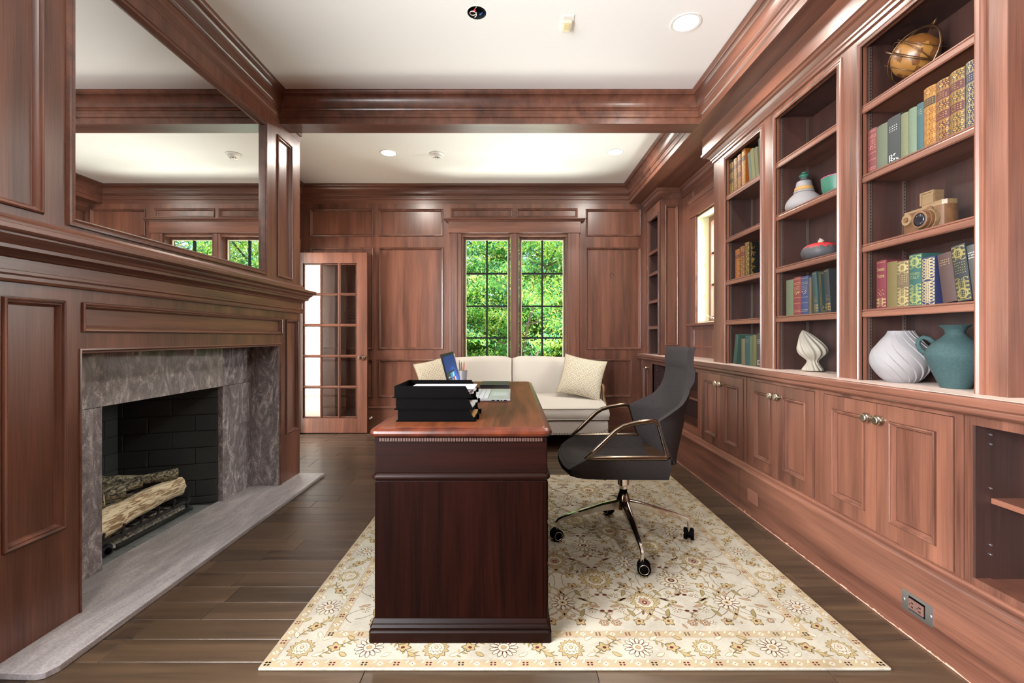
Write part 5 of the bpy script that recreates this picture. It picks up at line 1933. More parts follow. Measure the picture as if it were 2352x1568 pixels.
# base with a gently bowed front
bsl = []
for z, d in ((0.150, 0.012), (0.156, 0.002), (0.170, 0.0), (0.262, 0.0), (0.280, 0.006), (0.288, 0.02)):
    P = []
    for k in range(21):
        x = -0.915 + d + (1.83 - 2 * d) * k / 20
        P.append((x, 4.30 + d + 0.035 * (abs(x) / 0.915) ** 2.2, z))
    P += [(0.915 - d, 4.70, z), (0.915 - d, 5.10, z), (-0.915 + d, 5.10, z), (-0.915 + d, 4.70, z)]
    bsl.append(P)
loft(MB(), bsl).build('sofa_base', LINEN, sf, smooth=True, angle=45)
# seat cushion (bowed front, sloping up to the back)
sl = []
zs2 = [(0.290, 0.030), (0.292, 0.010), (0.300, 0.0), (0.345, -0.010), (0.395, 0.0), (0.404, 0.008), (0.408, 0.03)]


def seatloop(d, zf, f=1.0):
    P = []
    y_b = 4.90
    for k in range(21):
        x = -0.918 + d + (1.836 - 2 * d) * k / 20
        P.append([x, 4.285 + d + 0.035 * (abs(x) / 0.915) ** 2.2, zf])
    for x, y in ((0.918 - d, 4.50), (0.905 - d, 4.62), (0.845, 4.70), (0.845, y_b), (-0.845, y_b), (-0.845, 4.70), (-0.905 + d, 4.62), (-0.918 + d, 4.50)):
        P.append([x, y, zf])
    if f < 1:
        P = [[p[0] * f, 4.60 + (p[1] - 4.60) * f, p[2]] for p in P]
    return P


for z, d in zs2:
    sl.append(seatloop(d, z))
for f in (0.85, 0.65, 0.4, 0.15):
    sl.append(seatloop(0.03, 0.408, f))
fin = []
for lp_ in sl:
    q = []
    for x, y, z in lp_:
        if z > 0.40:
            v = (y - 4.29) / 0.61
            z += 0.085 * max(0, v) ** 0.8 * (1 - 0.35 * (abs(x) / 0.9) ** 4) + 0.018 * max(0, 1 - (2 * v - 1) ** 2)
        elif z > 0.33:
            v = (y - 4.29) / 0.61
            z += 0.06 * max(0, v)
        q.append((x, y, z))
    fin.append(q)
sc2 = loft(MB(), fin).build('seat_cushion', LINEN, sf, smooth=True, angle=60)
for z in (0.300, 0.402):
    P = seatloop(-0.002, z)[:21]
    MB().tube([tuple(p) for p in P], 0.0055, 6).build('piping', LINENP, sc2, smooth=True)
# back: frame and two cushions with a rising top towards the middle
def topz(x):
    return 0.846 + 0.034 * (1 - (abs(x) / 0.9) ** 1.8)


for x0, x1 in ((-0.868, -0.004), (0.004, 0.868)):
    lps = []
    n = 14
    for k in range(n + 1):
        x = x0 + (x1 - x0) * k / n
        e_ = min(k, n - k)
        sq = (0.0, 0.75, 0.95, 1.0)[min(e_, 3)]
        zt = topz(x) - (1 - sq) * 0.030
        yf = 4.835 + (1 - sq) * 0.045 - 0.012 * math.sin(PI * k / n)
        L_ = [(x, yf + 0.03, 0.36), (x, yf, 0.45), (x, yf + 0.004, 0.60), (x, yf + 0.03, zt - 0.06), (x, yf + 0.046, zt - 0.018), (x, yf + 0.075, zt), (x, 4.96, zt - 0.002), (x, 5.02, zt - 0.02), (x, 5.06, zt - 0.06), (x, 5.07, 0.36)]
        lps.append(L_)
    loft(MB(), lps).build('back_cushion', LINEN, sf, smooth=True, angle=50)
# arms
for sgn in (-1, 1):
    lps = []
    for k in range(9):
        t = k / 8
        y = 4.66 + (5.04 - 4.66) * t
        zt = 0.585 + 0.02 * t
        x0, x1 = 0.850, 0.925
        if t == 0:
            zt -= 0.012
        L_ = [(sgn * x0, y, 0.28), (sgn * x0, y, zt - 0.02), (sgn * (x0 + 0.012), y, zt - 0.004), (sgn * (x0 + x1) / 2, y, zt), (sgn * (x1 - 0.012), y, zt - 0.004), (sgn * x1, y, zt - 0.02), (sgn * x1, y, 0.28)]
        lps.append(L_)
    ar = loft(MB(), lps).build('arm', LINEN, sf, smooth=True, angle=45)
    MB().tube([(sgn * 0.905, 4.665, 0.598), (sgn * 0.922, 4.645, 0.592), (sgn * 0.931, 4.635, 0.560), (sgn * 0.930, 4.635, 0.50), (sgn * 0.936, 4.625, 0.44), (sgn * 0.945, 4.60, 0.395)], [0.010, 0.018, 0.019, 0.015, 0.017, 0.018], 10).build('arm_post', WALNUT, ar, smooth=True, angle=60)
    nh = MB()
    for k in range(14):
        nh.sphere((sgn * 0.905, 4.656, 0.40 + 0.014 * k), 0.0042, 7, 4)
    nh.build('nailhead_trim', plain('antique_nail', rgb(70, 55, 42), 0.35, metal=0.8), ar, kind='stuff', smooth=True)
nh = MB()
for k in range(72):
    x = -0.905 + 1.81 * k / 71
    z = 0.168 + (0.030 * max(0, (abs(x) - 0.83) / 0.075) if abs(x) > 0.83 else 0)
    nh.sphere((x, 4.298 + 0.035 * (abs(x) / 0.915) ** 2.2, z), 0.0048, 7, 4)
nh.build('nailhead_trim', plain('antique_nail_base', rgb(60, 46, 36), 0.35, metal=0.8), sf, kind='stuff', smooth=True)
for x in (-0.85, 0.85):
    for y in (4.40, 5.02):
        MB().lathe([(0.016, 0.0006), (0.024, 0.06), (0.032, 0.152)], (x, y, 0), 12).build('leg', WALNUT, sf, smooth=True, angle=40)

# ------------------------------------------------------------------ pillows
def patt():
    m, nt, b = new_mat('ring_pattern_fabric')
    N, L = nt.nodes, nt.links
    tc = N.new('ShaderNodeTexCoord')
    mp = N.new('ShaderNodeMapping')
    mp.inputs['Scale'].default_value = (1, 1, 1)
    L.new(tc.outputs['UV'], mp.inputs[0])
    vo = N.new('ShaderNodeTexVoronoi')
    vo.voronoi_dimensions = '2D'
    vo.inputs['Scale'].default_value = 14.0
    vo.inputs['Randomness'].default_value = 0.16
    L.new(mp.outputs[0], vo.inputs['Vector'])
    rp = N.new('ShaderNodeValToRGB')
    e = rp.color_ramp.elements
    base_c, ln_c = rgb(196, 186, 166), rgb(128, 112, 88)
    e[0].position = 0.0; e[0].color = base_c
    e[1].position = 1.0; e[1].color = rgb(172, 160, 138)
    for p, c in ((0.26, base_c), (0.30, ln_c), (0.40, ln_c), (0.44, rgb(204, 195, 176)), (0.53, rgb(204, 195, 176)), (0.56, rgb(160, 146, 120)), (0.64, rgb(184, 173, 150))):
        k = e.new(p); k.color = c
    L.new(vo.outputs['Distance'], rp.inputs[0])
    L.new(rp.outputs[0], b.inputs['Base Color'])
    b.inputs['Roughness'].default_value = 0.9
    b.inputs['Specular IOR Level'].default_value = 0.15
    return m


PAT = patt()


def pillow(name, c, size, thick, mat4, label):
    n = 18
    vs, fs, uv = [], [], []
    for side in (1, -1):
        for i in range(n + 1):
            for j in range(n + 1):
                u, v = -1 + 2 * i / n, -1 + 2 * j / n
                # edges bow in slightly between the corners
                x = u * (1 - 0.09 * (1 - v * v) * abs(u) ** 3)
                y = v * (1 - 0.09 * (1 - u * u) * abs(v) ** 3)
                t = max(0, (1 - abs(u) ** 2.4)) ** 0.55 * max(0, (1 - abs(v) ** 2.4)) ** 0.55
                vs.append(mat4 @ Vector((x * size / 2, y * size / 2, side * t * thick / 2)))
                uv.append((u * 0.5 + 0.5, v * 0.5 + 0.5))
    N1 = (n + 1) ** 2
    for s_ in (0, 1):
        for i in range(n):
            for j in range(n):
                a = s_ * N1 + i * (n + 1) + j
                f = (a, a + n + 1, a + n + 2, a + 1)
                fs.append(f if s_ == 0 else f[::-1])
    mb = MB()
    mb._add([tuple(p) for p in vs], fs)
    t = thing(name, label, 'pillow', (min(p.x for p in vs) / 2 + max(p.x for p in vs) / 2, min(p.y for p in vs) / 2 + max(p.y for p in vs) / 2, min(p.z for p in vs)), group='patterned pillows on the sofa')
    o = mb.build('pillow_cover', PAT, t, smooth=True, recalc=False)
    ul = o.data.uv_layers.new(name='UVMap')
    for lp_ in o.data.loops:
        ul.data[lp_.index].uv = uv[lp_.vertex_index]
    edge = []
    for q in range(4 * n):
        s_, k = divmod(q, n)
        i, j = ((k, 0), (n, k), (n - k, n), (0, n - k))[s_]
        edge.append(vs[i * (n + 1) + j])
    MB().tube([tuple(p) for p in edge], 0.004, 6, closed=True).build('piping', plain('pillow_piping', rgb(150, 134, 108), 0.9), t, smooth=True)


def frame(c, xa, ya):
    xa = Vector(xa).normalized()
    ya = Vector(ya)
    za = xa.cross(ya).normalized()
    ya = za.cross(xa).normalized()
    M = Matrix.Identity(4)
    for i in range(3):
        M[i][0], M[i][1], M[i][2], M[i][3] = xa[i], ya[i], za[i], c[i]
    return M


pillow('throw_pillow', None, 0.44, 0.15, frame(Vector((0.715, 4.655, 0.675)), (0.95, -0.22, -0.18), (0.06, 0.45, 0.9)), 'ring patterned pillow at the right end of the sofa')
pillow('throw_pillow', None, 0.44, 0.15, frame(Vector((-0.745, 4.655, 0.665)), (0.92, 0.20, 0.24), (-0.10, 0.45, 0.9)), 'ring patterned pillow at the left end behind the letter trays')
# ------------------------------------------------------------------ books
def text_mesh(body):
    cu_ = bpy.data.curves.new('t', 'FONT')
    cu_.body = body
    cu_.align_x = 'CENTER'
    o = bpy.data.objects.new('t', cu_)
    COL.objects.link(o)
    bpy.context.view_layer.update()
    dg = bpy.context.evaluated_depsgraph_get()
    me = o.evaluated_get(dg).to_mesh()
    vs = [(v.co.x, v.co.y) for v in me.vertices]
    fs = [tuple(p.vertices) for p in me.polygons]
    o.evaluated_get(dg).to_mesh_clear()
    bpy.data.objects.remove(o)
    bpy.data.curves.remove(cu_)
    xs = [v[0] for v in vs]
    ys = [v[1] for v in vs]
    x0, x1, y0, y1 = min(xs), max(xs), min(ys), max(ys)
    return [((x - (x0 + x1) / 2) / (x1 - x0), (y - y0) / (y1 - y0)) for x, y in vs], fs


TXT = {}
MATC = {}


def cloth(col, rough=0.7):
    k = (col, rough)
    if k not in MATC:
        MATC[k] = plain('book_cloth', rgb(*[c * 0.66 for c in col]), rough, bump=0.25, bscale=500, var=0.22)
    return MATC[k]


def book(label, u0, u1, z0, h, col, group, lean=0.0, xs=1.552, depth=0.14, style='plain', rough=0.7, bulge=0.004, gold=None, lab=None, text=None, cover=None, seed=0, y_sh=0.0):
    y1 = 1045.3 * xs / (u0 - 1176) + y_sh
    y0 = 1045.3 * xs / (u1 - 1176) + y_sh
    depth = min(depth, BX - xs - 0.008)
    z0 = z0 + 0.0006
    if lean > 0:     # top leans away from the camera (+Y)
        piv = Vector((0, y1, z0)); a = -math.radians(lean)
    else:
        piv = Vector((0, y0, z0)); a = -math.radians(lean)
    M = Matrix.Translation(piv) @ Matrix.Rotation(a, 4, 'X') @ Matrix.Translation(-piv)
    th = y1 - y0
    bt = 0.0026
    rg = random.Random(hash(label) % 1000 + seed) if False else random.Random(sum(ord(c) for c in label) + seed)
    t = thing('book', label, 'book', (xs + depth / 2, (y0 + y1) / 2, z0), group=group)
    gm = gold or GOLD
    # case: U-shaped section with a rounded spine
    N = 8
    outer = [(xs - bulge * (1 - (2 * k / N - 1) ** 2), y1 - th * k / N) for k in range(N + 1)]
    sec = [(xs + depth, y1)] + outer + [(xs + depth, y0), (xs + depth, y0 + bt), (xs + 0.004, y0 + bt), (xs + 0.004, y1 - bt), (xs + depth, y1 - bt)]
    co = MB(M).prism(sec, lambda a_, b_, h_: (a_, b_, h_), z0, z0 + h).build('book_case', cloth(col, rough), t, smooth=True, angle=40)
    MB(M).box(xs + 0.0042, xs + depth - 0.004, y0 + bt + 0.0002, y1 - bt - 0.0002, z0 + 0.004, z0 + h - 0.004).build('page_block', PAGES, t)

    def S_(tt, s, e=0.0004):
        return (xs - bulge * (1 - (2 * tt - 1) ** 2) - e, y1 - th * tt, z0 + s)

    def quad(mb, t0, t1, s0, s1, e=0.0004):
        n = 4 if t1 - t0 > 0.3 else 1
        for k in range(n):
            a0, a1 = t0 + (t1 - t0) * k / n, t0 + (t1 - t0) * (k + 1) / n
            mb.poly([S_(a0, s0, e), S_(a1, s0, e), S_(a1, s1, e), S_(a0, s1, e)])

    def dia(mb, tc_, sc, rt, rs, e=0.0005, n=4, rot=0):
        mb.poly([S_(min(max(tc_ + rt * math.cos(rot + 2 * PI * k / n), 0.02), 0.98), sc + rs * math.sin(rot + 2 * PI * k / n), e) for k in range(n)])
    def strip(mb, V, w_, e=0.0005):
        for (ta, sa), (tb, sb) in zip(V, V[1:]):
            d = Vector(((tb - ta) * th, sb - sa))
            if d.length < 1e-7:
                continue
            d.normalize()
            ox, oy = -d.y * w_ / th, d.x * w_
            cl = lambda q: min(max(q, 0.02), 0.98)
            mb.poly([S_(cl(ta + ox), sa + oy, e), S_(cl(tb + ox), sb + oy, e), S_(cl(tb - ox), sb - oy, e), S_(cl(ta - ox), sa - oy, e)])

    def ring_(mb, tc_, sc, rt, rs, wf):
        strip(mb, [(tc_ + rt * math.cos(a_), sc + rs * math.sin(a_)) for a_ in [2 * PI * k / 18 for k in range(19)]], th * wf * 0.3)

    def filigree(mb, f0, f1, rows, rad):
        """rows of paired curls, mirrored about the centre of the spine"""
        for k in range(rows):
            sc = h * (f0 + (f1 - f0) * (k + 0.5) / rows)
            up_ = 1 if k % 2 else -1
            for sg in (-1, 1):
                r0 = rad * th
                V = []
                for q in range(10):
                    aa = q / 9 * 4.6
                    rr = r0 * (1.15 - q / 11)
                    V.append((0.5 + sg * (0.25 + rr * math.cos(aa) / th * 0.95), sc + up_ * rr * math.sin(aa) * 0.8))
                strip(mb, V, th * 0.024)
                dia(mb, 0.5 + sg * 0.42, sc + up_ * r0 * 0.5, 0.05, th * 0.04, 0.0006, 5)
                dia(mb, 0.5 + sg * 0.07, sc, 0.035, th * 0.06, 0.0006, 4)

    gd = MB(M)
    if style == 'gilt':
        nb = 6
        ch_ = h / nb
        labs = MB(M)
        for i in range(nb):
            s0 = ch_ * i
            quad(gd, 0.02, 0.98, s0 + 0.001, s0 + 0.0025)
            quad(gd, 0.02, 0.98, s0 + ch_ - 0.0025, s0 + ch_ - 0.001)
            if lab and i in (nb - 2,) + ((nb - 4,) if rg.random() < 0.4 else ()):
                quad(labs, 0.04, 0.96, s0 + 0.004, s0 + ch_ - 0.004, 0.0004)
                for q in range(3):
                    for c in range(5):
                        if rg.random() < 0.85:
                            dia(gd, 0.18 + 0.16 * c, s0 + ch_ * (0.3 + 0.2 * q), 0.05, 0.0018, 0.0008, 4, PI / 4)
                continue
            sc = s0 + ch_ / 2
            for rr, nn in ((0.42, 12), (0.30, 8)):
                for k in range(nn):
                    a_ = 2 * PI * k / nn
                    dia(gd, 0.5 + rr * math.cos(a_), sc + rr * ch_ * math.sin(a_) * 0.95, 0.06, ch_ * 0.045, 0.0005, 5, a_)
            dia(gd, 0.5, sc, 0.17, ch_ * 0.2)
            for cxx in (0.12, 0.88):
                for czz in (0.14, 0.86):
                    dia(gd, cxx, s0 + ch_ * czz, 0.08, ch_ * 0.08, 0.0005, 4, PI / 4)
            for k in range(10):
                dia(gd, rg.uniform(0.06, 0.94), s0 + ch_ * rg.uniform(0.1, 0.9), 0.035, ch_ * 0.03, 0.0006, 5, rg.random())
        if labs.v:
            labs.build('title_label', lab, co, recalc=False, kind='stuff')
    elif style == 'scroll':
        filigree(gd, 0.03, 0.47, 13, 0.20)
        filigree(gd, 0.55, 0.97, 13, 0.20)
        ring_(gd, 0.5, h * 0.51, 0.44, h * 0.034, 0.10)
        quad(gd, 0.47, 0.53, h * 0.04, h * 0.46)
        quad(gd, 0.47, 0.53, h * 0.56, h * 0.96)
    elif style == 'ornate':
        quad(gd, 0.05, 0.95, h * 0.968, h * 0.975)
        quad(gd, 0.05, 0.95, h * 0.025, h * 0.032)
        filigree(gd, 0.04, 0.40, 10, 0.17)
        filigree(gd, 0.74, 0.95, 6, 0.17)
        ring_(gd, 0.5, h * 0.85, 0.30, h * 0.07, 0.14)
        ring_(gd, 0.5, h * 0.14, 0.34, h * 0.08, 0.14)
        if not text:
            for q in range(5):
                for c in range(6):
                    if rg.random() < 0.85:
                        dia(gd, 0.16 + 0.136 * c, h * (0.68 - 0.045 * q), 0.045, 0.0018, 0.0005, 4, PI / 4)
    elif style == 'bands':
        for f in (0.08, 0.12, 0.30, 0.45, 0.80, 0.84, 0.94):
            quad(gd, 0.05, 0.95, h * f, h * f + 0.0016)
        for q in range(3):
            for c in range(5):
                dia(gd, 0.2 + 0.15 * c, h * (0.66 + 0.04 * q), 0.05, 0.0022, 0.0005, 4, PI / 4)
        for k in range(16):
            dia(gd, rg.uniform(0.12, 0.88), h * rg.uniform(0.54, 0.62), 0.06, 0.002, 0.0005, 5)
    elif style == 'motif':
        filigree(gd, 0.05, 0.22, 5, 0.16)
        for k in range(10):
            dia(gd, 0.2 + 0.6 * ((k * 0.37) % 1), h * (0.27 + 0.022 * (k % 7)), 0.05, 0.002, 0.0005, 5)
        quad(gd, 0.08, 0.92, h * 0.955, h * 0.961)
    elif style == 'lines':
        for q in range(3):
            for c in range(6):
                if rg.random() < 0.85:
                    dia(gd, 0.18 + 0.128 * c, h * (0.86 - 0.045 * q), 0.045, 0.0017, 0.0005, 4, PI / 4)
    elif style == 'callno':
        for q, n in ((0.16, 3), (0.11, 2), (0.06, 4)):
            for c in range(n):
                quad(gd, 0.16 + 0.2 * c, 0.22 + 0.2 * c, h * q, h * q + 0.007)
                quad(gd, 0.16 + 0.2 * c, 0.30 + 0.2 * c, h * q + (0.0 if c % 2 else 0.0055), h * q + (0.0018 if c % 2 else 0.0072))
        for q in range(3):
            for c in range(5):
                dia(gd, 0.2 + 0.14 * c, h * (0.80 - 0.05 * q), 0.04, 0.0015, 0.0003, 4, PI / 4)
    if text:
        for body, sc, wt, ht in text:
            if body not in TXT:
                TXT[body] = text_mesh(body)
            tv, tf = TXT[body]
            k0 = [S_(0.5 + x * wt, h * sc + y_ * ht, 0.0007) for x, y_ in tv]
            gd._add(k0, tf)
    if gd.v:
        gd.build('spine_print', gm, co, recalc=False, kind='stuff')
    if cover:      # gilt printed on the board that faces the camera
        cm = MB(M)
        x0c, x1c = xs + 0.008, xs + depth - 0.006
        yy = y0 - 0.0004

        def cq(xa, xb, za, zb):
            cm.poly([(xa, yy, za), (xb, yy, za), (xb, yy, zb), (xa, yy, zb)])
        if cover == 'frame':
            for d in (0.004, 0.010):
                cq(x0c + d, x1c - d, z0 + d, z0 + d + 0.0016)
                cq(x0c + d, x1c - d, z0 + h - d - 0.0016, z0 + h - d)
                cq(x0c + d, x0c + d + 0.0016, z0 + d, z0 + h - d)
                cq(x1c - d - 0.0016, x1c - d, z0 + d, z0 + h - d)
            xm, zm = (x0c + x1c) / 2, z0 + h * 0.56
            for k in range(22):
                a0, a1 = 2 * PI * k / 22, 2 * PI * (k + 1) / 22
                cm.poly([(xm + r * math.cos(a_) * 0.8, yy, zm + r * math.sin(a_) * 1.35) for r, a_ in ((0.030, a0), (0.030, a1), (0.033, a1), (0.033, a0))])
            cm.poly([(xm + x_, yy, zm + z_) for x_, z_ in ((-0.016, -0.03), (0.018, -0.026), (0.010, 0.0), (0.002, 0.03), (-0.008, 0.01))])
            for k in range(8):
                cq(x0c + 0.016 + k * 0.009, x0c + 0.020 + k * 0.009, z0 + h * 0.10, z0 + h * 0.10 + 0.012)
        else:
            for k in range(240):
                zz = z0 + rg.uniform(0.006, h - 0.006)
                w_ = 0.018 + 0.012 * math.sin(zz * 140)
                x_ = x0c + abs(rg.gauss(0, 0.5)) * w_
                r = rg.uniform(0.0015, 0.003)
                n = 5
                a0 = rg.random()
                cm.poly([(min(x_ + r * math.cos(a0 + 2 * PI * q / n), x1c), yy, zz + r * math.sin(a0 + 2 * PI * q / n)) for q in range(n)])
        cm.build('cover_print', gm, co, recalc=False, kind='stuff')
    return t


NAVY, OXB = cloth((28, 32, 74), 0.5), cloth((104, 26, 26), 0.5)
G1 = 'books on the upper shelf of the near bay'
zz = SH[2]
book('faded red cloth book with printed bands, beneath the globe', 1993.5, 2013.5, zz, 0.190, (134, 62, 58), G1, style='bands', gold=plain('red_band_print', rgb(158, 96, 84), 0.7))
book('plain sage green book beside the faded red one, beneath the globe', 2014, 2038.5, zz, 0.184, (112, 120, 92), G1)
book('dark grey library book with white call number, near bay', 2039, 2068, zz, 0.190, (58, 62, 60), G1, style='callno', gold=INKW)
book('olive gold spined book right of the dark grey library book', 2069, 2086.5, zz, 0.178, (128, 130, 88), G1, bulge=0.006)
book('thin pale green book left of the teal one, near bay', 2087, 2105.5, zz, 0.180, (124, 142, 112), G1, bulge=0.006)
book('teal cloth book with small gilt title lines, near bay', 2106, 2121.5, zz, 0.182, (56, 98, 102), G1, style='lines', gold=GOLDPALE)
book('orange calf book tooled in gilt compartments, near bay', 2122, 2150.5, zz, 0.222, (168, 96, 24), G1, style='gilt', rough=0.4, bulge=0.007, lab=cloth((60, 34, 16), 0.5))
book('dark red book with gilt compartments right of the orange one', 2151, 2181.5, zz, 0.220, (92, 24, 24), G1, style='gilt', rough=0.4, bulge=0.007, lab=OXB, seed=2)
book('brown gilt book with maroon title labels, near bay', 2182, 2217, zz, 0.223, (92, 62, 34), G1, style='gilt', rough=0.4, bulge=0.008, lab=cloth((96, 20, 22), 0.5), seed=3)
book('navy and silver gilt book at the right end, near bay', 2218, 2246, zz, 0.226, (42, 44, 70), G1, style='gilt', rough=0.4, bulge=0.007, gold=GOLDPALE, lab=NAVY, seed=4)

G2 = 'books on the lower shelf of the near bay'
zz = SH[0]
book('crimson book with gilt title Sweet Home, near bay lower shelf', 2013.6, 2036, zz, 0.201, (128, 28, 44), G2, style='motif', gold=GOLDPALE, text=[('Sweet', 0.78, 0.74, 0.016), ('Home', 0.64, 0.70, 0.016)])
book('plain mustard olive book beside the crimson one', 2037, 2060.5, zz, 0.187, (124, 104, 50), G2)
book('tan book with gilt lettering and emblem, near bay lower shelf', 2061, 2088, zz, 0.182, (118, 96, 66), G2, style='ornate', gold=GOLDPALE)
book('green and gold book titled Italy, near bay lower shelf', 2088.5, 2117.5, zz, 0.198, (40, 96, 88), G2, style='ornate', gold=plain('olive_gilt', rgb(116, 118, 66), 0.6, metal=0.1), text=[('ROGERS', 0.60, 0.72, 0.009), ('ITALY', 0.52, 0.72, 0.012)])
book('navy book covered in gold scrollwork, near bay lower shelf', 2118, 2148, zz, 0.178, (34, 42, 96), G2, style='scroll', gold=plain('cream_gilt', rgb(142, 126, 88), 0.6, metal=0.1))
book('chocolate brown book leaning left with gilt lines', 2166.5, 2199, zz, 0.178, (84, 54, 48), G2, lean=7.5, style='lines', gold=GOLDPALE)
book('black and gold book leaning left, near bay lower shelf', 2200, 2233.5, zz, 0.198, (32, 36, 40), G2, lean=7.5, style='ornate', gold=plain('dull_gilt', rgb(116, 104, 56), 0.55, metal=0.2))
book('grey cloth book leaning left at the right end', 2236.5, 2257, zz, 0.190, (84, 84, 80), G2, lean=7.5, style='lines', gold=INKW)

G3 = 'books on the lower shelf of the middle bay'
book('plain sage book at the left, middle bay', 1805.9, 1822.3, zz, 0.199, (112, 120, 88), G3)
book('red cloth book with gilt bands, middle bay', 1822.6, 1839.3, zz, 0.206, (140, 48, 46), G3, style='bands', gold=GOLDPALE)
book('royal blue book with gilt bands, middle bay', 1839.6, 1856.5, zz, 0.202, (48, 62, 112), G3, style='bands', gold=GOLDPALE)
book('brown book half hidden behind the leaning green one', 1857, 1863.5, zz, 0.190, (92, 76, 46), G3)
book('dark green book leaning left with gilt picture cover, middle bay', 1870, 1880.5, zz, 0.212, (36, 66, 64), G3, lean=5, style='motif', cover='frame', gold=GOLD)
book('black book leaning left at the right end, middle bay', 1897, 1909, zz, 0.212, (30, 34, 34), G3, lean=5, style='motif', gold=GOLD)

G4 = 'books on the third shelf of the far bay'
zz = SH[1]
book('orange red gilt book, far bay', 1688.8, 1699.3, zz, 0.200, (168, 54, 18), G4, style='gilt', rough=0.4, lab=OXB)
book('maroon gilt book between orange red and black books, far bay', 1699.7, 1710.7, zz, 0.208, (104, 30, 30), G4, style='gilt', rough=0.4, lab=OXB, seed=5)
book('black book with gilt speckled cover, far bay', 1711.1, 1721.5, zz, 0.222, (24, 22, 18), G4, style='gilt', rough=0.4, cover='speckle', seed=6)

G5 = 'books on the top shelf of the far bay'
zz = SH[3]
book('cream and gilt book at the left, far bay top shelf', 1671.6, 1680, zz, 0.222, (120, 104, 64), G5, style='gilt', rough=0.4, lab=cloth((40, 24, 14), 0.5), y_sh=-0.027)
book('brown red banded book, far bay top shelf', 1680.5, 1689, zz, 0.230, (120, 58, 30), G5, style='gilt', rough=0.4, lab=OXB, seed=7, y_sh=-0.027)
book('crimson gilt book, far bay top shelf', 1689.5, 1698, zz, 0.236, (126, 34, 28), G5, style='gilt', rough=0.4, lab=OXB, seed=8, y_sh=-0.027)
book('orange calf book with bare side showing, far bay top shelf', 1698.5, 1707.5, zz, 0.248, (172, 88, 20), G5, style='gilt', rough=0.4, lab=cloth((70, 34, 10), 0.5), seed=9, y_sh=-0.027)
book('grey green book leaning left of the pale ones, far bay top shelf', 1724.5, 1730, zz, 0.196, (112, 124, 104), G5, lean=7, y_sh=0.016)
book('pale olive flecked book leaning in the middle, far bay top shelf', 1730.5, 1738, zz, 0.206, (140, 136, 88), G5, lean=7, y_sh=0.016)
book('tan olive book leaning, far bay top shelf', 1739.5, 1746.5, zz, 0.196, (132, 124, 86), G5, lean=7, y_sh=0.016)
book('sage green book leaning at the right end, far bay top shelf', 1750.5, 1759, zz, 0.236, (88, 110, 88), G5, lean=7, y_sh=0.016)

G6 = 'books on the counter in the far bay'
zz = ZC
book('dark green book leaning right against the row on the counter', 1684, 1691, zz, 0.205, (52, 88, 72), G6, lean=-9.5)
book('thin tan book in the counter row', 1703, 1711, zz, 0.176, (132, 116, 80), G6)
book('teal green book in the counter row', 1711.4, 1721, zz, 0.196, (44, 86, 88), G6, style='lines', gold=GOLD)
book('thin sage book in the counter row', 1721.4, 1727.5, zz, 0.196, (92, 112, 82), G6)
book('olive book in the counter row', 1728, 1737, zz, 0.200, (120, 116, 66), G6)
book('charcoal library book with white mark at the end of the counter row', 1738.5, 1748.5, zz, 0.212, (66, 64, 62), G6, style='callno', gold=INKW)

# ------------------------------------------------------------------ ceramics
ER = 0.0006
MATTEW = plain('matte_white_ceramic', rgb(118, 113, 113), 0.75, bump=0.05, bscale=500)
CREAMC = plain('matte_cream_ceramic', rgb(132, 124, 111), 0.7)
TEAL = plain('verdigris_ceramic', rgb(37, 60, 60), 0.85, bump=0.6, bscale=160, var=0.35)
GREENC = plain('green_glaze', rgb(36, 84, 66), 0.5)
PINKC = plain('magenta_glaze', rgb(150, 50, 90), 0.5)
ROPE = plain('jute_rope', rgb(146, 112, 66), 0.9, bump=0.8, bscale=260)


def spiral(prof, c, n, amp, twist, seg=96, z0=0, H=1):
    def fn(r, h, a):
        ph = n * a / (2 * PI) + 1e-6
        f = ph - math.floor(ph)
        w_ = amp * (1 - 2 * f) * min(1, (r / 0.04))
        return (r * (1 + w_), a - twist / n * (h - z0) / H)
    return MB().lathe(prof, c, seg, fn)


def smoothprof(pts, n=40):
    """Catmull-Rom through (r,h)"""
    P = [pts[0]] + list(pts) + [pts[-1]]
    out = []
    m = len(pts) - 1
    for i in range(m):
        p0, p1, p2, p3 = P[i], P[i + 1], P[i + 2], P[i + 3]
        k = max(2, n // m)
        for q in range(k):
            t = q / k
            out.append(tuple(0.5 * (2 * p1[d] + (p2[d] - p0[d]) * t + (2 * p0[d] - 5 * p1[d] + 4 * p2[d] - p3[d]) * t * t + (3 * p1[d] - p0[d] - 3 * p2[d] + p3[d]) * t ** 3) for d in range(2)))
    out.append(pts[-1])
    return out


# white swirl vase
c = (1.621, 1.897, ZC + ER)
v = thing('vase', 'round white vase with deep diagonal swirl ribs on the counter', 'vase', c)
pr = smoothprof([(0.050, 0.0), (0.072, 0.022), (0.097, 0.062), (0.103, 0.098), (0.094, 0.132), (0.070, 0.168), (0.050, 0.196), (0.042, 0.213)], 42)
spiral(pr, c, 18, 0.030, 30.0, 180, 0, 0.213).build('vase_body', MATTEW, v, smooth=True, angle=35)
MB().lathe([(0.041, 0.2131), (0.036, 0.2132), (0.034, 0.17)], c, 24, cap=False).build('vase_mouth', plain('vase_inside', rgb(120, 112, 110), 0.8), v, smooth=True)
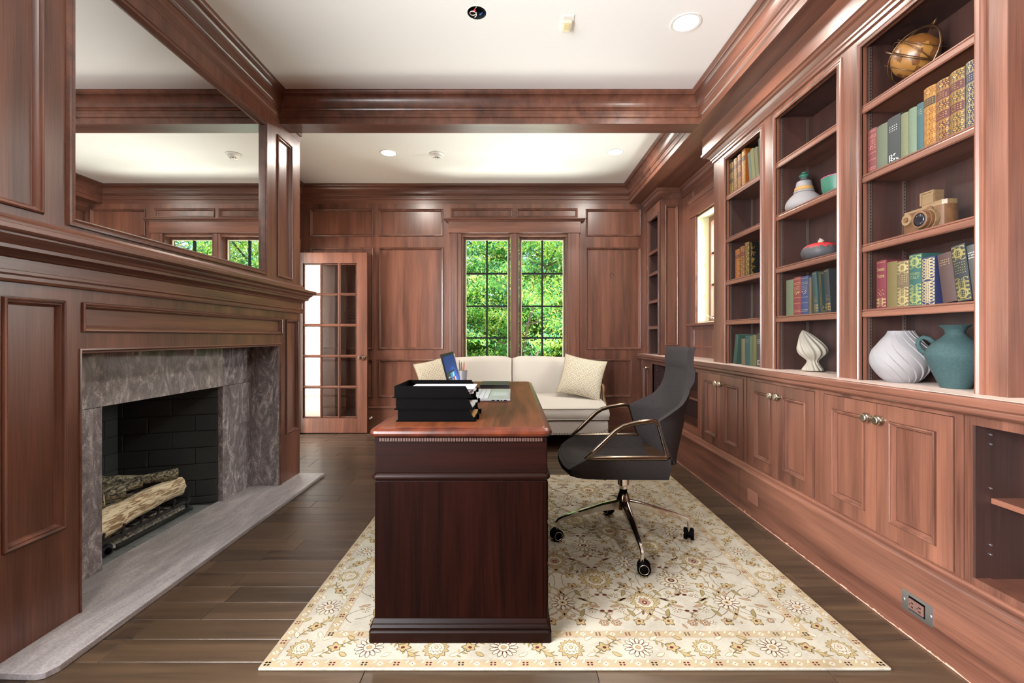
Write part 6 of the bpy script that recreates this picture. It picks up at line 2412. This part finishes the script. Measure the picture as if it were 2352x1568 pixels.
# teal amphora
c = (1.628, 1.672, ZC + ER)
v = thing('vase', 'teal two-handled amphora vase on the counter', 'vase', c)
pr = smoothprof([(0.042, 0.0), (0.046, 0.012), (0.066, 0.060), (0.083, 0.105), (0.084, 0.128), (0.066, 0.160), (0.036, 0.188), (0.027, 0.203), (0.032, 0.216), (0.045, 0.229), (0.047, 0.231)], 44)
MB().lathe(pr + [(0.044, 0.2315), (0.030, 0.216), (0.026, 0.19)], c, 40).build('vase_body', TEAL, v, smooth=True, angle=60)
for sg in (-1, 1):
    # handles in the plane facing the room
    d = Vector((0.35 * sg, 1.0 * sg, 0)).normalized() if False else Vector((-0.62 * sg, 0.78 * sg, 0)).normalized()
    P = [(0.058, 0.166), (0.072, 0.180), (0.088, 0.186), (0.101, 0.176), (0.104, 0.158), (0.096, 0.138), (0.080, 0.122)]
    MB().tube([(c[0] + d.x * r, c[1] + d.y * r, c[2] + z) for r, z in P], [0.010, 0.0085, 0.008, 0.008, 0.008, 0.0085, 0.010], 10).build('handle', TEAL, v, smooth=True)
# cream twisted sculpture vase
c = (1.634, 2.474, ZC + ER)
v = thing('sculpture', 'cream twisted flame-shaped ceramic with pointed tip on the counter', 'sculpture', c)
tab = [(0.0, 0.052, 0), (0.012, 0.049, 0), (0.03, 0.036, 0), (0.048, 0.026, 0), (0.058, 0.025, 0), (0.070, 0.036, 0.0), (0.088, 0.058, 0), (0.108, 0.069, 0), (0.130, 0.068, 0.004), (0.150, 0.060, 0.010), (0.172, 0.048, 0.019), (0.194, 0.034, 0.030), (0.212, 0.018, 0.042), (0.226, 0.003, 0.052)]
lps = []
for hh, r, off_ in tab:
    L_ = []
    for k in range(72):
        a = 2 * PI * k / 72
        q = r * (1 + 0.085 * math.cos(12 * a))
        a = a - 5.4 * hh
        L_.append((c[0] + q * math.cos(a) - off_ * 0.55, c[1] + q * math.sin(a) + off_ * 0.72, c[2] + hh))
    lps.append(L_)
loft(MB(), lps).build('sculpture_body', CREAMC, v, smooth=True, subsurf=1)
# bottle vase with green neck
zS = SH[2] + ER
c = (1.638, 2.552, zS)
v = thing('vase', 'white bottle vase with green neck and rope collar', 'vase', c)
pr = smoothprof([(0.070, 0.0), (0.088, 0.014), (0.093, 0.035), (0.084, 0.062), (0.062, 0.088), (0.048, 0.102)], 24)
MB().lathe(pr, c, 40).build('vase_body', MATTEW, v, smooth=True, angle=50)
MB().lathe([(0.051, 0.102), (0.053, 0.106), (0.051, 0.111), (0.046, 0.113)], c, 32).build('shoulder_ring', MATTEW, v, smooth=True)
MB().lathe([(0.046, 0.113), (0.048, 0.117), (0.047, 0.130), (0.043, 0.134)], c, 32).build('rope_collar', ROPE, v, smooth=True)
MB().lathe([(0.042, 0.134), (0.037, 0.163), (0.034, 0.166)], c, 32).build('upper_neck', MATTEW, v, smooth=True, angle=40)
MB().lathe(smoothprof([(0.026, 0.166), (0.018, 0.176), (0.016, 0.182), (0.022, 0.190), (0.026, 0.197), (0.020, 0.206), (0.013, 0.212), (0.015, 0.217)], 24) + [(0.010, 0.2172)], c, 24).build('green_neck', GREENC, v, smooth=True, angle=60)
MB().lathe([(0.0165, 0.1795), (0.0195, 0.181), (0.0165, 0.1825)], c, 24).build('magenta_ring', PINKC, v, smooth=True)
# green bowl
c = (1.655, 2.300, zS)
v = thing('bowl', 'green bowl with magenta rim beside the bottle vase', 'bowl', c)
pr = smoothprof([(0.040, 0.0), (0.060, 0.012), (0.074, 0.045), (0.079, 0.100)], 18)
MB().lathe(pr + [(0.075, 0.100), (0.070, 0.045), (0.04, 0.012), (0.001, 0.010)], c, 40).build('bowl_body', GREENC, v, smooth=True, angle=60)
MB().lathe([(0.0745, 0.0995), (0.0795, 0.0995), (0.0792, 0.103), (0.0752, 0.103), (0.0745, 0.0995)], c, 40, cap=False).build('bowl_rim', PINKC, v, smooth=True)
# red and black gourd vessel
c = (1.640, 2.415, SH[1] + ER)
v = thing('gourd_vessel', 'squat red and charcoal gourd vessel with cream stem', 'ornament', c)
gm_, nt, b = new_mat('red_charcoal_glaze')
N, L = nt.nodes, nt.links
tc = N.new('ShaderNodeTexCoord'); sp_ = N.new('ShaderNodeSeparateXYZ'); nz = N.new('ShaderNodeTexNoise')
nz.inputs['Scale'].default_value = 70; nz.inputs['Detail'].default_value = 5
ma = N.new('ShaderNodeMath'); ma.operation = 'MULTIPLY_ADD'; ma.inputs[1].default_value = 0.05
L.new(tc.outputs['Object'], sp_.inputs[0]); L.new(tc.outputs['Object'], nz.inputs['Vector'])
L.new(nz.outputs[0], ma.inputs[0]); L.new(sp_.outputs['Z'], ma.inputs[2])
rp = N.new('ShaderNodeValToRGB')
rp.color_ramp.elements[0].position = 0.095; rp.color_ramp.elements[0].color = rgb(52, 50, 52)
rp.color_ramp.elements[1].position = 0.100; rp.color_ramp.elements[1].color = rgb(178, 28, 34)
L.new(ma.outputs[0], rp.inputs[0]); L.new(rp.outputs[0], b.inputs['Base Color']); b.inputs['Roughness'].default_value = 0.6
pr = smoothprof([(0.045, 0.0), (0.078, 0.016), (0.092, 0.044), (0.082, 0.074), (0.050, 0.092), (0.014, 0.096)], 24)
MB().lathe(pr, c, 40, lambda r, h, a: (r * (1 + 0.018 * math.cos(8 * a)), a)).build('gourd_body', gm_, v, smooth=True, angle=70)
MB().tube([(c[0], c[1], c[2] + 0.094), (c[0] - 0.002, c[1], c[2] + 0.105), (c[0] + 0.003, c[1] - 0.006, c[2] + 0.115)], [0.017, 0.013, 0.015], 9).build('stem', CREAMC, v, smooth=True, angle=50)

# ------------------------------------------------------------------ globe
gz = 2.216
gc = Vector((1.632, 1.842, gz))
v = thing('globe', 'antique tan globe in bronze armillary rings on the top shelf', 'globe', (gc.x, gc.y, SH[3] + ER))
gm2, nt, b = new_mat('antique_map')
N, L = nt.nodes, nt.links
tc = N.new('ShaderNodeTexCoord'); nz = N.new('ShaderNodeTexNoise'); nz.inputs['Scale'].default_value = 17; nz.inputs['Detail'].default_value = 8
L.new(tc.outputs['Object'], nz.inputs['Vector'])
rp = N.new('ShaderNodeValToRGB'); e = rp.color_ramp.elements
e[0].position = 0.0; e[0].color = rgb(120, 80, 36)
e[1].position = 1.0; e[1].color = rgb(100, 60, 24)
for p, cc in ((0.50, rgb(126, 86, 40)), (0.515, rgb(46, 28, 12)), (0.53, rgb(94, 56, 24))):
    k = e.new(p); k.color = cc
L.new(nz.outputs[0], rp.inputs[0]); L.new(rp.outputs[0], b.inputs['Base Color']); b.inputs['Roughness'].default_value = 0.35
MB().sphere(gc, 0.079, 32, 20).build('globe_ball', gm2, v, smooth=True)
BRZ = plain('dark_bronze', rgb(92, 66, 46), 0.35, metal=0.8)
axis_d = Vector((0.10, -0.62, 0.78)).normalized()
e1 = axis_d.cross(Vector((1, 0, 0))).normalized()
e2 = axis_d.cross(e1)


def ring3(u_, w_, r, tr, name, sy=1.0):
    P = [gc + u_ * math.cos(t) * r + w_ * math.sin(t) * r for t in [2 * PI * q / 40 for q in range(40)]]
    n = u_.cross(w_)
    MB().tube([tuple(p) for p in P], tr, 6, closed=True, sy=sy, up=tuple(n.cross(u_)) if False else None).build(name, BRZ, v, smooth=True)


ring3(axis_d, e1, 0.104, 0.0035, 'meridian_ring', 1.5)
ring3(axis_d, e2, 0.099, 0.0025, 'meridian_ring')
ring3(e1, e2, 0.101, 0.0035, 'equator_ring', 1.3)
ring3(e1, (e2 + axis_d * 0.45).normalized(), 0.095, 0.0022, 'ecliptic_ring')
for off_ in (0.045, -0.045):
    r_ = math.sqrt(0.096 ** 2 - off_ ** 2)
    P = [gc + axis_d * off_ + e1 * math.cos(t) * r_ + e2 * math.sin(t) * r_ for t in [2 * PI * q / 36 for q in range(36)]]
    MB().tube([tuple(p) for p in P], 0.0016, 5, closed=True).build('tropic_ring', BRZ, v, smooth=True)
MB().tube([gc - axis_d * 0.122, gc + axis_d * 0.122], 0.0026, 8).build('axis_rod', BRZ, v, smooth=True)
MB().tube([gc + axis_d * 0.108, gc + axis_d * 0.132], [0.008, 0.0005], 8).build('arrow_head', BRZ, v, smooth=True)
for k in range(4):
    a = k * PI / 2 + 0.4
    MB().tube([gc - axis_d * 0.108, gc - axis_d * 0.123 + (e1 * math.cos(a) + e2 * math.sin(a)) * 0.010], [0.002, 0.004], 6).build('arrow_fletch', BRZ, v)
MB().lathe([(0.036, SH[3] + ER), (0.036, SH[3] + ER + 0.006), (0.012, SH[3] + 0.014), (0.008, SH[3] + 0.040)], (gc.x, gc.y, 0), 20).build('stand_foot', BRZ, v, smooth=True, angle=40)

# ------------------------------------------------------------------ wooden toy camera
zS = SH[1] + ER
y0, y1 = 1.672, 1.856
v = thing('wooden_camera', 'toy camera carved from two-tone wood on the third shelf', 'camera', (1.62, 1.77, zS))
sec = [(1.588, y1), (1.588, y0 + 0.02), (1.594, y0 + 0.006), (1.61, y0), (1.63, y0), (1.646, y0 + 0.006), (1.652, y0 + 0.02), (1.652, y1 - 0.02), (1.646, y1 - 0.006), (1.63, y1)]
sec = [(1.588, y1 - 0.016), (1.588, y0 + 0.02), (1.594, y0 + 0.006), (1.61, y0), (1.63, y0), (1.646, y0 + 0.006), (1.652, y0 + 0.02), (1.652, y1 - 0.02), (1.646, y1 - 0.006), (1.632, y1), (1.604, y1), (1.593, y1 - 0.006)]
MB().prism(sec, lambda a, b_, h: (a, b_, h), zS, zS + 0.090).build('camera_body', OAKMID, v, smooth=True, angle=30)
MB().prism([(x, max(y, y0 + 0.058)) for x, y in sec], lambda a, b_, h: (a, b_, h), zS + 0.090, zS + 0.098).build('top_plate', OAKPALE, v)
MB().prism([(1.592, y0 + 0.056), (1.592, y0 + 0.014), (1.602, y0 + 0.002), (1.638, y0 + 0.002), (1.648, y0 + 0.014), (1.648, y0 + 0.056)], lambda a, b_, h: (a, b_, h), zS + 0.090, zS + 0.108).build('grip_cap', OAKPALE, v)
yc = 1.768
MB().box(1.600, 1.640, yc - 0.034, yc + 0.008, zS + 0.098, zS + 0.108).build('flash_shoe', OAKPALE, v)
fl_ = MB().box(1.602, 1.640, yc - 0.042, yc + 0.016, zS + 0.108, zS + 0.158).build('flash_block', OAKPALE, v, bevel=0.002)
MB().ring(right(1.602), yc - 0.042, yc + 0.016, zS + 0.108, zS + 0.158, [(0.0, 0.0), (0.0, 0.004), (0.006, 0.004), (0.007, 0.0)]).build('flash_rim', OAKPALE, fl_)
for r, x0, x1, mt, nm in ((0.040, 1.572, 1.589, OAKPALE, 'lens_collar'), (0.037, 1.560, 1.572, OAKMID, 'lens_barrel'), (0.033, 1.545, 1.560, OAKMID, 'lens_barrel')):
    MB().lathe([(r, x0), (r + 0.001, (x0 + x1) / 2), (r, x1)], (0, 1.727, zS + 0.042), 32, axis='X').build(nm, mt, v, smooth=True, angle=40)
MB().lathe([(0.0005, 1.5438), (0.016, 1.5435), (0.025, 1.545)], (0, 1.727, zS + 0.042), 28, axis='X').build('lens_glass', plain('dark_lens', rgb(26, 28, 34), 0.08, coat=1.0), v, smooth=True)
MB().lathe([(0.025, 1.5445), (0.030, 1.543), (0.033, 1.545)], (0, 1.727, zS + 0.042), 28, axis='X', cap=False).build('lens_rim', OAKMID, v, smooth=True)
MB().lathe([(0.022, 1.580), (0.022, 1.589)], (0, y1 - 0.032, zS + 0.066), 24, axis='X').build('dial', OAKPALE, v, smooth=True, angle=40)
MB().lathe([(0.010, 1.575), (0.010, 1.580)], (0, y1 - 0.032, zS + 0.066), 18, axis='X').build('dial_button', OAKMID, v, smooth=True, angle=40)
MB().lathe([(0.014, 1.582), (0.014, 1.589)], (0, y0 + 0.055, zS + 0.080), 20, axis='X').build('viewfinder', OAKMID, v, smooth=True, angle=40)
MB().lathe([(0.009, zS + 0.098), (0.009, zS + 0.106)], (1.62, y1 - 0.03, 0), 16).build('shutter_button', OAKMID, v, smooth=True, angle=40)
# ------------------------------------------------------------------ ceiling fixtures
LENS = plain('lit_lens', (1, 1, 1, 1), 0.5, emit=((1.0, 0.96, 0.90, 1), 14.0))
spots_ = [(0.957, 2.505, 'recessed ceiling light nearest the bookcases in the near bay'), (-1.158, 4.276, 'recessed ceiling light left of the smoke detector'), (0.965, 4.256, 'recessed ceiling light at the right of the far bay'), (-1.158, 0.6, 'recessed ceiling light on the left behind the camera'), (0.957, 0.6, 'recessed ceiling light on the right behind the camera')]
for x, y, lb in spots_:
    t = thing('recessed_light', lb, 'ceiling light', (x, y, C - 0.005), group='recessed ceiling lights')
    MB().lathe([(0.082, C - 0.0005), (0.080, C - 0.005), (0.066, C - 0.004), (0.064, C - 0.0008)], (x, y, 0), 36, cap=False).build('trim_ring', WHITEPL, t, smooth=True, angle=40)
    MB().lathe([(0.001, C - 0.004), (0.066, C - 0.0035), (0.066, C - 0.0007)], (x, y, 0), 36).build('lens', LENS, t, smooth=True, angle=40)
    d = bpy.data.lights.new('downlight', 'AREA')
    d.shape = 'DISK'
    d.size = 0.12
    d.energy = 15.0
    d.color = (1.0, 0.93, 0.84)
    o = bpy.data.objects.new('downlight', d)
    COL.objects.link(o)
    o.parent = t
    o.location = (0, 0, -0.003)
# smoke detector
x, y = -0.709, 4.307
t = thing('smoke_detector', 'round white smoke detector on the far ceiling', 'smoke detector', (x, y, C - 0.05))
MB().lathe([(0.070, C - 0.0005), (0.070, C - 0.008), (0.060, C - 0.014), (0.050, C - 0.016)], (x, y, 0), 32).build('base_plate', WHITEPL, t, smooth=True, angle=30)
MB().lathe([(0.050, C - 0.016), (0.048, C - 0.030), (0.036, C - 0.038), (0.030, C - 0.038)], (x, y, 0), 32).build('sensor_body', WHITEPL, t, smooth=True, angle=30)
MB().lathe([(0.027, C - 0.038), (0.027, C - 0.046)], (x, y, 0), 24).build('vent_gap', BLACK, t)
MB().lathe([(0.031, C - 0.046), (0.028, C - 0.054), (0.002, C - 0.056)], (x, y, 0), 24).build('sensor_cap', WHITEPL, t, smooth=True, angle=30)
m = MB()
for k in range(8):
    a = 2 * PI * k / 8
    m.box(x + 0.029 * math.cos(a) - 0.004, x + 0.029 * math.cos(a) + 0.004, y + 0.029 * math.sin(a) - 0.004, y + 0.029 * math.sin(a) + 0.004, C - 0.047, C - 0.037)
m.build('cap_posts', WHITEPL, t)
# open junction box with wires
t = thing('junction_box', 'open round ceiling junction box with dangling wires', 'junction box', (HX, HY, C))
MB().lathe([(0.051, C + 0.001), (0.050, C + 0.055), (0.001, C + 0.056)], (HX, HY, 0), 28, cap=False).build('box_shell', plain('dark_box', rgb(30, 34, 34), 0.5), t, smooth=True, angle=40)
MB().tube([(HX - 0.02 + 0.018 * math.cos(a), HY + 0.01 + 0.020 * math.sin(a), C + 0.012 - 0.002 * a) for a in [k * 0.5 for k in range(16)]], 0.0022, 6).build('white_wire', INKW, t, smooth=True)
MB().tube([(HX - 0.03, HY + 0.03, C + 0.03), (HX - 0.015, HY + 0.005, C + 0.012), (HX - 0.008, HY - 0.012, C + 0.010)], 0.006, 8).build('red_connector', plain('red_connector', rgb(205, 50, 60), 0.4), t, smooth=True)
MB().tube([(HX + 0.01, HY + 0.035, C + 0.03), (HX + 0.015, HY + 0.03, C + 0.012), (HX + 0.03, HY + 0.025, C + 0.02)], 0.004, 8).build('blue_wire', plain('blue_wire', rgb(60, 100, 170), 0.4), t, smooth=True)
MB().tube([(HX, HY - 0.046, C + 0.01), (HX + 0.002, HY - 0.05, C - 0.004), (HX - 0.004, HY - 0.055, C - 0.016)], 0.0016, 6).build('bare_wire', plain('bare_wire', rgb(190, 186, 160), 0.5), t, smooth=True)
# small cream sensor on the ceiling
t = thing('motion_sensor', 'small cream plastic sensor stuck on the near ceiling', 'sensor', (0.302, 2.505, C - 0.03))
MB().box(0.302 - 0.034, 0.302 + 0.034, 2.505 - 0.065, 2.505 + 0.065, C - 0.004, C - 0.0005).build('mount_plate', WHITEPL, t, bevel=0.002)
MB().box(0.302 - 0.026, 0.302 + 0.026, 2.505 - 0.03, 2.505 + 0.052, C - 0.022, C - 0.004).build('sensor_case', CREAMPL, t, bevel=0.006)
MB().box(0.302 - 0.015, 0.302 + 0.015, 2.505 - 0.022, 2.505 + 0.025, C - 0.026, C - 0.022).build('sensor_window', plain('sensor_window', rgb(206, 186, 130), 0.4), t, bevel=0.002)

# ------------------------------------------------------------------ outside
MB().box(-30, 30, F + 0.17, 60, -0.5, -0.45).build('ground_outside', plain('lawn_green', rgb(110, 140, 60), 0.9, var=0.4, bscale=3), kind='structure', label='sunlit lawn outside the window')
MB().box(2.0, 30, -30, F + 0.17, -0.5, -0.45).build('ground_side', plain('lawn_green_side', rgb(110, 140, 60), 0.9, var=0.4, bscale=3), kind='structure')


def leafmat(name, col, trans, emit=0):
    m = bpy.data.materials.new(name)
    m.use_nodes = True
    nt = m.node_tree
    N, L = nt.nodes, nt.links
    b = N['Principled BSDF']
    b.inputs['Base Color'].default_value = col
    b.inputs['Roughness'].default_value = 0.5
    tr = N.new('ShaderNodeBsdfTranslucent')
    tr.inputs[0].default_value = trans
    mx = N.new('ShaderNodeMixShader')
    mx.inputs[0].default_value = 0.45
    L.new(b.outputs[0], mx.inputs[1])
    L.new(tr.outputs[0], mx.inputs[2])
    L.new(mx.outputs[0], N['Material Output'].inputs[0])
    return m


LM_ = [leafmat('leaf_bright', rgb(146, 190, 96), rgb(176, 214, 84)), leafmat('leaf_mid', rgb(92, 158, 96), rgb(124, 188, 84)), leafmat('leaf_deep', rgb(54, 120, 110), rgb(76, 150, 110)), leafmat('leaf_yellow', rgb(212, 216, 124), rgb(236, 236, 140))]
BARKO = plain('tree_bark', rgb(96, 84, 70), 0.9, var=0.4, bscale=30)


def tree(name, label, base, height, spread, n_leaf, ls, seed, weights, low=0.3):
    rg = random.Random(seed)
    t = thing(name, label, 'tree', base, group='trees outside the window')
    bx, by, bz = base
    tk = MB()
    br = []
    tips = []
    nst = 5
    for s_ in range(nst):
        a = 2 * PI * s_ / nst + rg.random()
        p = Vector((bx + 0.12 * math.cos(a), by + 0.12 * math.sin(a), bz))
        P, R_ = [p.copy()], [0.035]
        d = Vector((math.cos(a) * 0.35, math.sin(a) * 0.35, 1)).normalized()
        for k in range(10):
            d = (d + Vector((rg.uniform(-0.25, 0.25), rg.uniform(-0.25, 0.25), rg.uniform(-0.05, 0.15)))).normalized()
            p = p + d * height / 10
            P.append(p.copy())
            R_.append(0.035 * (1 - (k + 1) / 11))
            if True:
                for _ in range(4):
                    dd = Vector((rg.uniform(-1, 1), rg.uniform(-1, 1), rg.uniform(-0.1, 0.5))).normalized()
                    q = p.copy()
                    Q, RR = [q.copy()], [R_[-1] * 0.6 + 0.004]
                    ln = rg.uniform(0.5, 1.0) * spread * (0.9 - 0.3 * k / 10)
                    for j in range(5):
                        dd = (dd + Vector((rg.uniform(-0.3, 0.3), rg.uniform(-0.3, 0.3), rg.uniform(-0.15, 0.1)))).normalized()
                        q = q + dd * ln / 5
                        Q.append(q.copy())
                        RR.append(RR[0] * (1 - (j + 1) / 6))
                        if j >= 1:
                            tips.append((q.copy(), dd.copy()))
                    br.append((Q, RR))
        tk.tube([tuple(x) for x in P], R_, 6)
    tk.build('trunk', BARKO, t, smooth=True)
    bm_ = MB()
    for Q, RR in br:
        bm_.tube([tuple(x) for x in Q], RR, 4)
    bm_.build('branches', BARKO, t, smooth=True, recalc=False, kind='stuff')
    vs, fs, mi_ = [], [], []
    tone = [rg.random() for _ in tips]
    for _ in range(n_leaf):
        ti = int(rg.random() * len(tips))
        q, dd = tips[ti]
        c = q + Vector((rg.gauss(0, 0.12), rg.gauss(0, 0.12), rg.gauss(-0.03, 0.05))) * spread * 0.7
        l = ls * rg.uniform(0.6, 1.3)
        ax = Vector((rg.uniform(-1, 1), rg.uniform(-1, 1), rg.uniform(-0.7, 0.0))).normalized()
        up = Vector((rg.uniform(-0.5, 0.5), rg.uniform(-0.5, 0.5), 1)).normalized()
        sd = ax.cross(up).normalized()
        nr = sd.cross(ax)
        k = len(vs)
        w_ = l * 0.20
        vs += [tuple(c - ax * l * 0.5), tuple(c - ax * l * 0.08 + sd * w_ + nr * w_ * 0.35), tuple(c + ax * l * 0.5 - nr * l * 0.12), tuple(c - ax * l * 0.08 - sd * w_ + nr * w_ * 0.35)]
        fs += [(k, k + 1, k + 2), (k, k + 2, k + 3)]
        r = rg.random() if rg.random() < 0.35 else tone[ti]
        acc = 0
        for mi__, wt in enumerate(weights):
            acc += wt
            if r <= acc:
                break
        mi_ += [mi__, mi__]
    mb = MB()
    mb.v, mb.f, mb.mi = vs, fs, mi_
    mb.build('foliage', LM_, t, recalc=False, kind='stuff')


tree('leafy_tree', 'bright green small-leaved tree right outside the double window', (0.0, 8.3, -0.45), 5.0, 1.5, 52000, 0.070, 21, (0.35, 0.38, 0.15, 0.12))
tree('leafy_tree', 'green tree outside to the right of the window, seen in the mirror', (3.0, 8.6, -0.45), 5.2, 1.6, 34000, 0.085, 22, (0.35, 0.35, 0.15, 0.15))
tree('leafy_tree', 'deep green tree further back on the left outside', (-2.0, 10.5, -0.45), 6.0, 2.0, 26000, 0.12, 23, (0.25, 0.35, 0.32, 0.08))
tree('leafy_tree', 'yellow green tree further back on the right outside', (1.6, 11.5, -0.45), 6.4, 2.1, 26000, 0.12, 24, (0.3, 0.25, 0.2, 0.25))
tree('leafy_tree', 'pale tree outside the niche window on the right', (5.4, 7.4, -0.45), 5.2, 1.8, 12000, 0.15, 25, (0.4, 0.25, 0.05, 0.3))

for i, (x_, y_, lb) in enumerate(((-1.3, 9.6, 'low bushy shrub outside on the left'), (0.6, 9.2, 'low bushy shrub outside in the middle'), (2.3, 9.8, 'low bushy shrub outside on the right'), (4.4, 10.2, 'low bushy shrub outside at the far right'), (-0.4, 12.5, 'tall hedge shrub behind the middle tree'), (3.2, 13.0, 'tall hedge shrub behind the right tree'))):
    tree('garden_shrub', lb, (x_, y_, -0.45), 2.3 if i < 4 else 3.6, 1.3 if i < 4 else 2.2, 15000 if i < 4 else 10000, 0.085 if i < 4 else 0.16, 40 + i, (0.35, 0.25, 0.12, 0.28))
